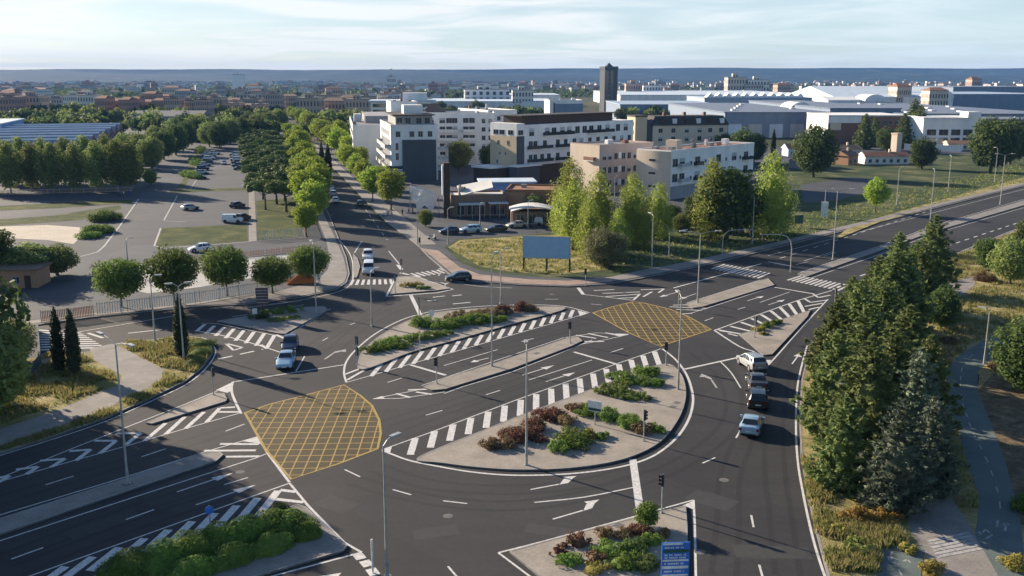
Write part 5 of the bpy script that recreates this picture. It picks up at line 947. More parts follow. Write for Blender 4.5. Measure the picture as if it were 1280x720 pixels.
def signal(px, topv, label, a, two=False, h=None, z=.13, group='traffic lights'):
    p = G(*px); h = h or max(2.6, hgt(p.y, topv) - z); root = thing('traffic_light', (p.x, p.y, z), a, label, 'traffic light', group)
    b = MB(); b.tube((0, 0, 0), (0, 0, h), .065, .055, 8); b.box(-.12, .12, -.12, .12, 0, .05); b.build('pole', M['galv'], root, smooth=40)
    for zt in ([h] if not two else [h, h - 1.25]):
        b = MB(); b.box(-.02, .16, -.125, .125, zt - .88, zt + .02); b.box(-.03, -.015, -.15, .15, zt - .92, zt + .06)
        for i in range(3): b.tube((.16, 0, zt - .14 - .28 * i), (.28, 0, zt - .14 - .28 * i), .105, .105, 8, cap=False)
        hd = b.build('signal_head', M['darkmetal'], root)
        for i, m_ in enumerate(('lred', 'lamber', 'lgreen')): g = MB(); g.tube((.16, 0, zt - .14 - .28 * i), (.175, 0, zt - .14 - .28 * i), .09, n=12); g.build('lens', M[m_], hd)
    return root
ca = A0
signal((827, 643), 593, 'traffic light beside the clipped ball bush on the sign island', math.radians(200)); signal((804.5, 553), 513, 'traffic light on the right part of the big island', math.radians(-20)); signal((446.5, 457), 421, 'traffic light at the left tip of the far island', math.radians(70), True); signal((546, 481), 447, 'traffic light at the left end of the middle median', A0 + PI); signal((712.5, 430), 409, 'traffic light at the right end of the middle median', A0 + PI); signal((832.5, 458), 428, 'traffic light at the upper corner of the big island', A0 + PI)
signal((267, 495), 460, 'traffic light on the wedge splitter left of the yellow box', A0); signal((943, 423), 401, 'traffic light at the left tip of the splitter island by the conifers', A0); signal((494, 367), 344, 'traffic light on the little triangular island', math.radians(105)); signal((848, 386), 372, 'traffic light at the median nose by the right yellow box', A0); signal((1043, 384), 362, 'traffic light at the far tip of the splitter by the zebra crossing', A0); signal((732, 358), 336, 'traffic light on the pavement right of the billboard', math.radians(230))
signal((525, 319), 297, 'traffic light at the corner of the north street', math.radians(250)); signal((502, 345), 327, 'slim traffic light at the back of the triangular island', math.radians(105))
def mast(px, apex, label, dirx):
    p = G(*px); h = hgt(p.y, apex); root = thing('signal_mast', (p.x, p.y, .1), 0, label, 'signal mast', 'arched signal masts')
    b = MB(); L = 5.2 * dirx; pts = [(0, 0, 0), (0, 0, h * .62), (dirx * .25, 0, h * .82), (dirx * .9, 0, h * .95), (dirx * 1.9, 0, h), (L, 0, h * 1.0)]
    b.path(pts, [.10, .09, .085, .08, .07, .055], 8); b.build('mast', M['galv'], root, smooth=50)
    b = MB(); b.box(L * .92 - .15, L * .92 + .15, -.2, 0.02, h - .95, h - .05); hd = b.build('signal_head', M['darkmetal'], root)
    for i, m_ in enumerate(('lred', 'lamber', 'lgreen')): g = MB(); g.tube((L * .92, -.2, h - .22 - .28 * i), (L * .92, -.215, h - .22 - .28 * i), .10, n=12); g.build('lens', M[m_], hd)
mast((902.5, 321), 288, 'arched signal mast over the far carriageway at the kerb', 1); mast((988, 341), 294, 'arched signal mast on the median reaching over the far carriageway', -1)
# --- signs
def board(name, px, label, cat, w, z0, z1, a, mat, posts=(-.4, .4), back='galv', th=.06, group=None, z=.13):
    p = G(*px); root = thing(name, (p.x, p.y, z), a, label, cat, group)
    b = MB(); b.box(-w / 2, w / 2, -th / 2, th / 2, z0, z1); bd = b.build('board', M[mat], root)
    for q in posts: b = MB(); b.tube((q * w, .0 + th / 2 + .07, 0), (q * w, th / 2 + .07, z1 - .05), .06, n=8); b.build('post', M[back], root, smooth=40)
    return root, bd
# blank billboard
p0, p1 = G(654, 340), G(712, 342); wb = (p1 - p0).length; ab = math.atan2((p1 - p0).y, (p1 - p0).x); pm = (p0 + p1) / 2; zt, zb = hgt(p0.y, 296), hgt(p0.y, 322)
root = thing('billboard', (pm.x, pm.y, .1), ab, 'large blank pale blue billboard on the dry grass', 'billboard')
b = MB(); b.box(-wb / 2, wb / 2, -.12, .02, zb, zt); bd = b.build('panel', M['billblue'], root)
b = MB()
for x0, x1, z0, z1 in ((-wb / 2 - .08, wb / 2 + .08, zt, zt + .1), (-wb / 2 - .08, wb / 2 + .08, zb - .1, zb), (-wb / 2 - .08, -wb / 2, zb, zt), (wb / 2, wb / 2 + .08, zb, zt)): b.box(x0, x1, -.16, .04, z0, z1)
b.build('frame', M['galv'], bd)
for x in (-wb / 2 + .05, 0, wb / 2 - .05): b = MB(); b.box(x - .11, x + .11, .04, .26, 0, zt); b.tube((x, 1.8, 0), (x, .26, zt * .75), .05, n=6); b.build('post', M['darkmetal'], root)
# blue direction sign
root, bd = board('direction_sign', (843, 731), 'big blue direction sign with white lettering lines on the bottom island', 'road sign', 1.75, .3, 2.75, math.radians(4), 'signblue', (-.36, .36), 'galv', .08)
def panel(x0, x1, z0, z1, m_, nm, parent, y=-.045): b = MB(); b.box(x0, x1, y - .012, y, z0, z1); return b.build(nm, M[m_], parent)
q = random.Random(4)
for (z0, z1) in ((2.6, 2.74), (2.08, 2.28), (1.5, 1.62), (1.0, 1.18), (.5, .62)): panel(-.82, .82 if z1 < 2.7 else .45, z0, z1, 'signwhite' if z1 - z0 < .19 else 'signgreen', 'panel_strip', bd)
b = MB()
for zr in (2.42, 1.92, 1.74, 1.34, .82, .42):      # rows of unreadable lettering
    x = -.7
    while x < .6:
        w_ = q.uniform(.05, .09); b.box(x, x + w_, -.06, -.045, zr - .05, zr + .05)
        if q.random() < .5: b.box(x + .015, x + w_ + .02, -.062, -.045, zr - .012, zr + .012)
        x += w_ + q.choice((.035, .035, .13))
b.build('lettering', M['signwhite'], bd)
root, bd = board('direction_sign', (743, 533), 'white direction board seen edge on among the shrubs of the big island', 'road sign', 1.35, 1.3, 2.3, math.radians(-28), 'signwhite', (0,), 'galv', .07); panel(-.62, .62, 1.36, 1.62, 'signgreen', 'panel_strip', bd, -.035)
root, bd = board('direction_sign', (329, 397), 'dark backed sign board on a post above the low hedge', 'road sign', 1.6, 1.6, 3.9, math.radians(8), 'signback', (0,), 'darkmetal', .07)
for zz in (1.9, 2.3, 2.7, 3.1, 3.5): panel(-.74, .74, zz, zz + .07, 'galv', 'rail', bd, -.035)
board('direction_sign', (1030, 273), 'white totem sign standing in the field beside the avenue', 'road sign', 1.5, .3, 3.6, math.radians(-20), 'signwhite', (-.35, .35), 'galv', .5)
board('road_sign', (998, 285), 'dark square sign back beside the arched masts', 'road sign', 2.0, .8, 2.6, .2, 'signgreen', (-.35, .35), 'darkmetal', .08)
def post(px, topv, label, mat='galv', r=.05, head=None, cat='post', a=0, z=.05):
    p = G(*px); h = max(1.0, hgt(p.y, topv)); root = thing('sign_post' if head else 'marker_post', (p.x, p.y, z), a, label, cat, 'small posts and signs')
    b = MB(); b.tube((0, 0, 0), (0, 0, h), r, n=8); b.build('pole', M[mat], root, smooth=40)
    if head == 'disc': b = MB(); b.tube((0, -.07, h - .3), (0, -.05, h - .3), .3, n=18); s_ = b.build('sign_plate', M['signblue'], root); b = MB(); b.tube((0, -.075, h - .3), (0, -.0705, h - .3), .31, n=18, cap=False); b.build('rim', M['signwhite'], s_)
    elif head == 'flat': b = MB(); b.box(-.3, .3, -.08, -.05, h - .75, h); b.build('sign_plate', M['signwhite'], root)
post((466, 716), 675, 'thin white marker post at the bottom edge', 'signwhite', .07, None, 'marker post'); post((264, 671), 633, 'post with small blue disc beside the shaded hedge', 'galv', .045, 'disc', 'road sign', .3); post((319, 400), 386, 'short sign post at the left tip of the wedge island', 'galv', .05, 'flat', 'road sign', .3); post((524, 394), 372, 'dark slim post at the stop line of the far island', 'darkmetal', .06); post((1222, 482), 468, 'low post where footway and cycle path part', 'darkmetal', .06); post((540, 410), 388, 'slim post in the hedges of the far island', 'galv', .05, 'flat', 'road sign'); post((525, 440), 410, 'thin post rising from the low hedge of the far island', 'galv', .05)
# drain covers let into the paving
for k, (u, v) in enumerate([(773, 659), (846, 505), (841, 510), (717, 573), (671, 443), (160, 607), (494, 410)]): p = G(u, v); b = MB(); b.box(-.4, .4, -.3, .3, 0, .006); tag(b.build('drain_cover', M['kerbdark'], None, (p.x, p.y, .1305), A0), ['square drain cover in the paving above the sign island shrubs', 'drain cover beside the tall lamp, upper one', 'drain cover beside the tall lamp, lower one', 'dark drain cover in front of the green bushes', 'drain cover in the middle median', 'drain cover beside the lower left lamp', 'drain cover on the left of the far island'][k], 'drain cover', 'drain covers')
# --- fences
def fence(pts, h, label, mat, gap=.28, cat='fence', z=.13, postgap=3.0, px=True, rail=True):
    P = W(pts) if px else pts; root = thing('fence', (P[0].x, P[0].y, z), 0, label, cat); o = P[0]
    bars, rails, L = MB(), MB(), 0
    for a, b_ in zip(P, P[1:]):
        d = (b_ - a); ln = d.length; d.normalize(); n = int(ln / gap); off = a - o
        for i in range(n): c = off + d * (i * gap); bars.obox(c, d, .05, .015, .08, h)
        if rail:
            for zz in (.2, h - .2): rails.obox(off + d * ln / 2, d, ln / 2, .022, zz, zz + .06)
        k = 0
        while k * postgap < ln: c = off + d * (k * postgap); q = MB(); q.obox(c, d, .045, .045, 0, h + .1); q.build('post', M['galv'], root); k += 1
    bars.build('pickets', M[mat], root)
    if rail: rails.build('rail', M['galv'], root)
    return root
fence([(122, 395), (160, 391), (250, 380), (345, 364)], 1.7, 'white picket fence behind the row of round trees', 'awning', .32); fence([(52, 404), (85, 401), (121, 396)], 1.5, 'orange mesh fence at the mouth of the shaded yard', 'orangecloth', .2); fence([(322, 302), (350, 300), (382, 298)], 1.9, 'tall picket fence closing the pine lawn', 'awning', .45); fence([(382, 298), (374, 268), (368, 250)], 1.9, 'picket fence along the street side of the pine lawn', 'rusty', .45); fence([(-40, 246), (60, 243), (165, 240)], 1.3, 'low reddish fence at the foot of the grove', 'rusty', .3); fence([(190, 330), (290, 324), (395, 313)], 1.0, 'low orange rail along the concrete yard', 'orangecloth', .3)
# orange awning slope at the end of the yard, small orange house, dark wall at left edge
p = G(372, 357); root = thing('tarpaulin', (p.x, p.y, .14), .25, 'bright orange tarpaulin slope at the end of the picket fence', 'tarpaulin'); b = MB(); b.v += [(-1.6, 0, .1), (2.6, 0, .1), (2.6, 0.1, 1.1), (.6, 1.2, 1.5), (-1.6, .9, .6), (2.6, 1.4, .1), (-1.6, 1.4, .1)]; b.f += [(0, 1, 2), (0, 2, 3), (0, 3, 4), (2, 5, 3), (3, 5, 6), (3, 6, 4), (1, 5, 2), (0, 4, 6)]; b.m += [0] * 8; b.build('cloth', M['orangecloth'], root)
b = MB(); b.tube((2.66, .05, 0), (2.66, .05, 1.3), .04); b.build('prop', M['galv'], root)
# dark wall at left
Pw = W([(47, 414), (50, 455), (34, 474), (-30, 505)]); root = thing('garden_wall', (Pw[0].x, Pw[0].y, 0), 0, 'low dark wall turning the corner at the left edge', 'wall'); b = MB()
for a, c_ in zip(Pw, Pw[1:]): d = (c_ - a); b.obox((a + c_) / 2 - Pw[0], d.normalized(), d.length / 2, .14, 0, .9)
b.build('wall_face', M['cladding'], root)
# --- people
def person(px, label, a, top, legs, z=.14, cat='person'):
    p = G(*px); root = thing('person', (p.x, p.y, z), a, label, 'person', 'people on foot')
    if 'person' not in MESH:
        V = [(0, 0, .95), (0, 0, 1.15), (0, 0, 1.38), (0, 0, 1.50), (0.02, 0, 1.62), (.02, 0, 1.72), (0, .19, 1.40), (.03, .25, 1.12), (.10, .24, .90), (0, -.19, 1.40), (-.05, -.25, 1.12), (.0, -.25, .88), (0, .10, .90), (.12, .11, .50), (.02, .11, .08), (.14, .11, .04), (0, -.10, .90), (-.03, -.11, .50), (-.22, -.11, .10), (-.10, -.11, .04)]
        Ed = [(0, 1), (1, 2), (2, 3), (3, 4), (4, 5), (2, 6), (6, 7), (7, 8), (2, 9), (9, 10), (10, 11), (0, 12), (12, 13), (13, 14), (14, 15), (0, 16), (16, 17), (17, 18), (18, 19)]
        Rr = [.15, .13, .16, .065, .105, .08, .07, .05, .04, .07, .05, .04, .10, .07, .05, .04, .10, .07, .05, .04]
        me = bpy.data.meshes.new('person_skel'); me.from_pydata(V, Ed, []); o = bpy.data.objects.new('tmp', me); C.objects.link(o)
        sk = o.modifiers.new('s', 'SKIN'); 
        for i, v in enumerate(me.skin_vertices[0].data if me.skin_vertices else []): v.radius = (Rr[i], Rr[i]); v.use_root = i == 0
        o.modifiers.new('u', 'SUBSURF').levels = 1
        dg = bpy.context.evaluated_depsgraph_get(); me2 = bpy.data.meshes.new_from_object(o.evaluated_get(dg)); bpy.data.objects.remove(o)
        for m_ in ('skin', 'cloth_white', 'cloth_dark'): me2.materials.append(M[m_])
        for f in me2.polygons: zc = f.center.z; f.material_index = 0 if zc > 1.47 or (abs(f.center.y) > .2 and zc < .98) else (1 if zc > .93 else 2); f.use_smooth = True
        MESH['person'] = me2; hb = MB(); hb.ball((-.01, 0, 1.70), .105, 0, 10, 6, .9); MESH['hair'] = hb.mesh('hair', M['hair'], 60)
    b = link('body', MESH['person'], root); link('hair', MESH['hair'], root)
    for i, m_ in ((1, top), (2, legs)): b.material_slots[i].link = 'OBJECT'; b.material_slots[i].material = M[m_]
for px, lb, a, t_, l_ in [((399, 356), 'person in white walking on the pavement beside the orange tarpaulin', 2, 'cloth_white', 'cloth_blue'), ((503, 271), 'person in dark clothes standing near the white sails', 1, 'cloth_dark', 'cloth_dark'), ((511, 270), 'person in a dark top waiting by the bar terrace', 4, 'cloth_dark', 'cloth_blue'), ((516, 268), 'person in red top by the bar terrace', 3, 'cloth_red', 'cloth_dark'), ((150, 247), 'person in blue standing before the grove, left one', 0, 'cloth_blue', 'cloth_dark'), ((155, 247), 'person in white top before the grove, middle one', 1, 'cloth_white', 'cloth_blue'), ((161, 246), 'person in blue before the grove, right one', 3, 'cloth_blue', 'cloth_blue')]: person(px, lb, a, t_, l_)
# --- parked scooters
def scooter(px, a, label, paint_):
    p = G(*px); root = thing('scooter', (p.x, p.y, .14), a, label, 'scooter', 'scooters on the corner pavement')
    for x in (-.62, .62): w = MB(); w.tube((x, -.06, .24), (x, .06, .24), .24, n=14); w.build('wheel', M['tyre'], root)
    b = MB(); b.prism([(-.8, -.16), (-.1, -.18), (-.1, .18), (-.8, .16)], .38, .72, bottom=True); b.box(-.15, .42, -.16, .16, .26, .34); b.obox((.46, 0), (1, 0), .05, .2, .3, .95); b.tube((.58, 0, .3), (.42, 0, 1.0), .05); b.build('body', M[paint_], root)
    b = MB(); b.box(-.75, -.12, -.14, .14, .722, .80); b.build('seat', M['darkmetal'], root); b = MB(); b.tube((.42, -.3, 1.02), (.42, .3, 1.02), .025); b.build('handlebar', M['darkmetal'], root)
scooter((482, 271), 1.0, 'white scooter parked on the corner pavement by the street tree', 'car_white'); scooter((487, 269), .8, 'silver scooter parked beside the white one', 'car_silver'); scooter((540, 300), .3, 'white scooter near the parking strip corner', 'car_white')
# ================================================================ BUILDINGS
WIN = {}
def winmesh(w, h, shut=0):
    k = (round(w, 2), round(h, 2), shut)
    if k not in WIN:
        b = MB(); b.box(-w / 2, w / 2, -.015, 0.02, 0, h, 0, 'n'); WIN[k] = [b.mesh('window', [M['glass'] if shut != 2 else M['shutter']])]
        b = MB(); f = .07
        b.box(-w / 2 - f, w / 2 + f, -.06, .01, h, h + f); b.box(-w / 2 - f - .05, w / 2 + f + .05, -.12, .01, -f, 0); b.box(-w / 2 - f, -w / 2, -.06, .01, 0, h); b.box(w / 2, w / 2 + f, -.06, .01, 0, h); b.box(-.03, .03, -.045, -.016, 0, h)
        if shut == 1: b.box(-w / 2, w / 2, -.05, -.02, h * .55, h)
        WIN[k].append(b.mesh('window_frame', [M['shutter']]))
    return WIN[k]
class Bld:
    """a building standing at its front left corner; local x along the front, y to the back"""
    def __init__(s, name, loc, rot, label, cat='building', group=None): s.r = thing(name, (loc[0], loc[1], -.05), rot, label, cat, group); s.n = 0
    def box(s, nm, x0, x1, y0, y1, z0, z1, mat, parent=None, bev=0): b = MB(); b.box(x0, x1, y0, y1, z0, z1); return b.build(nm, M[mat], parent or s.r)
    def mesh(s, nm, mb, mats, parent=None, sm=None): return mb.build(nm, [M[m] for m in mats], parent or s.r, smooth=sm)
    def roof(s, x0, x1, y0, y1, z, mat='greyroof', par='render_white', ph=.5, clutter=4, seed=1):
        b = MB(); b.box(x0 + .02, x1 - .02, y0 + .02, y1 - .02, z, z + .12, 0); t = .25
        for q in ((x0 - .05, x1 + .05, y0 - .05, y0 + t), (x0 - .05, x1 + .05, y1 - t, y1 + .05), (x0 - .05, x0 + t, y0 + t, y1 - t), (x1 - t, x1 + .05, y0 + t, y1 - t)): b.box(*q, z + .003, z + ph, 1)
        rf = s.mesh('roof', b, [mat, par]); q = random.Random(seed)
        for i in range(clutter):
            x, y = q.uniform(x0 + 2, x1 - 2), q.uniform(y0 + 2, y1 - 2); w = q.uniform(.4, 1.0); c = MB(); c.box(x - w, x + w, y - w * .7, y + w * .7, z + .121, z + q.uniform(.8, 1.8)); c.box(x - w * .7, x - w * .2, y - .2, y + .2, z + 1.8, z + 2.3) if q.random() < .4 else None
            c.build('chimney' if q.random() < .5 else 'vent_box', M[q.choice(('render_white', 'render_grey', 'tile'))], rf)
        return rf
    def win(s, face, u, z, w=1.2, h=1.4, dims=None, shut=0):
        """face: (ox, oy, angle) plane on which u runs to the right as seen from outside"""
        ox, oy, a = face; g, f = winmesh(w, h, shut); p = (ox + math.cos(a) * u, oy + math.sin(a) * u, z)
        o = link('window', g, s.r, p, a); link('window_frame', f, o); s.n += 1; return o
    def row(s, face, us, zs, w=1.2, h=1.4, shut=0, seed=0):
        q = random.Random(seed)
        for z in zs:
            for u in us: s.win(face, u, z, w, h, shut=1 if (shut and q.random() < .35) else 0)
    def balcony(s, face, u0, u1, z, d=1.2, mat='render_white', rail='glass'):
        ox, oy, a = face; b = MB(); b.box(u0, u1, -d, -.003, z - .2, z); o = b.build('balcony', M[mat], s.r, (ox, oy, 0), a)
        b = MB(); b.box(u0, u1, -d, -d + .04, z + .003, z + .95); b.box(u0, u0 + .04, -d + .04, -.01, z + .003, z + .95); b.box(u1 - .04, u1, -d + .04, -.01, z + .003, z + .95); b.build('railing', M[rail], o); return o
F0 = lambda x=0.0, y=0.0: (x, y, 0.0)
def FL(D, x=0.0): return (x, D, -PI / 2)          # left face seen from outside: runs from back to front
def FR(x): return (x, 0.0, PI / 2)
RS = math.radians(16.5)
def off(p, a, x, y): return (p[0] + math.cos(a) * x - math.sin(a) * y, p[1] + math.sin(a) * x + math.cos(a) * y)
# --- A: stepped white block with a dark clad end
pA = (-36.6, 297); A_ = Bld('apartment_block', pA, math.radians(12), 'white stepped apartment block with a dark grey clad end wall and balconies', 'apartment block')
A_.box('wall', 0, 14.2, 0, 40, 0, 16.6, 'render_white'); A_.roof(0, 14.2, 0, 40, 16.6, clutter=5, seed=2)
A_.box('cladding', 3.4, 13.6, -.75, -.003, 0, 12.6, 'cladding'); A_.box('penthouse', 2.2, 13.6, 7, 34, 16.75, 19.6, 'render_grey'); A_.box('stair_tower', 5.5, 11.5, 14, 21, 16.75, 22.6, 'render_white'); A_.box('penthouse_roof', 1.2, 14.4, 6, 35, 19.603, 19.9, 'darkroof')
A_.row(F0(), (2.2, 6.4, 9.0, 11.9), (13.5,), 1.3, 1.6); A_.win(F0(0, 0), 1.8, 9.6, .8, 2.0); A_.win(F0(0, 0), 1.8, 6.6, .8, 2.0)
for k, z in enumerate((4.0, 7.2, 10.3)):
    A_.balcony(FL(40), 2 + k * 3.2, 39.9, z, 1.9, rail='galv')
    A_.row(FL(40), [4 + i * 3.3 + k for i in range(10)], (z + .05,), 1.5, 2.1)
A_.row(FL(40), [5 + i * 3.3 for i in range(10)], (13.5,), 1.3, 1.5); A_.balcony(F0(), -1.7, 3.2, 3.9, 1.4); A_.row(F0(0, 7), (3.4, 6, 9.4, 12), (17.1,), 1.6, 1.8)
for k, z in enumerate((3.4, 6.4, 9.4)):
    b = MB(); b.box(14.203, 17.6, 1.0, 10, z - .2, z); o = A_.mesh('balcony', b, ['render_white']); b = MB(); b.box(14.21, 17.6, .96, 1.0, z + .003, z + .95); b.box(17.56, 17.6, 1.0, 10, z + .003, z + .95); A_.mesh('railing', b, ['galv'], o)
b = MB(); b.box(17.3, 17.55, 1, 1.25, 0, 9.2); A_.mesh('balcony_post', b, ['render_white'])
# --- B
B_ = Bld('apartment_block', (-55.8, 345), math.radians(10), 'low white block with roof terraces behind the street trees', 'apartment block')
B_.box('wall', 0, 24, 0, 78, 0, 14, 'render_white'); B_.roof(0, 24, 0, 78, 14, clutter=3, seed=3, ph=.9); B_.box('stair_tower', 1.2, 4, 40, 46, 14.1, 17.2, 'render_white'); B_.box('terrace_wall', 5.2, 23, 30, 77, 14.1, 16.8, 'render_grey')
B_.row(FL(78), [4 + i * 4.4 for i in range(17)], (2, 5, 8, 11), 1.5, 1.5); B_.row(F0(), (13.5, 18.5), (11,), .9, 1.3)
# --- C long white block behind
C_ = Bld('apartment_block', (-38.5, 352), math.radians(3), 'long white apartment block with rows of dark windows behind the stepped one', 'apartment block')
C_.box('wall', 0, 26, 0, 16, 0, 18.4, 'render_white'); C_.box('wing', 26.003, 32.5, 2.4, 30, 0, 18.2, 'render_white'); C_.roof(0, 26, 0, 16, 18.4, clutter=4, seed=4); C_.roof(26.1, 32.4, 2.5, 29.9, 18.2, clutter=2, seed=6)
C_.row(F0(), (9.6, 13.6, 16.0, 18.0, 22.0, 24.2), (3.2, 6.2, 9.2, 12.2, 15.2), 1.9, 1.7, 1, 3); C_.row(F0(0, 2.4), (28.4, 30.8), (3, 6, 9, 12, 15), 1.2, 1.5, 1, 2); C_.row(F0(), (2, 4.4), (12.2, 15.2), 1.3, 1.4)
for z in (3, 6, 9, 12): C_.balcony(F0(), 12.2, 19.2, z, 1.0, rail='render_white'); C_.balcony(F0(), 20.8, 25.4, z, 1.0, rail='render_white')
b = MB(); x0, x1, y0, y1, z = 6, 15, 4, 14, 18.53; b.v += [(x0, y0, z), (x1, y0, z), (x1, y1, z), (x0, y1, z), (9.5, 9, z + 3.4), (11.5, 9, z + 3.4)]; b.f += [(0, 1, 5, 4), (1, 2, 5), (2, 3, 4, 5), (3, 0, 4)]; b.m += [0] * 4; C_.mesh('hipped_roof', b, ['brown'])
C2 = Bld('apartment_block', (-9, 372), math.radians(25), 'white block with a sunlit end seen over the recessed wing', 'apartment block'); C2.box('wall', 0, 12, 0, 30, 0, 18.6, 'render_white'); C2.roof(0, 12, 0, 30, 18.6, seed=8); C2.row(F0(), (2.2, 4.4), (6, 9, 12, 15.2), 1.3, 1.5); C2.row(FL(30), (27, 23), (9, 12, 15), 1.3, 1.5)
# --- tall white stair block and glass building
Ts = Bld('apartment_block', (-52, 425), math.radians(14), 'tall plain white block rising behind the stepped one', 'apartment block'); Ts.box('wall', 0, 11.5, 0, 16, 0, 20.6, 'render_white'); Ts.roof(0, 11.5, 0, 16, 20.6, clutter=3, seed=9); Ts.row(F0(), (9.6,), (14, 17), .9, 1.2)
Gl = Bld('office_building', (-80, 560), math.radians(5), 'white office building with dark ribbon windows', 'office'); Gl.box('wall', 0, 36, 0, 30, 0, 17.6, 'render_white'); Gl.box('roof', -1, 37, -1, 31, 17.603, 18.4, 'paleblueroof'); Gl.box('plant_room', 18, 32, 6, 20, 18.403, 22.5, 'render_white')
for k, z in enumerate((3, 7.2, 11.4, 14.6)):
    Gl.box('ribbon_window', 1.2, 34.6, -.07, -.005, z, z + 1.9, 'glass')
Gl.box('canopy', 14, 37.5, -3.2, -.1, 9.6, 10.2, 'render_white')
# --- D: long white block along the avenue direction, beige tower end, dark base
aD = math.radians(45); D_ = Bld('apartment_block', (1.3, 288), aD, 'long white apartment block with a beige end, dark base and recessed dark attic', 'apartment block')
D_.box('wall', 3.2, 55, 0, 11, 5.4, 17.4, 'render_white'); D_.box('base', 0, 55, .02, 11.4, 0, 5.397, 'darkbrown'); D_.box('end_tower', 0, 3.197, -.12, 11, 5.4, 14.2, 'cladding'); D_.box('end_crown', -.02, 3.197, -.14, 11, 14.203, 17.9, 'render_white'); D_.box('end_wall', -.14, -.003, -.1, 11, 5.4, 14.2, 'beige')
D_.box('attic', 4, 46, 1.6, 9.5, 17.403, 19.8, 'darkbrown'); D_.box('attic_roof', 3, 47, 1, 10, 19.803, 20.1, 'darkroof'); D_.box('front_annex', -3.2, 6.5, -3.4, -.16, 0, 5.6, 'cladding'); D_.box('annex_canopy', -3.6, 7.0, -3.9, -.17, 5.603, 6.0, 'render_white'); D_.box('side_annex', -7.0, -.18, 1.5, 11, 0, 5.0, 'darkbrown'); D_.box('side_canopy', -7.6, -.19, 3, 11.4, 5.003, 5.5, 'render_white')
D_.row(F0(), (6.4, 13.2, 16.2, 20, 23.2, 27, 30.4, 33.6, 37.6, 41.6, 47, 51), (14.1,), 2.0, 2.1, 1, 4); D_.row(F0(), (6, 8, 12.2, 18, 21.6, 25.6, 29, 33, 37, 41, 45, 49, 53), (10.3,), 1.6, 2.2, 1, 5); D_.row(F0(), (6, 8, 11, 14, 18, 23, 28, 33, 38, 43, 48), (6.4,), 1.5, 2.1)
for z, r_ in ((14.0, ((11.4, 24.6), (31.5, 44))), (10.2, ((4.6, 14.8), (17, 27.5), (34, 47))), (6.3, ((4.6, 15), (17, 28)))):
    for u0, u1 in r_: D_.balcony(F0(), u0, u1, z, 1.2)
fD = (-.14, 11, -PI / 2); D_.row(fD, (3.4, 7.6), (11.6,), .7, 1.2); D_.row(fD, (4.2, 6.6), (8.6,), .5, .8); D_.win(fD, 3, 6, .6, 1); D_.row((-.02, 11, -PI / 2), (2.4, 5.0, 8.6), (14.6,), 2.0, 1.3); D_.row(F0(0, -.14), (1.6,), (14.6,), 2.0, 1.3)
# --- E mansard
E_ = Bld('apartment_block', (51.2, 358), math.radians(14), 'pale block with dark mansard roof, dormers and a beige stair tower', 'apartment block'); E_.box('wall', 0, 29.5, 0, 14, 0, 14, 'cream')
b = MB(); b.v += [(-.5, -.5, 14.003), (30, -.5, 14.003), (30, 14.5, 14.003), (-.5, 14.5, 14.003), (1.2, 1.6, 17.3), (28.4, 1.6, 17.3), (28.4, 12.5, 17.3), (1.2, 12.5, 17.3)]; b.f += [(0, 1, 5, 4), (1, 2, 6, 5), (2, 3, 7, 6), (3, 0, 4, 7), (4, 5, 6, 7)]; b.m += [0] * 5; rf = E_.mesh('mansard_roof', b, ['darkroof'])
for i in range(6): b = MB(); x = 3 + i * 4.7; b.box(x, x + 1.6, -.1, 1.4, 14.5, 16.4); E_.mesh('dormer', b, ['render_white' if i % 2 else 'darkbrown'], rf)
for i in range(3): b = MB(); b.box(6 + i * 8, 7 + i * 8, 5, 6, 17.303, 18.6); E_.mesh('chimney', b, ['tile'], rf)
E_.box('stair_tower', -7.0, -2.5, -.4, 8, 0, 17.2, 'beige'); E_.box('side_wall', -2.497, -.003, .5, 12, 0, 16, 'cladding'); E_.box('tower_cap', -7.2, -2.3, -.6, 8.2, 17.203, 17.7, 'darkroof'); E_.row(F0(), (3, 8, 13.3, 18.4, 22.6, 27), (5.4, 8.4, 11.4), 1.5, 1.5, 1, 7); E_.row((-7, 8, -PI / 2), (4, 6.5), (11, 14), .8, 1.3)
# --- F pink block
F_ = Bld('apartment_block', (23.4, 262), math.radians(37), 'pinkish brick block of three window rows behind the poplars', 'apartment block'); F_.box('wall', 0, 20, 0, 12, 0, 13, 'pink'); F_.roof(0, 20, 0, 12, 13, par='pink', clutter=2, seed=11); F_.box('end_wall', -.1, -.003, -.06, 12, 0, 13.2, 'cream')
F_.row(F0(), (1.8, 3.8, 6.0, 8.8, 10.9, 13.2, 15.4, 17.6), (2.2, 5.8, 9.4), 1.2, 1.6, 1, 8)
for z in (2.4, 6.0, 9.6): F_.box('spandrel_panel', 6.95, 8.0, -.07, -.005, z, z + 1.6, 'render_white')
F_.balcony((-.1, 12, -PI / 2), 6.6, 10.6, 9.2, .9, rail='tile')
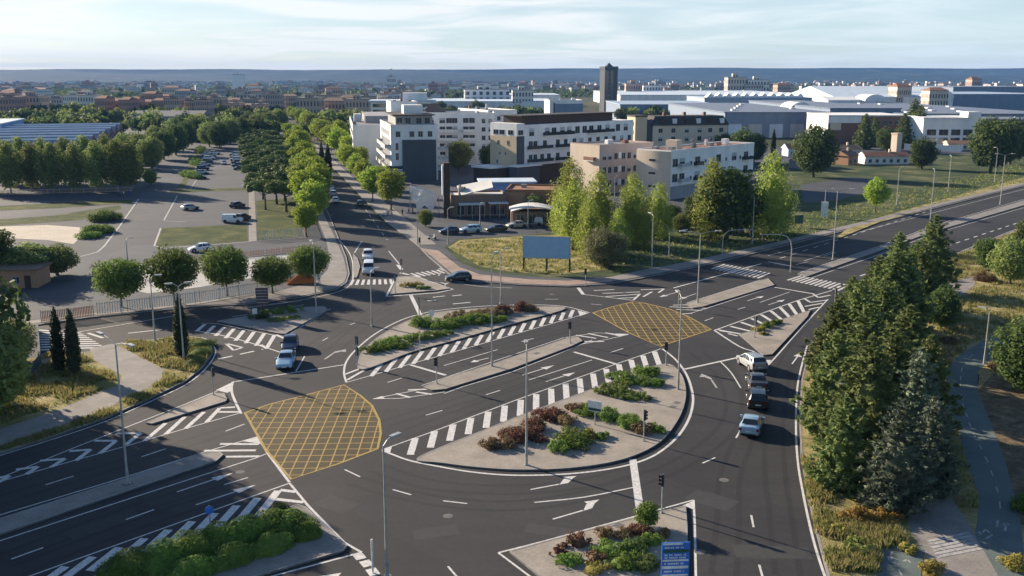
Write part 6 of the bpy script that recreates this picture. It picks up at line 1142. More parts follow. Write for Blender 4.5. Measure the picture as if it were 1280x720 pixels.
# --- G beige and white block with rounded end
G_ = Bld('apartment_block', (40.6, 250), math.radians(47), 'cream block with a rounded sunlit end and white window front', 'apartment block'); G_.box('wall', 0, 42, 0, 10.5, 3.6, 12.4, 'render_white'); G_.box('base', .2, 41.8, .25, 10.3, 0, 3.597, 'render_grey')
b = MB(); N = 12; pts = [(0, -.1)] + [(-.3 - .45 * math.sin(PI * i / N), -.1 + 10.7 * i / N) for i in range(N + 1)] + [(0, 10.6)]; b.prism(pts, 0, 12.6, 0); G_.mesh('rounded_end', b, ['cream'], sm=40)
G_.roof(0, 42, 0, 10.5, 12.4, clutter=9, seed=12, mat='tile'); G_.box('lift_house', 7, 9.5, 3, 6.5, 12.55, 15.0, 'cream'); G_.row(F0(), (2, 5.2, 12.5, 23, 31.2, 37.6), (4.7, 8.6), 2.3, 2.0, 1, 9); G_.row(F0(), (9.4, 16.4, 27, 34.5), (4.8, 8.7), .8, .9)
for z in (4.5, 8.4): G_.balcony(F0(), 3.6, 7.6, z, 1.1, rail='shutter'); G_.balcony(F0(), 10.8, 14.2, z, 1.1); G_.balcony(F0(), 35.6, 40, z, 1.1)
b = MB()
for z in (3.2, 6.6, 10.0): b.box(-.84, -.72, 4.2, 6.2, z, z + .5)
G_.mesh('slot_window', b, ['glass'])
# --- bar complex
K_ = Bld('bar_building', (-15.6, 219), math.radians(8), 'low brown bar building with a dark brick pillar and white awnings', 'bar'); K_.box('wall', 1.9, 14.5, 0, 9, 0, 4.6, 'brown'); K_.roof(1.9, 14.5, 0, 9, 4.6, mat='awning', par='brown', clutter=2, seed=14); b = MB(); b.box(.2, 1.6, -.6, 1.0, 0, 12.4); pl = K_.mesh('pillar', b, ['darkbrown']); b = MB(); b.box(-.16, .197, -.5, .8, 5.2, 11.9); K_.mesh('painted_lit_edge', b, ['render_white'], pl)  # white strip paints sunlight onto the left edge of the pillar
K_.box('terrace_cover', 3.5, 9.2, -3.4, -.1, 3.2, 3.35, 'awning'); K_.box('terrace_cover', 10.2, 14.6, -3.2, -.1, 3.3, 3.45, 'awning')
b = MB(); [b.box(x, x + .1, -3.3, -3.2, 0, 3.2) for x in (3.6, 6.3, 9.0, 10.4, 12.4, 14.3)]; K_.mesh('awning_posts', b, ['galv'])
K_.row(F0(), (4, 6.4, 8.8, 11.4, 13.2), (.6,), 1.6, 2.1)
b = MB(); b.v += [(4.4, 1, 5.0), (11.6, 1.5, 6.6), (12, 9, 7.6), (4.0, 9.5, 6.2), (4.4, 1, 4.85), (11.6, 1.5, 6.4), (12, 9, 7.4), (4.0, 9.5, 6.0)]; b.f += [(0, 1, 2, 3), (7, 6, 5, 4), (0, 4, 5, 1), (1, 5, 6, 2), (2, 6, 7, 3), (3, 7, 4, 0)]; b.m += [0] * 6; K_.mesh('sloping_roof', b, ['awning'])
K2 = Bld('bar_annex', (-1.5, 224), math.radians(-6), 'flat roofed brown annex with orange sunlight painted on its front wall, behind the bar', 'bar annex'); K2.box('wall', 0, 14.5, 0, 12, 0, 5.4, 'rusty'); K2.box('painted_sun_panel', 0.1, 4.5, -.12, -.005, 1.2, 5.2, 'orange'); K2.roof(0, 14.5, 0, 12, 5.4, mat='rusty', par='rusty', clutter=2, seed=15)  # orange panel on the front paints in the warm sunlit part
K3 = Bld('storage_hall', (-8, 250), math.radians(5), 'low hall with a pale blue flat roof between bar and white blocks', 'hall'); K3.box('wall', 0, 14, 0, 9, 0, 4.6, 'brightblue'); b = MB(); b.box(-.5, 14.5, -.5, 9.5, 4.603, 4.9); K3.mesh('roof', b, ['paleblueroof'])
K4 = Bld('kiosk', (-.2, 205), math.radians(4), 'kiosk with a curved white roof beside the parking strip', 'kiosk'); K4.box('wall', .3, 9.2, .5, 6, 0, 3.2, 'brown'); b = MB(); n = 9
for i in range(n + 1):
    t = i / n; b.v += [(9.6 * t, -.8, 3.1 + 1.3 * math.sin(PI * min(1, t * .8 + .1))), (9.6 * t, 6.6, 3.1 + 1.3 * math.sin(PI * min(1, t * .8 + .1))), (9.6 * t, -.8, 2.85 + 1.3 * math.sin(PI * min(1, t * .8 + .1))), (9.6 * t, 6.6, 2.85 + 1.3 * math.sin(PI * min(1, t * .8 + .1)))]
for i in range(n):
    a = 4 * i; b.f += [(a, a + 4, a + 5, a + 1), (a + 2, a + 3, a + 7, a + 6), (a, a + 2, a + 6, a + 4), (a + 1, a + 5, a + 7, a + 3)]; b.m += [0] * 4
K4.mesh('curved_roof', b, ['awning']); K4.row(F0(0, .5), (2, 4.6, 7.2), (.7,), 1.6, 1.9)
for k, (u, v, w) in enumerate([(672, 268, 7)]): p = G(u, v); cpt = thing('carport', (p.x, p.y, .1), .1, 'small carport with a pale roof at the end of the parking strip', 'carport'); b = MB(); b.box(0, w, 0, 4.5, 2.5, 2.65); b.build('roof', M['awning'], cpt); b = MB(); [b.box(x, x + .1, y, y + .1, 0, 2.5) for x in (.1, w - .2) for y in (.1, 4.3)]; b.build('posts', M['galv'], cpt)
# white tarpaulin sails at the bar
p = G(513, 268); root = thing('shade_sail', (p.x, p.y, .1), 0, 'crumpled white shade sails on poles in front of the dark end wall', 'shade sail'); b = MB()
V = [(0, 0, 6.6), (2.6, -1, 5.6), (5.2, -.6, 4.6), (6.6, .4, 4.2), (.2, .5, 3.4), (1.4, -1.6, 3.0), (3.4, -1.2, 2.2), (5.6, -1.0, 1.9), (2.2, 1.6, 6.0), (4.4, 2.0, 5.0), (1.8, -2.0, .8), (5.2, -2.2, .9)]
b.v += V; b.f += [(0, 1, 5, 4), (1, 2, 6, 5), (2, 3, 7, 6), (0, 8, 1), (1, 8, 9, 2), (2, 9, 3), (5, 6, 10), (6, 7, 11)]; b.m += [0] * 8; me = b.build('sail', M['sailcloth'], root); sm = me.modifiers.new('s', 'SOLIDIFY'); sm.thickness = .06
for x, y, z in ((0, 0, 6.6), (6.6, .4, 4.2), (2.2, 1.6, 6.0), (4.4, 2.0, 5)): b = MB(); b.tube((x, y, 0), (x, y, z), .07); b.build('pole', M['galv'], root)
# --- little orange house on the left
p = G(0, 362); h_ = Bld('small_house', (p.x - 3, p.y), math.radians(4), 'tiny orange house with a dark door under the bushy trees at the left', 'house'); h_.box('wall', 0, 8.4, 0, 5, 0, 2.9, 'orange'); b = MB(); b.box(-.4, 8.8, -.4, 5.4, 2.903, 3.1); h_.mesh('roof', b, ['brown']); h_.win(F0(), 5.4, .9, .9, 1.0); b = MB(); b.box(6.6, 7.5, -.05, -.004, 0, 2.1); h_.mesh('door', b, ['darkbrown'])
# --- blue sawtooth shed
pS = (-141, 322); S_ = Bld('factory_shed', pS, RS + math.radians(-.5), 'long factory shed with blue white sawtooth roof and brick side', 'shed'); S_.box('wall', -75, 0, 0, 132, 0, 8.2, 'brick')
b = MB(); n = 7
for i in range(n):
    y0, y1 = 132 * i / n, 132 * (i + 1) / n; ym = y0 + (y1 - y0) * .42; c = len(b.v)
    b.v += [(-75.3, y0, 8.22), (.3, y0, 8.22), (.3, ym, 11.4), (-75.3, ym, 11.4), (.3, y1, 8.22), (-75.3, y1, 8.22), (-75.3, y0 + (ym - y0) * .84, 10.89), (.3, y0 + (ym - y0) * .84, 10.89)]; b.m.append(3); b.f += [(c, c + 1, c + 7, c + 6), (c + 6, c + 7, c + 2, c + 3), (c + 3, c + 2, c + 4, c + 5), (c + 1, c + 4, c + 2), (c, c + 3, c + 5)]; b.m += [1, 0, 2, 2]
S_.mesh('sawtooth_roof', b, ['bluewall', 'render_white', 'brick', 'navyroof'])
for i in range(11): b = MB(); y = 6 + i * 11.6; b.box(.003, .5, y, y + 1.2, 0, 8.0); S_.mesh('pilaster', b, ['render_grey'])
S2 = Bld('factory_hall', (-214, 400), RS, 'bright blue glazed hall rising at the left edge behind the shed', 'hall'); S2.box('wall', -60, 6, 0, 50, 0, 12.4, 'brightblue'); S2.box('roof', -60.5, 6.5, -.5, 50.5, 12.403, 12.9, 'paleblueroof')
for i in range(8): S2.box('glazing_bar', -58 + i * 9, -57.0 + i * 9, -.15, -.005, 0, 12.4, 'paleblueroof')
# --- grey shed behind
S3 = Bld('shed', (-232, 600), math.radians(4), 'long grey shed with a pale roof beyond the car park', 'shed'); S3.box('wall', 0, 42, 0, 30, 0, 8, 'render_grey'); b = MB(); b.v += [(-.6, -.6, 8.003), (42.6, -.6, 8.003), (42.6, 30.6, 8.003), (-.6, 30.6, 8.003), (-.6, 15, 11), (42.6, 15, 11)]; b.f += [(0, 1, 5, 4), (2, 3, 4, 5), (1, 2, 5), (3, 0, 4)]; b.m += [0] * 4; S3.mesh('roof', b, ['greyroof'])
# --- white cube, tower
Wc = Bld('warehouse', (22.5, 590), math.radians(6), 'white cubic warehouse with bright corner before the tower', 'warehouse'); Wc.box('wall', 0, 20, 0, 24, 0, 17, 'render_white'); Wc.roof(0, 20, 0, 24, 17, clutter=4, seed=20, ph=1.0); Wc.box('corner_strip', 2.2, 3.0, -.2, -.005, 0, 16.5, 'glass'); Wc.box('band', 3.1, 20, -.2, -.004, 0, 15.8, 'bluewall')
Tw = Bld('office_tower', (84.5, 905), math.radians(18), 'dark glazed office tower with a pointed crown', 'tower'); Tw.box('wall', 0, 12.5, 0, 12, 0, 38.5, 'cladding'); Tw.box('glass_bay', -.25, 3.4, -.4, -.004, 2, 37.5, 'glass'); Tw.box('glass_bay', 5.2, 8.2, -.4, -.004, 2, 37.5, 'glass'); Tw.box('glass_side', 12.504, 12.8, 1, 11, 2, 37, 'glass')
b = MB(); b.v += [(-.4, -.4, 38.503), (12.9, -.4, 38.503), (12.9, 12.4, 38.503), (-.4, 12.4, 38.503), (-.4, -.4, 41), (12.9, -.4, 41), (12.9, 12.4, 41), (-.4, 12.4, 41), (3.2, 3.2, 41.003), (9.2, 3.2, 41.003), (9.2, 9.2, 41.003), (3.2, 9.2, 41.003), (6.2, 6, 44.5)]; b.f += [(0, 1, 5, 4), (1, 2, 6, 5), (2, 3, 7, 6), (3, 0, 4, 7), (4, 5, 6, 7), (8, 9, 12), (9, 10, 12), (10, 11, 12), (11, 8, 12)]; b.m += [0] * 9; Tw.mesh('crown', b, ['cladding'])
for i in range(9): Tw.box('floor_band', 3.45, 5.15, -.3, -.006, 3 + 4 * i, 3.6 + 4 * i, 'render_grey')
# --- industrial halls to the right
def hall(u0, u1, D, vtop, depth, label, wallm, roofm, rot=0.06, kind='flat', bays=0, dv=None):
    a, b_ = atD(u0, D), atD(u1, D); w = (b_ - a).length; h = max(4, hgt(D, vtop)); o = Bld('industrial_hall', a, rot, label, 'industrial hall', 'industrial halls')
    o.box('wall', 0, w, 0, depth, 0, h, wallm)
    b = MB()
    if kind == 'flat': b.box(-.5, w + .5, -.5, depth + .5, h + .003, h + .5)
    elif kind == 'gable': b.v += [(-.6, -.6, h + .003), (w + .6, -.6, h + .003), (w + .6, depth + .6, h + .003), (-.6, depth + .6, h + .003), (-.6, depth / 2, h + depth * .06), (w + .6, depth / 2, h + depth * .06)]; b.f += [(0, 1, 5, 4), (2, 3, 4, 5), (1, 2, 5), (3, 0, 4)]; b.m += [0] * 4
    elif kind == 'arch':
        n = 14
        for i in range(n + 1): t = PI * i / n; x = w / 2 - (w / 2 + .4) * math.cos(t); z = h + w * .34 * math.sin(t); b.v += [(x, -.5, z), (x, depth + .5, z)]
        for i in range(n): b.f.append((2 * i, 2 * i + 2, 2 * i + 3, 2 * i + 1)); b.m.append(0)
        b.f.append(tuple(2 * i for i in range(n + 1))); b.m.append(0)
    rf = o.mesh('roof', b, [roofm])
    for i in range(bays): x = w * (i + .5) / bays; o.box('door', x - w / bays * .32, x + w / bays * .32, -.12, -.004, 0, h * .55, 'shutter' if i % 2 else 'paleblueroof')
    return o, w, h, rf
o, w, h, rf = hall(905, 1034, 520, 141, 190, 'blue grey hall with pale roller doors behind the cypress', 'bluewall', 'navyroof', .0, 'flat', 5)
for i in range(5): o.box('roof_hatch', 8 + i * 10, 10.5 + i * 10, 20 + (i * 37) % 120, 24 + (i * 37) % 120, h + .503, h + 1.3, 'render_white', rf)
hall(775, 900, 720, 131, 110, 'long low blue grey hall behind the mansard block', 'bluewall', 'blueroof', .0)
o, w, h, rf = hall(880, 1014, 880, 122.5, 90, 'blue roofed hall with white sawtooth skylights', 'metal_band', 'blueroof', .0)
for i in range(11): b = MB(); x = 2 + i * (w - 8) / 11; b.v += [(x, 1, h + .51), (x + w / 13, 1, h + .51), (x + w / 26, 1, h + 4.4), (x, 14, h + .51), (x + w / 13, 14, h + .51), (x + w / 26, 14, h + 4.4)]; b.f += [(0, 1, 2), (5, 4, 3), (0, 2, 5, 3), (1, 4, 5, 2)]; b.m += [0] * 4; o.mesh('skylight', b, ['render_white'], rf)
hall(775, 1035, 1010, 119, 330, 'very long pale blue roofed hall reaching behind the tower', 'render_white', 'paleblueroof', .0)
hall(530, 690, 900, 127, 120, 'wide pale roofed hall behind the white cube', 'render_white', 'paleblueroof', .0); hall(600, 700, 1100, 119, 120, 'low white hall with roof plant left of the tower', 'render_white', 'paleblueroof', .02)
o, w, h, rf = hall(1128, 1330, 560, 143, 330, 'dark navy roofed hall spanning the right part of the estate', 'bluewall', 'navyroof', .0)
for i in range(14): x, y = (i * 47) % 80 + 6, (i * 83) % 300 + 12; o.box('roof_hatch', x, x + 3, y, y + 5, h + .503, h + 1.2, 'render_white', rf)
o, w, h, rf = hall(1036, 1124, 580, 136, 200, 'grey blue hall with a low roof behind the brick hall', 'bluewall', 'navyroof', .0)
o, w, h, rf = hall(1042, 1150, 900, 121, 150, 'pale grey gabled hall in the middle of the estate', 'render_white', 'paleblueroof', .0, 'gable')
hall(1160, 1320, 960, 118, 160, 'long dark blue hall at the right edge of the estate', 'bluewall', 'blueroof', .0); hall(1190, 1320, 1250, 109, 160, 'far dark hall at the right edge', 'bluewall', 'navyroof', .0)
hall(988, 1012, 655, 136, 26, 'white domed roof hall, leftmost of three', 'render_white', 'render_white', .0, 'arch'); hall(1080, 1106, 800, 127, 26, 'white domed roof hall, middle of three', 'render_white', 'render_white', .0, 'arch'); hall(1163, 1190, 900, 122, 26, 'white domed roof hall, rightmost of three', 'render_white', 'render_white', .0, 'arch'); hall(1034, 1074, 800, 125, 40, 'white low gabled hall between the domed ones', 'render_white', 'render_white', .0, 'gable')
o, w, h, rf = hall(1034, 1130, 470, 145, 34, 'dark brick hall with a white roof band behind the low houses', 'brick', 'render_white', .0, 'flat'); o.box('end_wall', -.3, -.004, -.2, 34.2, 0, h - .1, 'render_white'); o.box('facade_band', 0, w * .42, -.3, -.004, h - 3.2, h - .1, 'render_white'); o.box('glass_front', w * .02, w * .16, -.4, -.305, h - 6.6, h - 3.3, 'cream'); o.row(F0(), [w * .5 + i * 2.8 for i in range(6)], (h - 3.8,), 1.6, 1.6)
o, w, h, rf = hall(1152, 1222, 455, 148, 26, 'white fronted long hall with glazing and a corner block', 'render_white', 'render_white', .0, 'flat', 0); o.box('sign_block', w * .77, w, -.5, 8, h + .505, h + 3.0, 'render_white'); o.row(F0(), [4 + i * 5.6 for i in range(int(w / 5.6))], (1.2, 5.0), 4.2, 2.6)
hall(1222, 1300, 500, 150, 30, 'grey glazed hall beside the orange brick house', 'bluewall', 'navyroof', .0, 'flat', 3)
# --- low houses on the right
def house(u, v, w, d, hh, rot, label, wallm, roofm, ridge=1.8):
    p = G(u, v); o = Bld('house', (p.x, p.y), rot, label, 'house', 'low houses by the estate'); o.box('wall', 0, w, 0, d, 0, hh, wallm); b = MB()
    b.v += [(-.4, -.5, hh + .003), (w + .4, -.5, hh + .003), (w + .4, d + .5, hh + .003), (-.4, d + .5, hh + .003), (-.4, d / 2, hh + ridge), (w + .4, d / 2, hh + ridge)]; b.f += [(0, 1, 5, 4), (2, 3, 4, 5), (1, 2, 5), (3, 0, 4)]; b.m += [0, 0, 1, 1]; rf = o.mesh('roof', b, [roofm, wallm]); c = MB(); c.box(w * .6, w * .6 + .7, d * .4, d * .4 + .7, hh + .8, hh + ridge + 1.0); o.mesh('chimney', c, ['cream'], rf)
    for x in np.arange(1.6, w - 1, 2.6): o.win(F0(), float(x), .9, 1.0, 1.1)
    return o
house(1060, 207, 6.5, 7, 3.4, math.radians(40), 'little house with a sunlit orange gable', 'orange', 'tile'); house(1082, 206, 16, 7, 3.0, .05, 'long low house with a tiled roof beside the orange gable', 'render_white', 'tile', 1.5); house(1098, 182, 8, 7, 4.2, .3, 'small white gabled house among dark conifers', 'render_white', 'greyroof', 2.2); house(1018, 190, 9, 7, 3.4, .2, 'white gabled cottage left of the dense tree', 'render_white', 'greyroof', 1.8); house(985, 196, 9, 7, 3.2, .1, 'tiny house with a pale blue gable', 'paleblueroof', 'tile', 1.8); house(1186, 188, 24, 7, 3.0, -.05, 'long pale wall fronted house before the field', 'cream', 'tile', 1.2); house(1040, 196, 12, 7, 3.0, .1, 'low house with a brown roof behind the orange gable', 'cream', 'brown', 1.6); house(1000, 212, 10, 6, 2.8, .4, 'low sheds at the near side of the field', 'render_grey', 'tile', 1.2)
p = G(1120, 192); ct = Bld('chimney_tower', (p.x, p.y), .5, 'short pale square tower among the low houses', 'tower'); ct.box('wall', 0, 3, 0, 3, 0, 8, 'cream'); b = MB(); b.box(-.2, 3.2, -.2, 3.2, 8.003, 8.5); ct.mesh('cap', b, ['beige'])
p = G(1266, 172); ob = Bld('apartment_block', (p.x, p.y), .1, 'orange brick house at the right edge with white windows', 'house'); ob.box('wall', 0, 22, 0, 14, 0, 8.6, 'orange'); ob.roof(0, 22, 0, 14, 8.6, par='brick', seed=31); ob.row(F0(), (2.5, 6, 9.5, 13), (5.4,), 1.6, 1.4)
Pw = W([(1130, 187), (1200, 190), (1212, 182)]); root = thing('garden_wall', (Pw[0].x, Pw[0].y, 0), 0, 'white garden wall before the low houses', 'wall'); b = MB()
for a, c_ in zip(Pw, Pw[1:]): d = (c_ - a); b.obox((a + c_) / 2 - Pw[0], d.normalized(), d.length / 2, .15, 0, 2.6)
b.build('wall_face', M['render_white'], root)
# ================================================================ MIDDLE AND FAR CITY
q = random.Random(21); FM = {}
def farmesh(wm, rm, hip):
    k = (wm, rm, hip)
    if k not in FM:
        b = MB(); b.box(-.5, .5, -.5, .5, 0, 1, 0)
        if hip: b.v += [(-.53, -.53, 1.003), (.53, -.53, 1.003), (.53, .53, 1.003), (-.53, .53, 1.003), (-.3, 0, 1.13), (.3, 0, 1.13)]; c = 8; b.f += [(c, c + 1, c + 5, c + 4), (c + 1, c + 2, c + 5), (c + 2, c + 3, c + 4, c + 5), (c + 3, c, c + 4)]; b.m += [1] * 4
        else: b.box(-.52, .52, -.52, .52, 1.003, 1.03, 1); b.box(-.2, .1, -.2, .15, 1.033, 1.2, 0)
        FM[k] = b.mesh('far_building', [M[wm], M[rm]])
    return FM[k]
def far(x, D, w, d, h, wm, rm, hip, label, group, rot=0.0, cat='building'): return tag(link('far_building', farmesh(wm, rm, hip), None, (x, D, -.05), rot, (w, d, h)), label, cat, group)
CN = dict(g_cream='cream', g_white='white', g_brick='red brick', g_brown='brown', g_grey='grey', g_pink='pinkish'); RN = dict(greyroof='grey', tile='tiled', darkroof='dark', brown='brown')
mid = [(372, 462, 560, 122, 'g_brown', 'brown', 'long brown housing row right of the boulevard trees'), (400, 470, 660, 119, 'g_brown', 'brown', 'second brown row behind the first'), (205, 262, 600, 122, 'g_brown', 'darkroof', 'brown block left of the boulevard, nearest'), (255, 328, 640, 121, 'g_brown', 'brown', 'brown block with balconies left of the boulevard'), (285, 332, 560, 128, 'g_pink', 'brown', 'pinkish low block left of the boulevard trees'), (120, 165, 620, 122, 'g_brick', 'tile', 'red brick block in the middle left'), (160, 205, 640, 123, 'g_brick', 'tile', 'red brick block next to the first brick one'), (98, 122, 650, 118, 'g_white', 'greyroof', 'white gabled block left of the brick ones'), (-5, 22, 620, 121, 'g_brick', 'brown', 'reddish tower block at the left edge'), (22, 52, 640, 119, 'g_brown', 'brown', 'brown tower block second from the left edge'), (80, 98, 700, 118, 'g_white', 'greyroof', 'small white block among the far trees'), (55, 80, 720, 122, 'g_grey', 'darkroof', 'grey low block among the far trees'), (0, 40, 760, 115, 'g_pink', 'tile', 'pinkish block behind the reddish tower blocks'), (180, 215, 760, 116, 'g_brick', 'tile', 'far red brick row'), (330, 372, 760, 116, 'g_brown', 'brown', 'brown block at the end of the boulevard'), (455, 500, 760, 116, 'g_white', 'greyroof', 'white block behind the office building'), (640, 668, 900, 113, 'g_white', 'greyroof', 'white industrial block with silo tops left of the tower'), (782, 804, 1250, 105, 'g_pink', 'greyroof', 'pinkish block just right of the tower'), (804, 830, 1300, 107, 'g_white', 'greyroof', 'white low block right of the pinkish one'), (908, 934, 1500, 97, 'g_cream', 'greyroof', 'large cream block standing high above the estate'), (934, 962, 1500, 100, 'g_white', 'greyroof', 'white block beside the large cream one'), (1118, 1138, 900, 108, 'g_cream', 'tile', 'cream villa block above the gabled hall'), (1160, 1185, 850, 113, 'g_cream', 'tile', 'cream house beside tall trees right of the villa'), (970, 988, 1400, 106, 'g_pink', 'tile', 'pinkish house row left of the far trees'), (1212, 1226, 1500, 99, 'g_pink', 'tile', 'pink house on the far right'), (580, 640, 1000, 112, 'g_white', 'greyroof', 'long white block beyond the dark tree belt')]
mid2 = []
for u0, u1, D, vt, wm, rm, lb in mid:
    D = D * (1.2 if u0 < 340 else 1.15 if u0 < 480 else 1)
    n = 3 if u1 - u0 > 44 and u0 < 480 else 2 if u1 - u0 > 30 and u0 < 480 else 1
    for i in range(n): mid2.append((u0 + (u1 - u0) * i / n, u0 + (u1 - u0) * (i + .93) / n, D + (i % 2) * 22, vt + (i * 2) % 3 * 1.5 + (1 if u0 < 380 else 0), wm, 'greyroof' if rm == 'brown' and i != 1 else rm, lb + ('' if n == 1 else [', left part', ', next part', ', last part'][i])))
for u0, u1, D, vt, wm, rm, lb in mid2:
    a, b_ = atD(u0, D), atD(u1, D); w = (b_ - a).length; h = max(5, hgt(D, vt)); far((a.x + b_.x) / 2, D + 9, w, 18, h, wm, rm, rm in ('tile', 'brown'), lb, 'housing blocks of the middle distance', q.uniform(-.04, .12))
far(-632, 2300, 24, 20, 37, 'render_white', 'greyroof', False, 'broad pale tower block on the left skyline', 'far towers'); o = far(-218, 1800, 15, 15, 32, 'g_white', 'greyroof', False, 'slim white tower with a mast on the skyline', 'far towers'); b = MB(); b.box(-.12, .12, -.12, .12, 1.2, 1.45); b.build('mast', M['render_white'], o)
n = 0
seen = []
for i in range(900):
    if n >= 250: break
    D = 900 * (3600 / 900) ** q.random(); u = q.uniform(-20, 1300)
    if D < 1350 and u > 520: continue
    if u > 960 and q.random() < .55: continue
    x = atD(u, D).x; w, d, h = q.choice((q.uniform(8, 16), q.uniform(10, 30))), q.uniform(9, 18), q.choice((6, 7, 9, 9, 12, 12, 15, 18, 21)) * (1.0 if D > 1200 else .85)
    if any(abs(x - a) < (w + c) / 2 + 3 and abs(D - b_) < 24 for a, b_, c in seen): continue
    seen.append((x, D, w)); wm = q.choice(('g_cream', 'g_white', 'g_white', 'g_brick', 'g_brown', 'g_grey', 'g_pink')); hip = q.random() < .55; rm = q.choice(('tile', 'brown', 'tile')) if hip else q.choice(('greyroof', 'darkroof', 'greyroof'))
    far(x, D, w, d, h, wm, rm, hip, '%s %s %s with a %s roof in the distant city below the ridge' % ('tall' if h > 14 else 'low' if h < 9 else 'mid height', CN[wm], 'block' if w > 20 else 'house', RN[rm]), '%s %s %s %s buildings of the distant city' % ('tall' if h > 14 else 'low' if h < 9 else 'mid height', CN[wm], 'wide' if w > 20 else 'small', RN[rm]), q.uniform(-.5, .5)); n += 1
# the rest of the city: far too many to count
mb = MB(); cm = ['g_cream', 'g_white', 'g_grey', 'g_brick', 'g_pink', 'tile', 'greyroof']
for i in range(1500):
    D = 2100 * (5500 / 2100) ** q.random(); x = q.uniform(-.58, .58) * D
    if math.sin(x / 230 + 1.3) + math.sin(x / 90 + D / 400) < -.35 + .5 * (x > 900): continue
    w, d_, h = q.uniform(4, 14), q.uniform(4, 10), q.uniform(4, 15); m_ = q.choice((0, 0, 1, 1, 1, 2, 3, 4))
    mb.box(x - w, x + w, D - d_, D + d_, -.05, h, m_); mb.box(x - w - .3, x + w + .3, D - d_ - .3, D + d_ + .3, h + .01, h + 1.6, q.choice((5, 5, 6)))
tag(mb.build('distant_city', [M[m] for m in ('cream', 'render_white', 'render_grey', 'brown', 'pink', 'tile', 'greyroof')]), 'countless small pale houses of the city under the ridge', 'city', None, 'stuff')
# trees of the middle distance: counted ones near, one mass far off
k = 0
for i in range(700):
    if k >= 230: break
    D = 470 * (2600 / 470) ** q.random(); u = q.uniform(-20, 1300)
    if D < 520 and (u < 150 or u > 340): continue
    if 340 < u < 385 and D < 800: continue
    if u > 470 and D < 760 and not (690 < u < 760): continue
    if u > 760 and D < 1150: continue
    p = atD(u, D); s = q.uniform(.8, 1.5); tr, cr = PROTO['fartree']; v = q.randrange(3)
    where = 'left of the boulevard' if u < 350 else 'between boulevard and tower' if u < 760 else 'beyond the industrial halls'
    root = thing('far_tree', (p.x, p.y, -.05), q.uniform(0, 6), '%s %s tree %s, %s' % (['dark', 'lighter', 'low dark'][v], 'large' if s > 1.15 else 'small', where, 'in the middle distance' if D < 1100 else 'far off in the city'), 'tree', '%s %s far trees %s %s' % (['dark', 'lighter', 'low dark'][v], 'large' if s > 1.15 else 'small', where, 'middle' if D < 1100 else 'far'), s); link('trunk', tr, root); link('crown', cr[v], root); k += 1
# dark tree belts that can be told apart
for j, (u0, u1, D, n_) in enumerate([(0, 150, 640, 15), (160, 350, 640, 16), (150, 350, 760, 16), (0, 150, 780, 14), (385, 470, 590, 8), (556, 690, 700, 15), (770, 830, 720, 8), (985, 1090, 1150, 9), (1050, 1160, 1000, 9), (60, 130, 560, 7), (185, 250, 520, 6), (-10, 120, 505, 12), (225, 345, 500, 11), (385, 450, 500, 7)]):
    for i in range(n_):
        p = atD(u0 + (u1 - u0) * (i + q.uniform(.2, .8)) / n_, D + q.uniform(-14, 14)); tr, cr = PROTO['fartree']; s = q.uniform(1.0, 1.5)
        root = thing('belt_tree', (p.x, p.y, -.05), q.uniform(0, 6), ORD[i] + ' tree from left in the belt ' + ['behind the left shed, front row', 'before the brown blocks, front row', 'before the brown blocks, back row', 'behind the left shed, back row', 'before the long brown housing row', 'behind the white blocks', 'right of the tower foot', 'beyond the pale gabled hall', 'behind the domed halls', 'behind the blue shed', 'behind the car park', 'behind the shed at the left edge', 'before the brown blocks', 'before the long brown row'][j], 'tree', 'dark tree belts', s); link('trunk', tr, root); link('crown', cr[(i * 2) % 3], root)
# wood at the foot of the ridge and gardens of the far city: uncountable
vs, cl = MB(), np.random.RandomState(4); P = []
for i in range(9000):
    D = 1500 * (5600 / 1500) ** cl.rand(); x = cl.uniform(-.58, .58) * D
    if math.sin(x / 170 + D / 260) + math.sin(x / 61 - D / 150) < -.2: continue
    P.append((np.array([x, D, cl.uniform(2, 5)]), cl.uniform(4, 9), .6))
tag(link('distant_woods', leafmesh('distant_woods', cloud(P, .16, 6.0, cl), 'lf_dark')), 'hazy tree cover scattered through the distant city', 'woods', None, 'stuff')
# ================================================================ LIGHT, SKY, AIR, CAMERA
SUN_EL, SUN_AZ = math.radians(18.5), math.radians(-52.0)     # azimuth from straight ahead (+y), negative = left
sun = bpy.data.lights.new('sun', 'SUN'); sun.energy = 5.0; sun.angle = math.radians(0.6); sun.color = (1.0, 0.84, 0.65)
so = bpy.data.objects.new('sun', sun); C.objects.link(so)
d = -Vector((math.sin(SUN_AZ) * math.cos(SUN_EL), math.cos(SUN_AZ) * math.cos(SUN_EL), math.sin(SUN_EL)))
so.rotation_euler = d.to_track_quat('-Z', 'Y').to_euler(); so.location = (-200, 200, 200)
w = bpy.data.worlds.new('World'); bpy.context.scene.world = w; w.use_nodes = True; nt = w.node_tree
bg = nt.nodes['Background']; sky = nt.nodes.new('ShaderNodeTexSky'); sky.sky_type = 'NISHITA'; sky.sun_disc = False; sky.sun_elevation = SUN_EL; sky.sun_rotation = SUN_AZ; sky.altitude = 800; sky.air_density = 1.0; sky.dust_density = 0.7; sky.ozone_density = 2.5
SKYS = 0.068; bg.inputs[1].default_value = SKYS
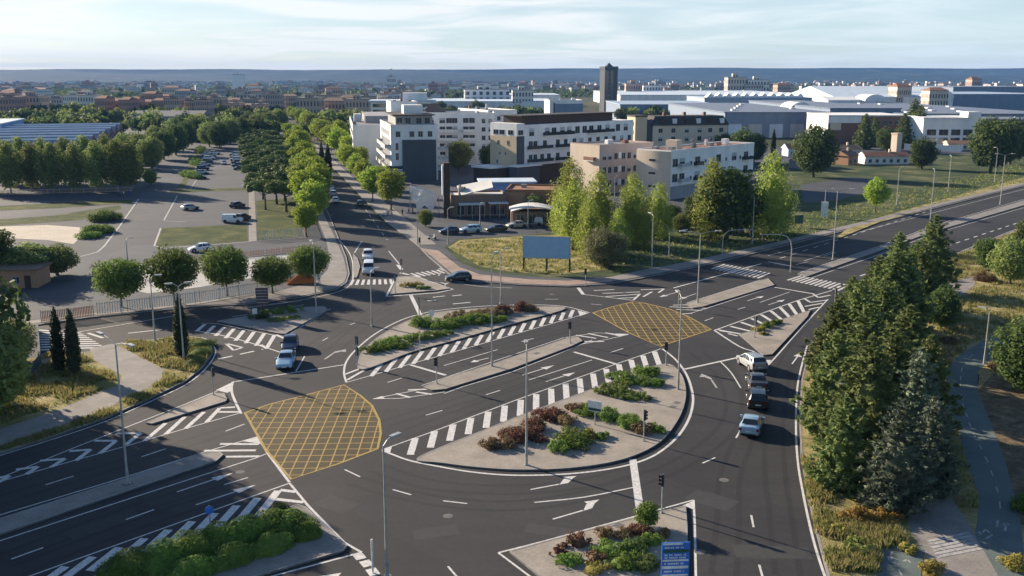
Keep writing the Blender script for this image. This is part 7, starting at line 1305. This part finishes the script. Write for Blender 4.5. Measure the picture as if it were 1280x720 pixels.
# clouds: thin streaked sheet, laid on a plane above the land
g = nd(nt, 'ShaderNodeTexCoord').outputs['Generated']; sp = nd(nt, 'ShaderNodeSeparateXYZ'); nt.links.new(g, sp.inputs[0])
def mth(op, a, b=None):
    n = nd(nt, 'ShaderNodeMath', operation=op)
    for i, x in enumerate((a, b)):
        if x is None: continue
        if hasattr(x, 'is_linked'): nt.links.new(x, n.inputs[i])
        else: n.inputs[i].default_value = x
    return n.outputs[0]
zz = mth('MAXIMUM', sp.outputs[2], 0.0); inv = mth('DIVIDE', 1.0, mth('ADD', zz, 0.045))
cb = nd(nt, 'ShaderNodeCombineXYZ'); nt.links.new(mth('MULTIPLY', sp.outputs[0], inv), cb.inputs[0]); nt.links.new(mth('MULTIPLY', sp.outputs[1], inv), cb.inputs[1])
n1 = noise(nt, cb.outputs[0], 0.45, 6, 0.55, 0.6)
n2 = noise(nt, cb.outputs[0], 0.16, 4, 0.5, 0.3)
cover = ramp(nt, mth('ADD', mth('MULTIPLY', n1, .6), mth('MULTIPLY', n2, .4)), [(0.34, (0.45,) * 3), (0.58, (0.97,) * 3)])
shade = ramp(nt, n1, [(0.40, (4.0, 4.8, 5.3)), (0.57, (6.2, 6.4, 6.45))])
fade = ramp(nt, sp.outputs[2], [(0.085, (1,) * 3), (0.2, (0.0,) * 3)])      # the cloud sheet lies low; clear blue overhead
cover = mth('MULTIPLY', mth('MULTIPLY', cover, fade), ramp(nt, sp.outputs[1], [(0.0, (0.15,) * 3), (0.45, (1,) * 3)]))
shade = mixc(nt, ramp(nt, sp.outputs[0], [(0.02, (0,) * 3), (0.42, (.75,) * 3)]), shade, (4.5, 5.6, 6.1))      # bluer to the right
shade = mixc(nt, ramp(nt, mth('ADD', sp.outputs[2], mth('MULTIPLY', n1, .012)), [(0.005, (.8,) * 3), (0.03, (0,) * 3)]), shade, (6.5, 6.4, 6.1))      # creamy near the land
col = mixc(nt, cover, sky.outputs[0], shade); nt.links.new(col, bg.inputs[0])
# air: one box of thin even haze round everything
HZ = 7.0e-5
if HZ:
    b = MB(); b.box(-9000, 9000, -350, 8000, -3.0, 135.0); hz = b.mesh('haze', []); m = bpy.data.materials.new('haze_air'); m.use_nodes = True; n_ = m.node_tree; n_.nodes.remove(n_.nodes['Principled BSDF'])
    v = n_.nodes.new('ShaderNodeVolumePrincipled'); v.inputs['Color'].default_value = (0.17, 0.38, 0.80, 1); v.inputs['Density'].default_value = HZ; v.inputs['Anisotropy'].default_value = 0.0
    n_.links.new(v.outputs[0], n_.nodes['Material Output'].inputs['Volume']); hz.materials.append(m); o = link('haze', hz); tag(o, 'thin blue evening haze over the plain', 'haze', None, 'stuff')
cam = bpy.data.cameras.new('camera'); co = bpy.data.objects.new('camera', cam); C.objects.link(co); co.location = (0, 0, CAMH); co.rotation_euler = (PI / 2 - TH, 0, 0)
cam.sensor_width = 36; cam.lens = 36 * FOC / 1280; cam.clip_start = 1; cam.clip_end = 40000
sc = bpy.context.scene; sc.camera = co
sc.view_settings.view_transform = 'Standard'; sc.view_settings.look = 'None'; sc.view_settings.gamma = 1; sc.view_settings.exposure = 1.25
cy = sc.cycles; cy.max_bounces = 4; cy.diffuse_bounces = 2; cy.glossy_bounces = 2; cy.transmission_bounces = 2; cy.transparent_max_bounces = 4; cy.volume_bounces = 0; cy.use_denoising = True; cy.sample_clamp_indirect = 4
try: cy.use_adaptive_sampling = True; cy.adaptive_threshold = 0.02
except Exception: pass
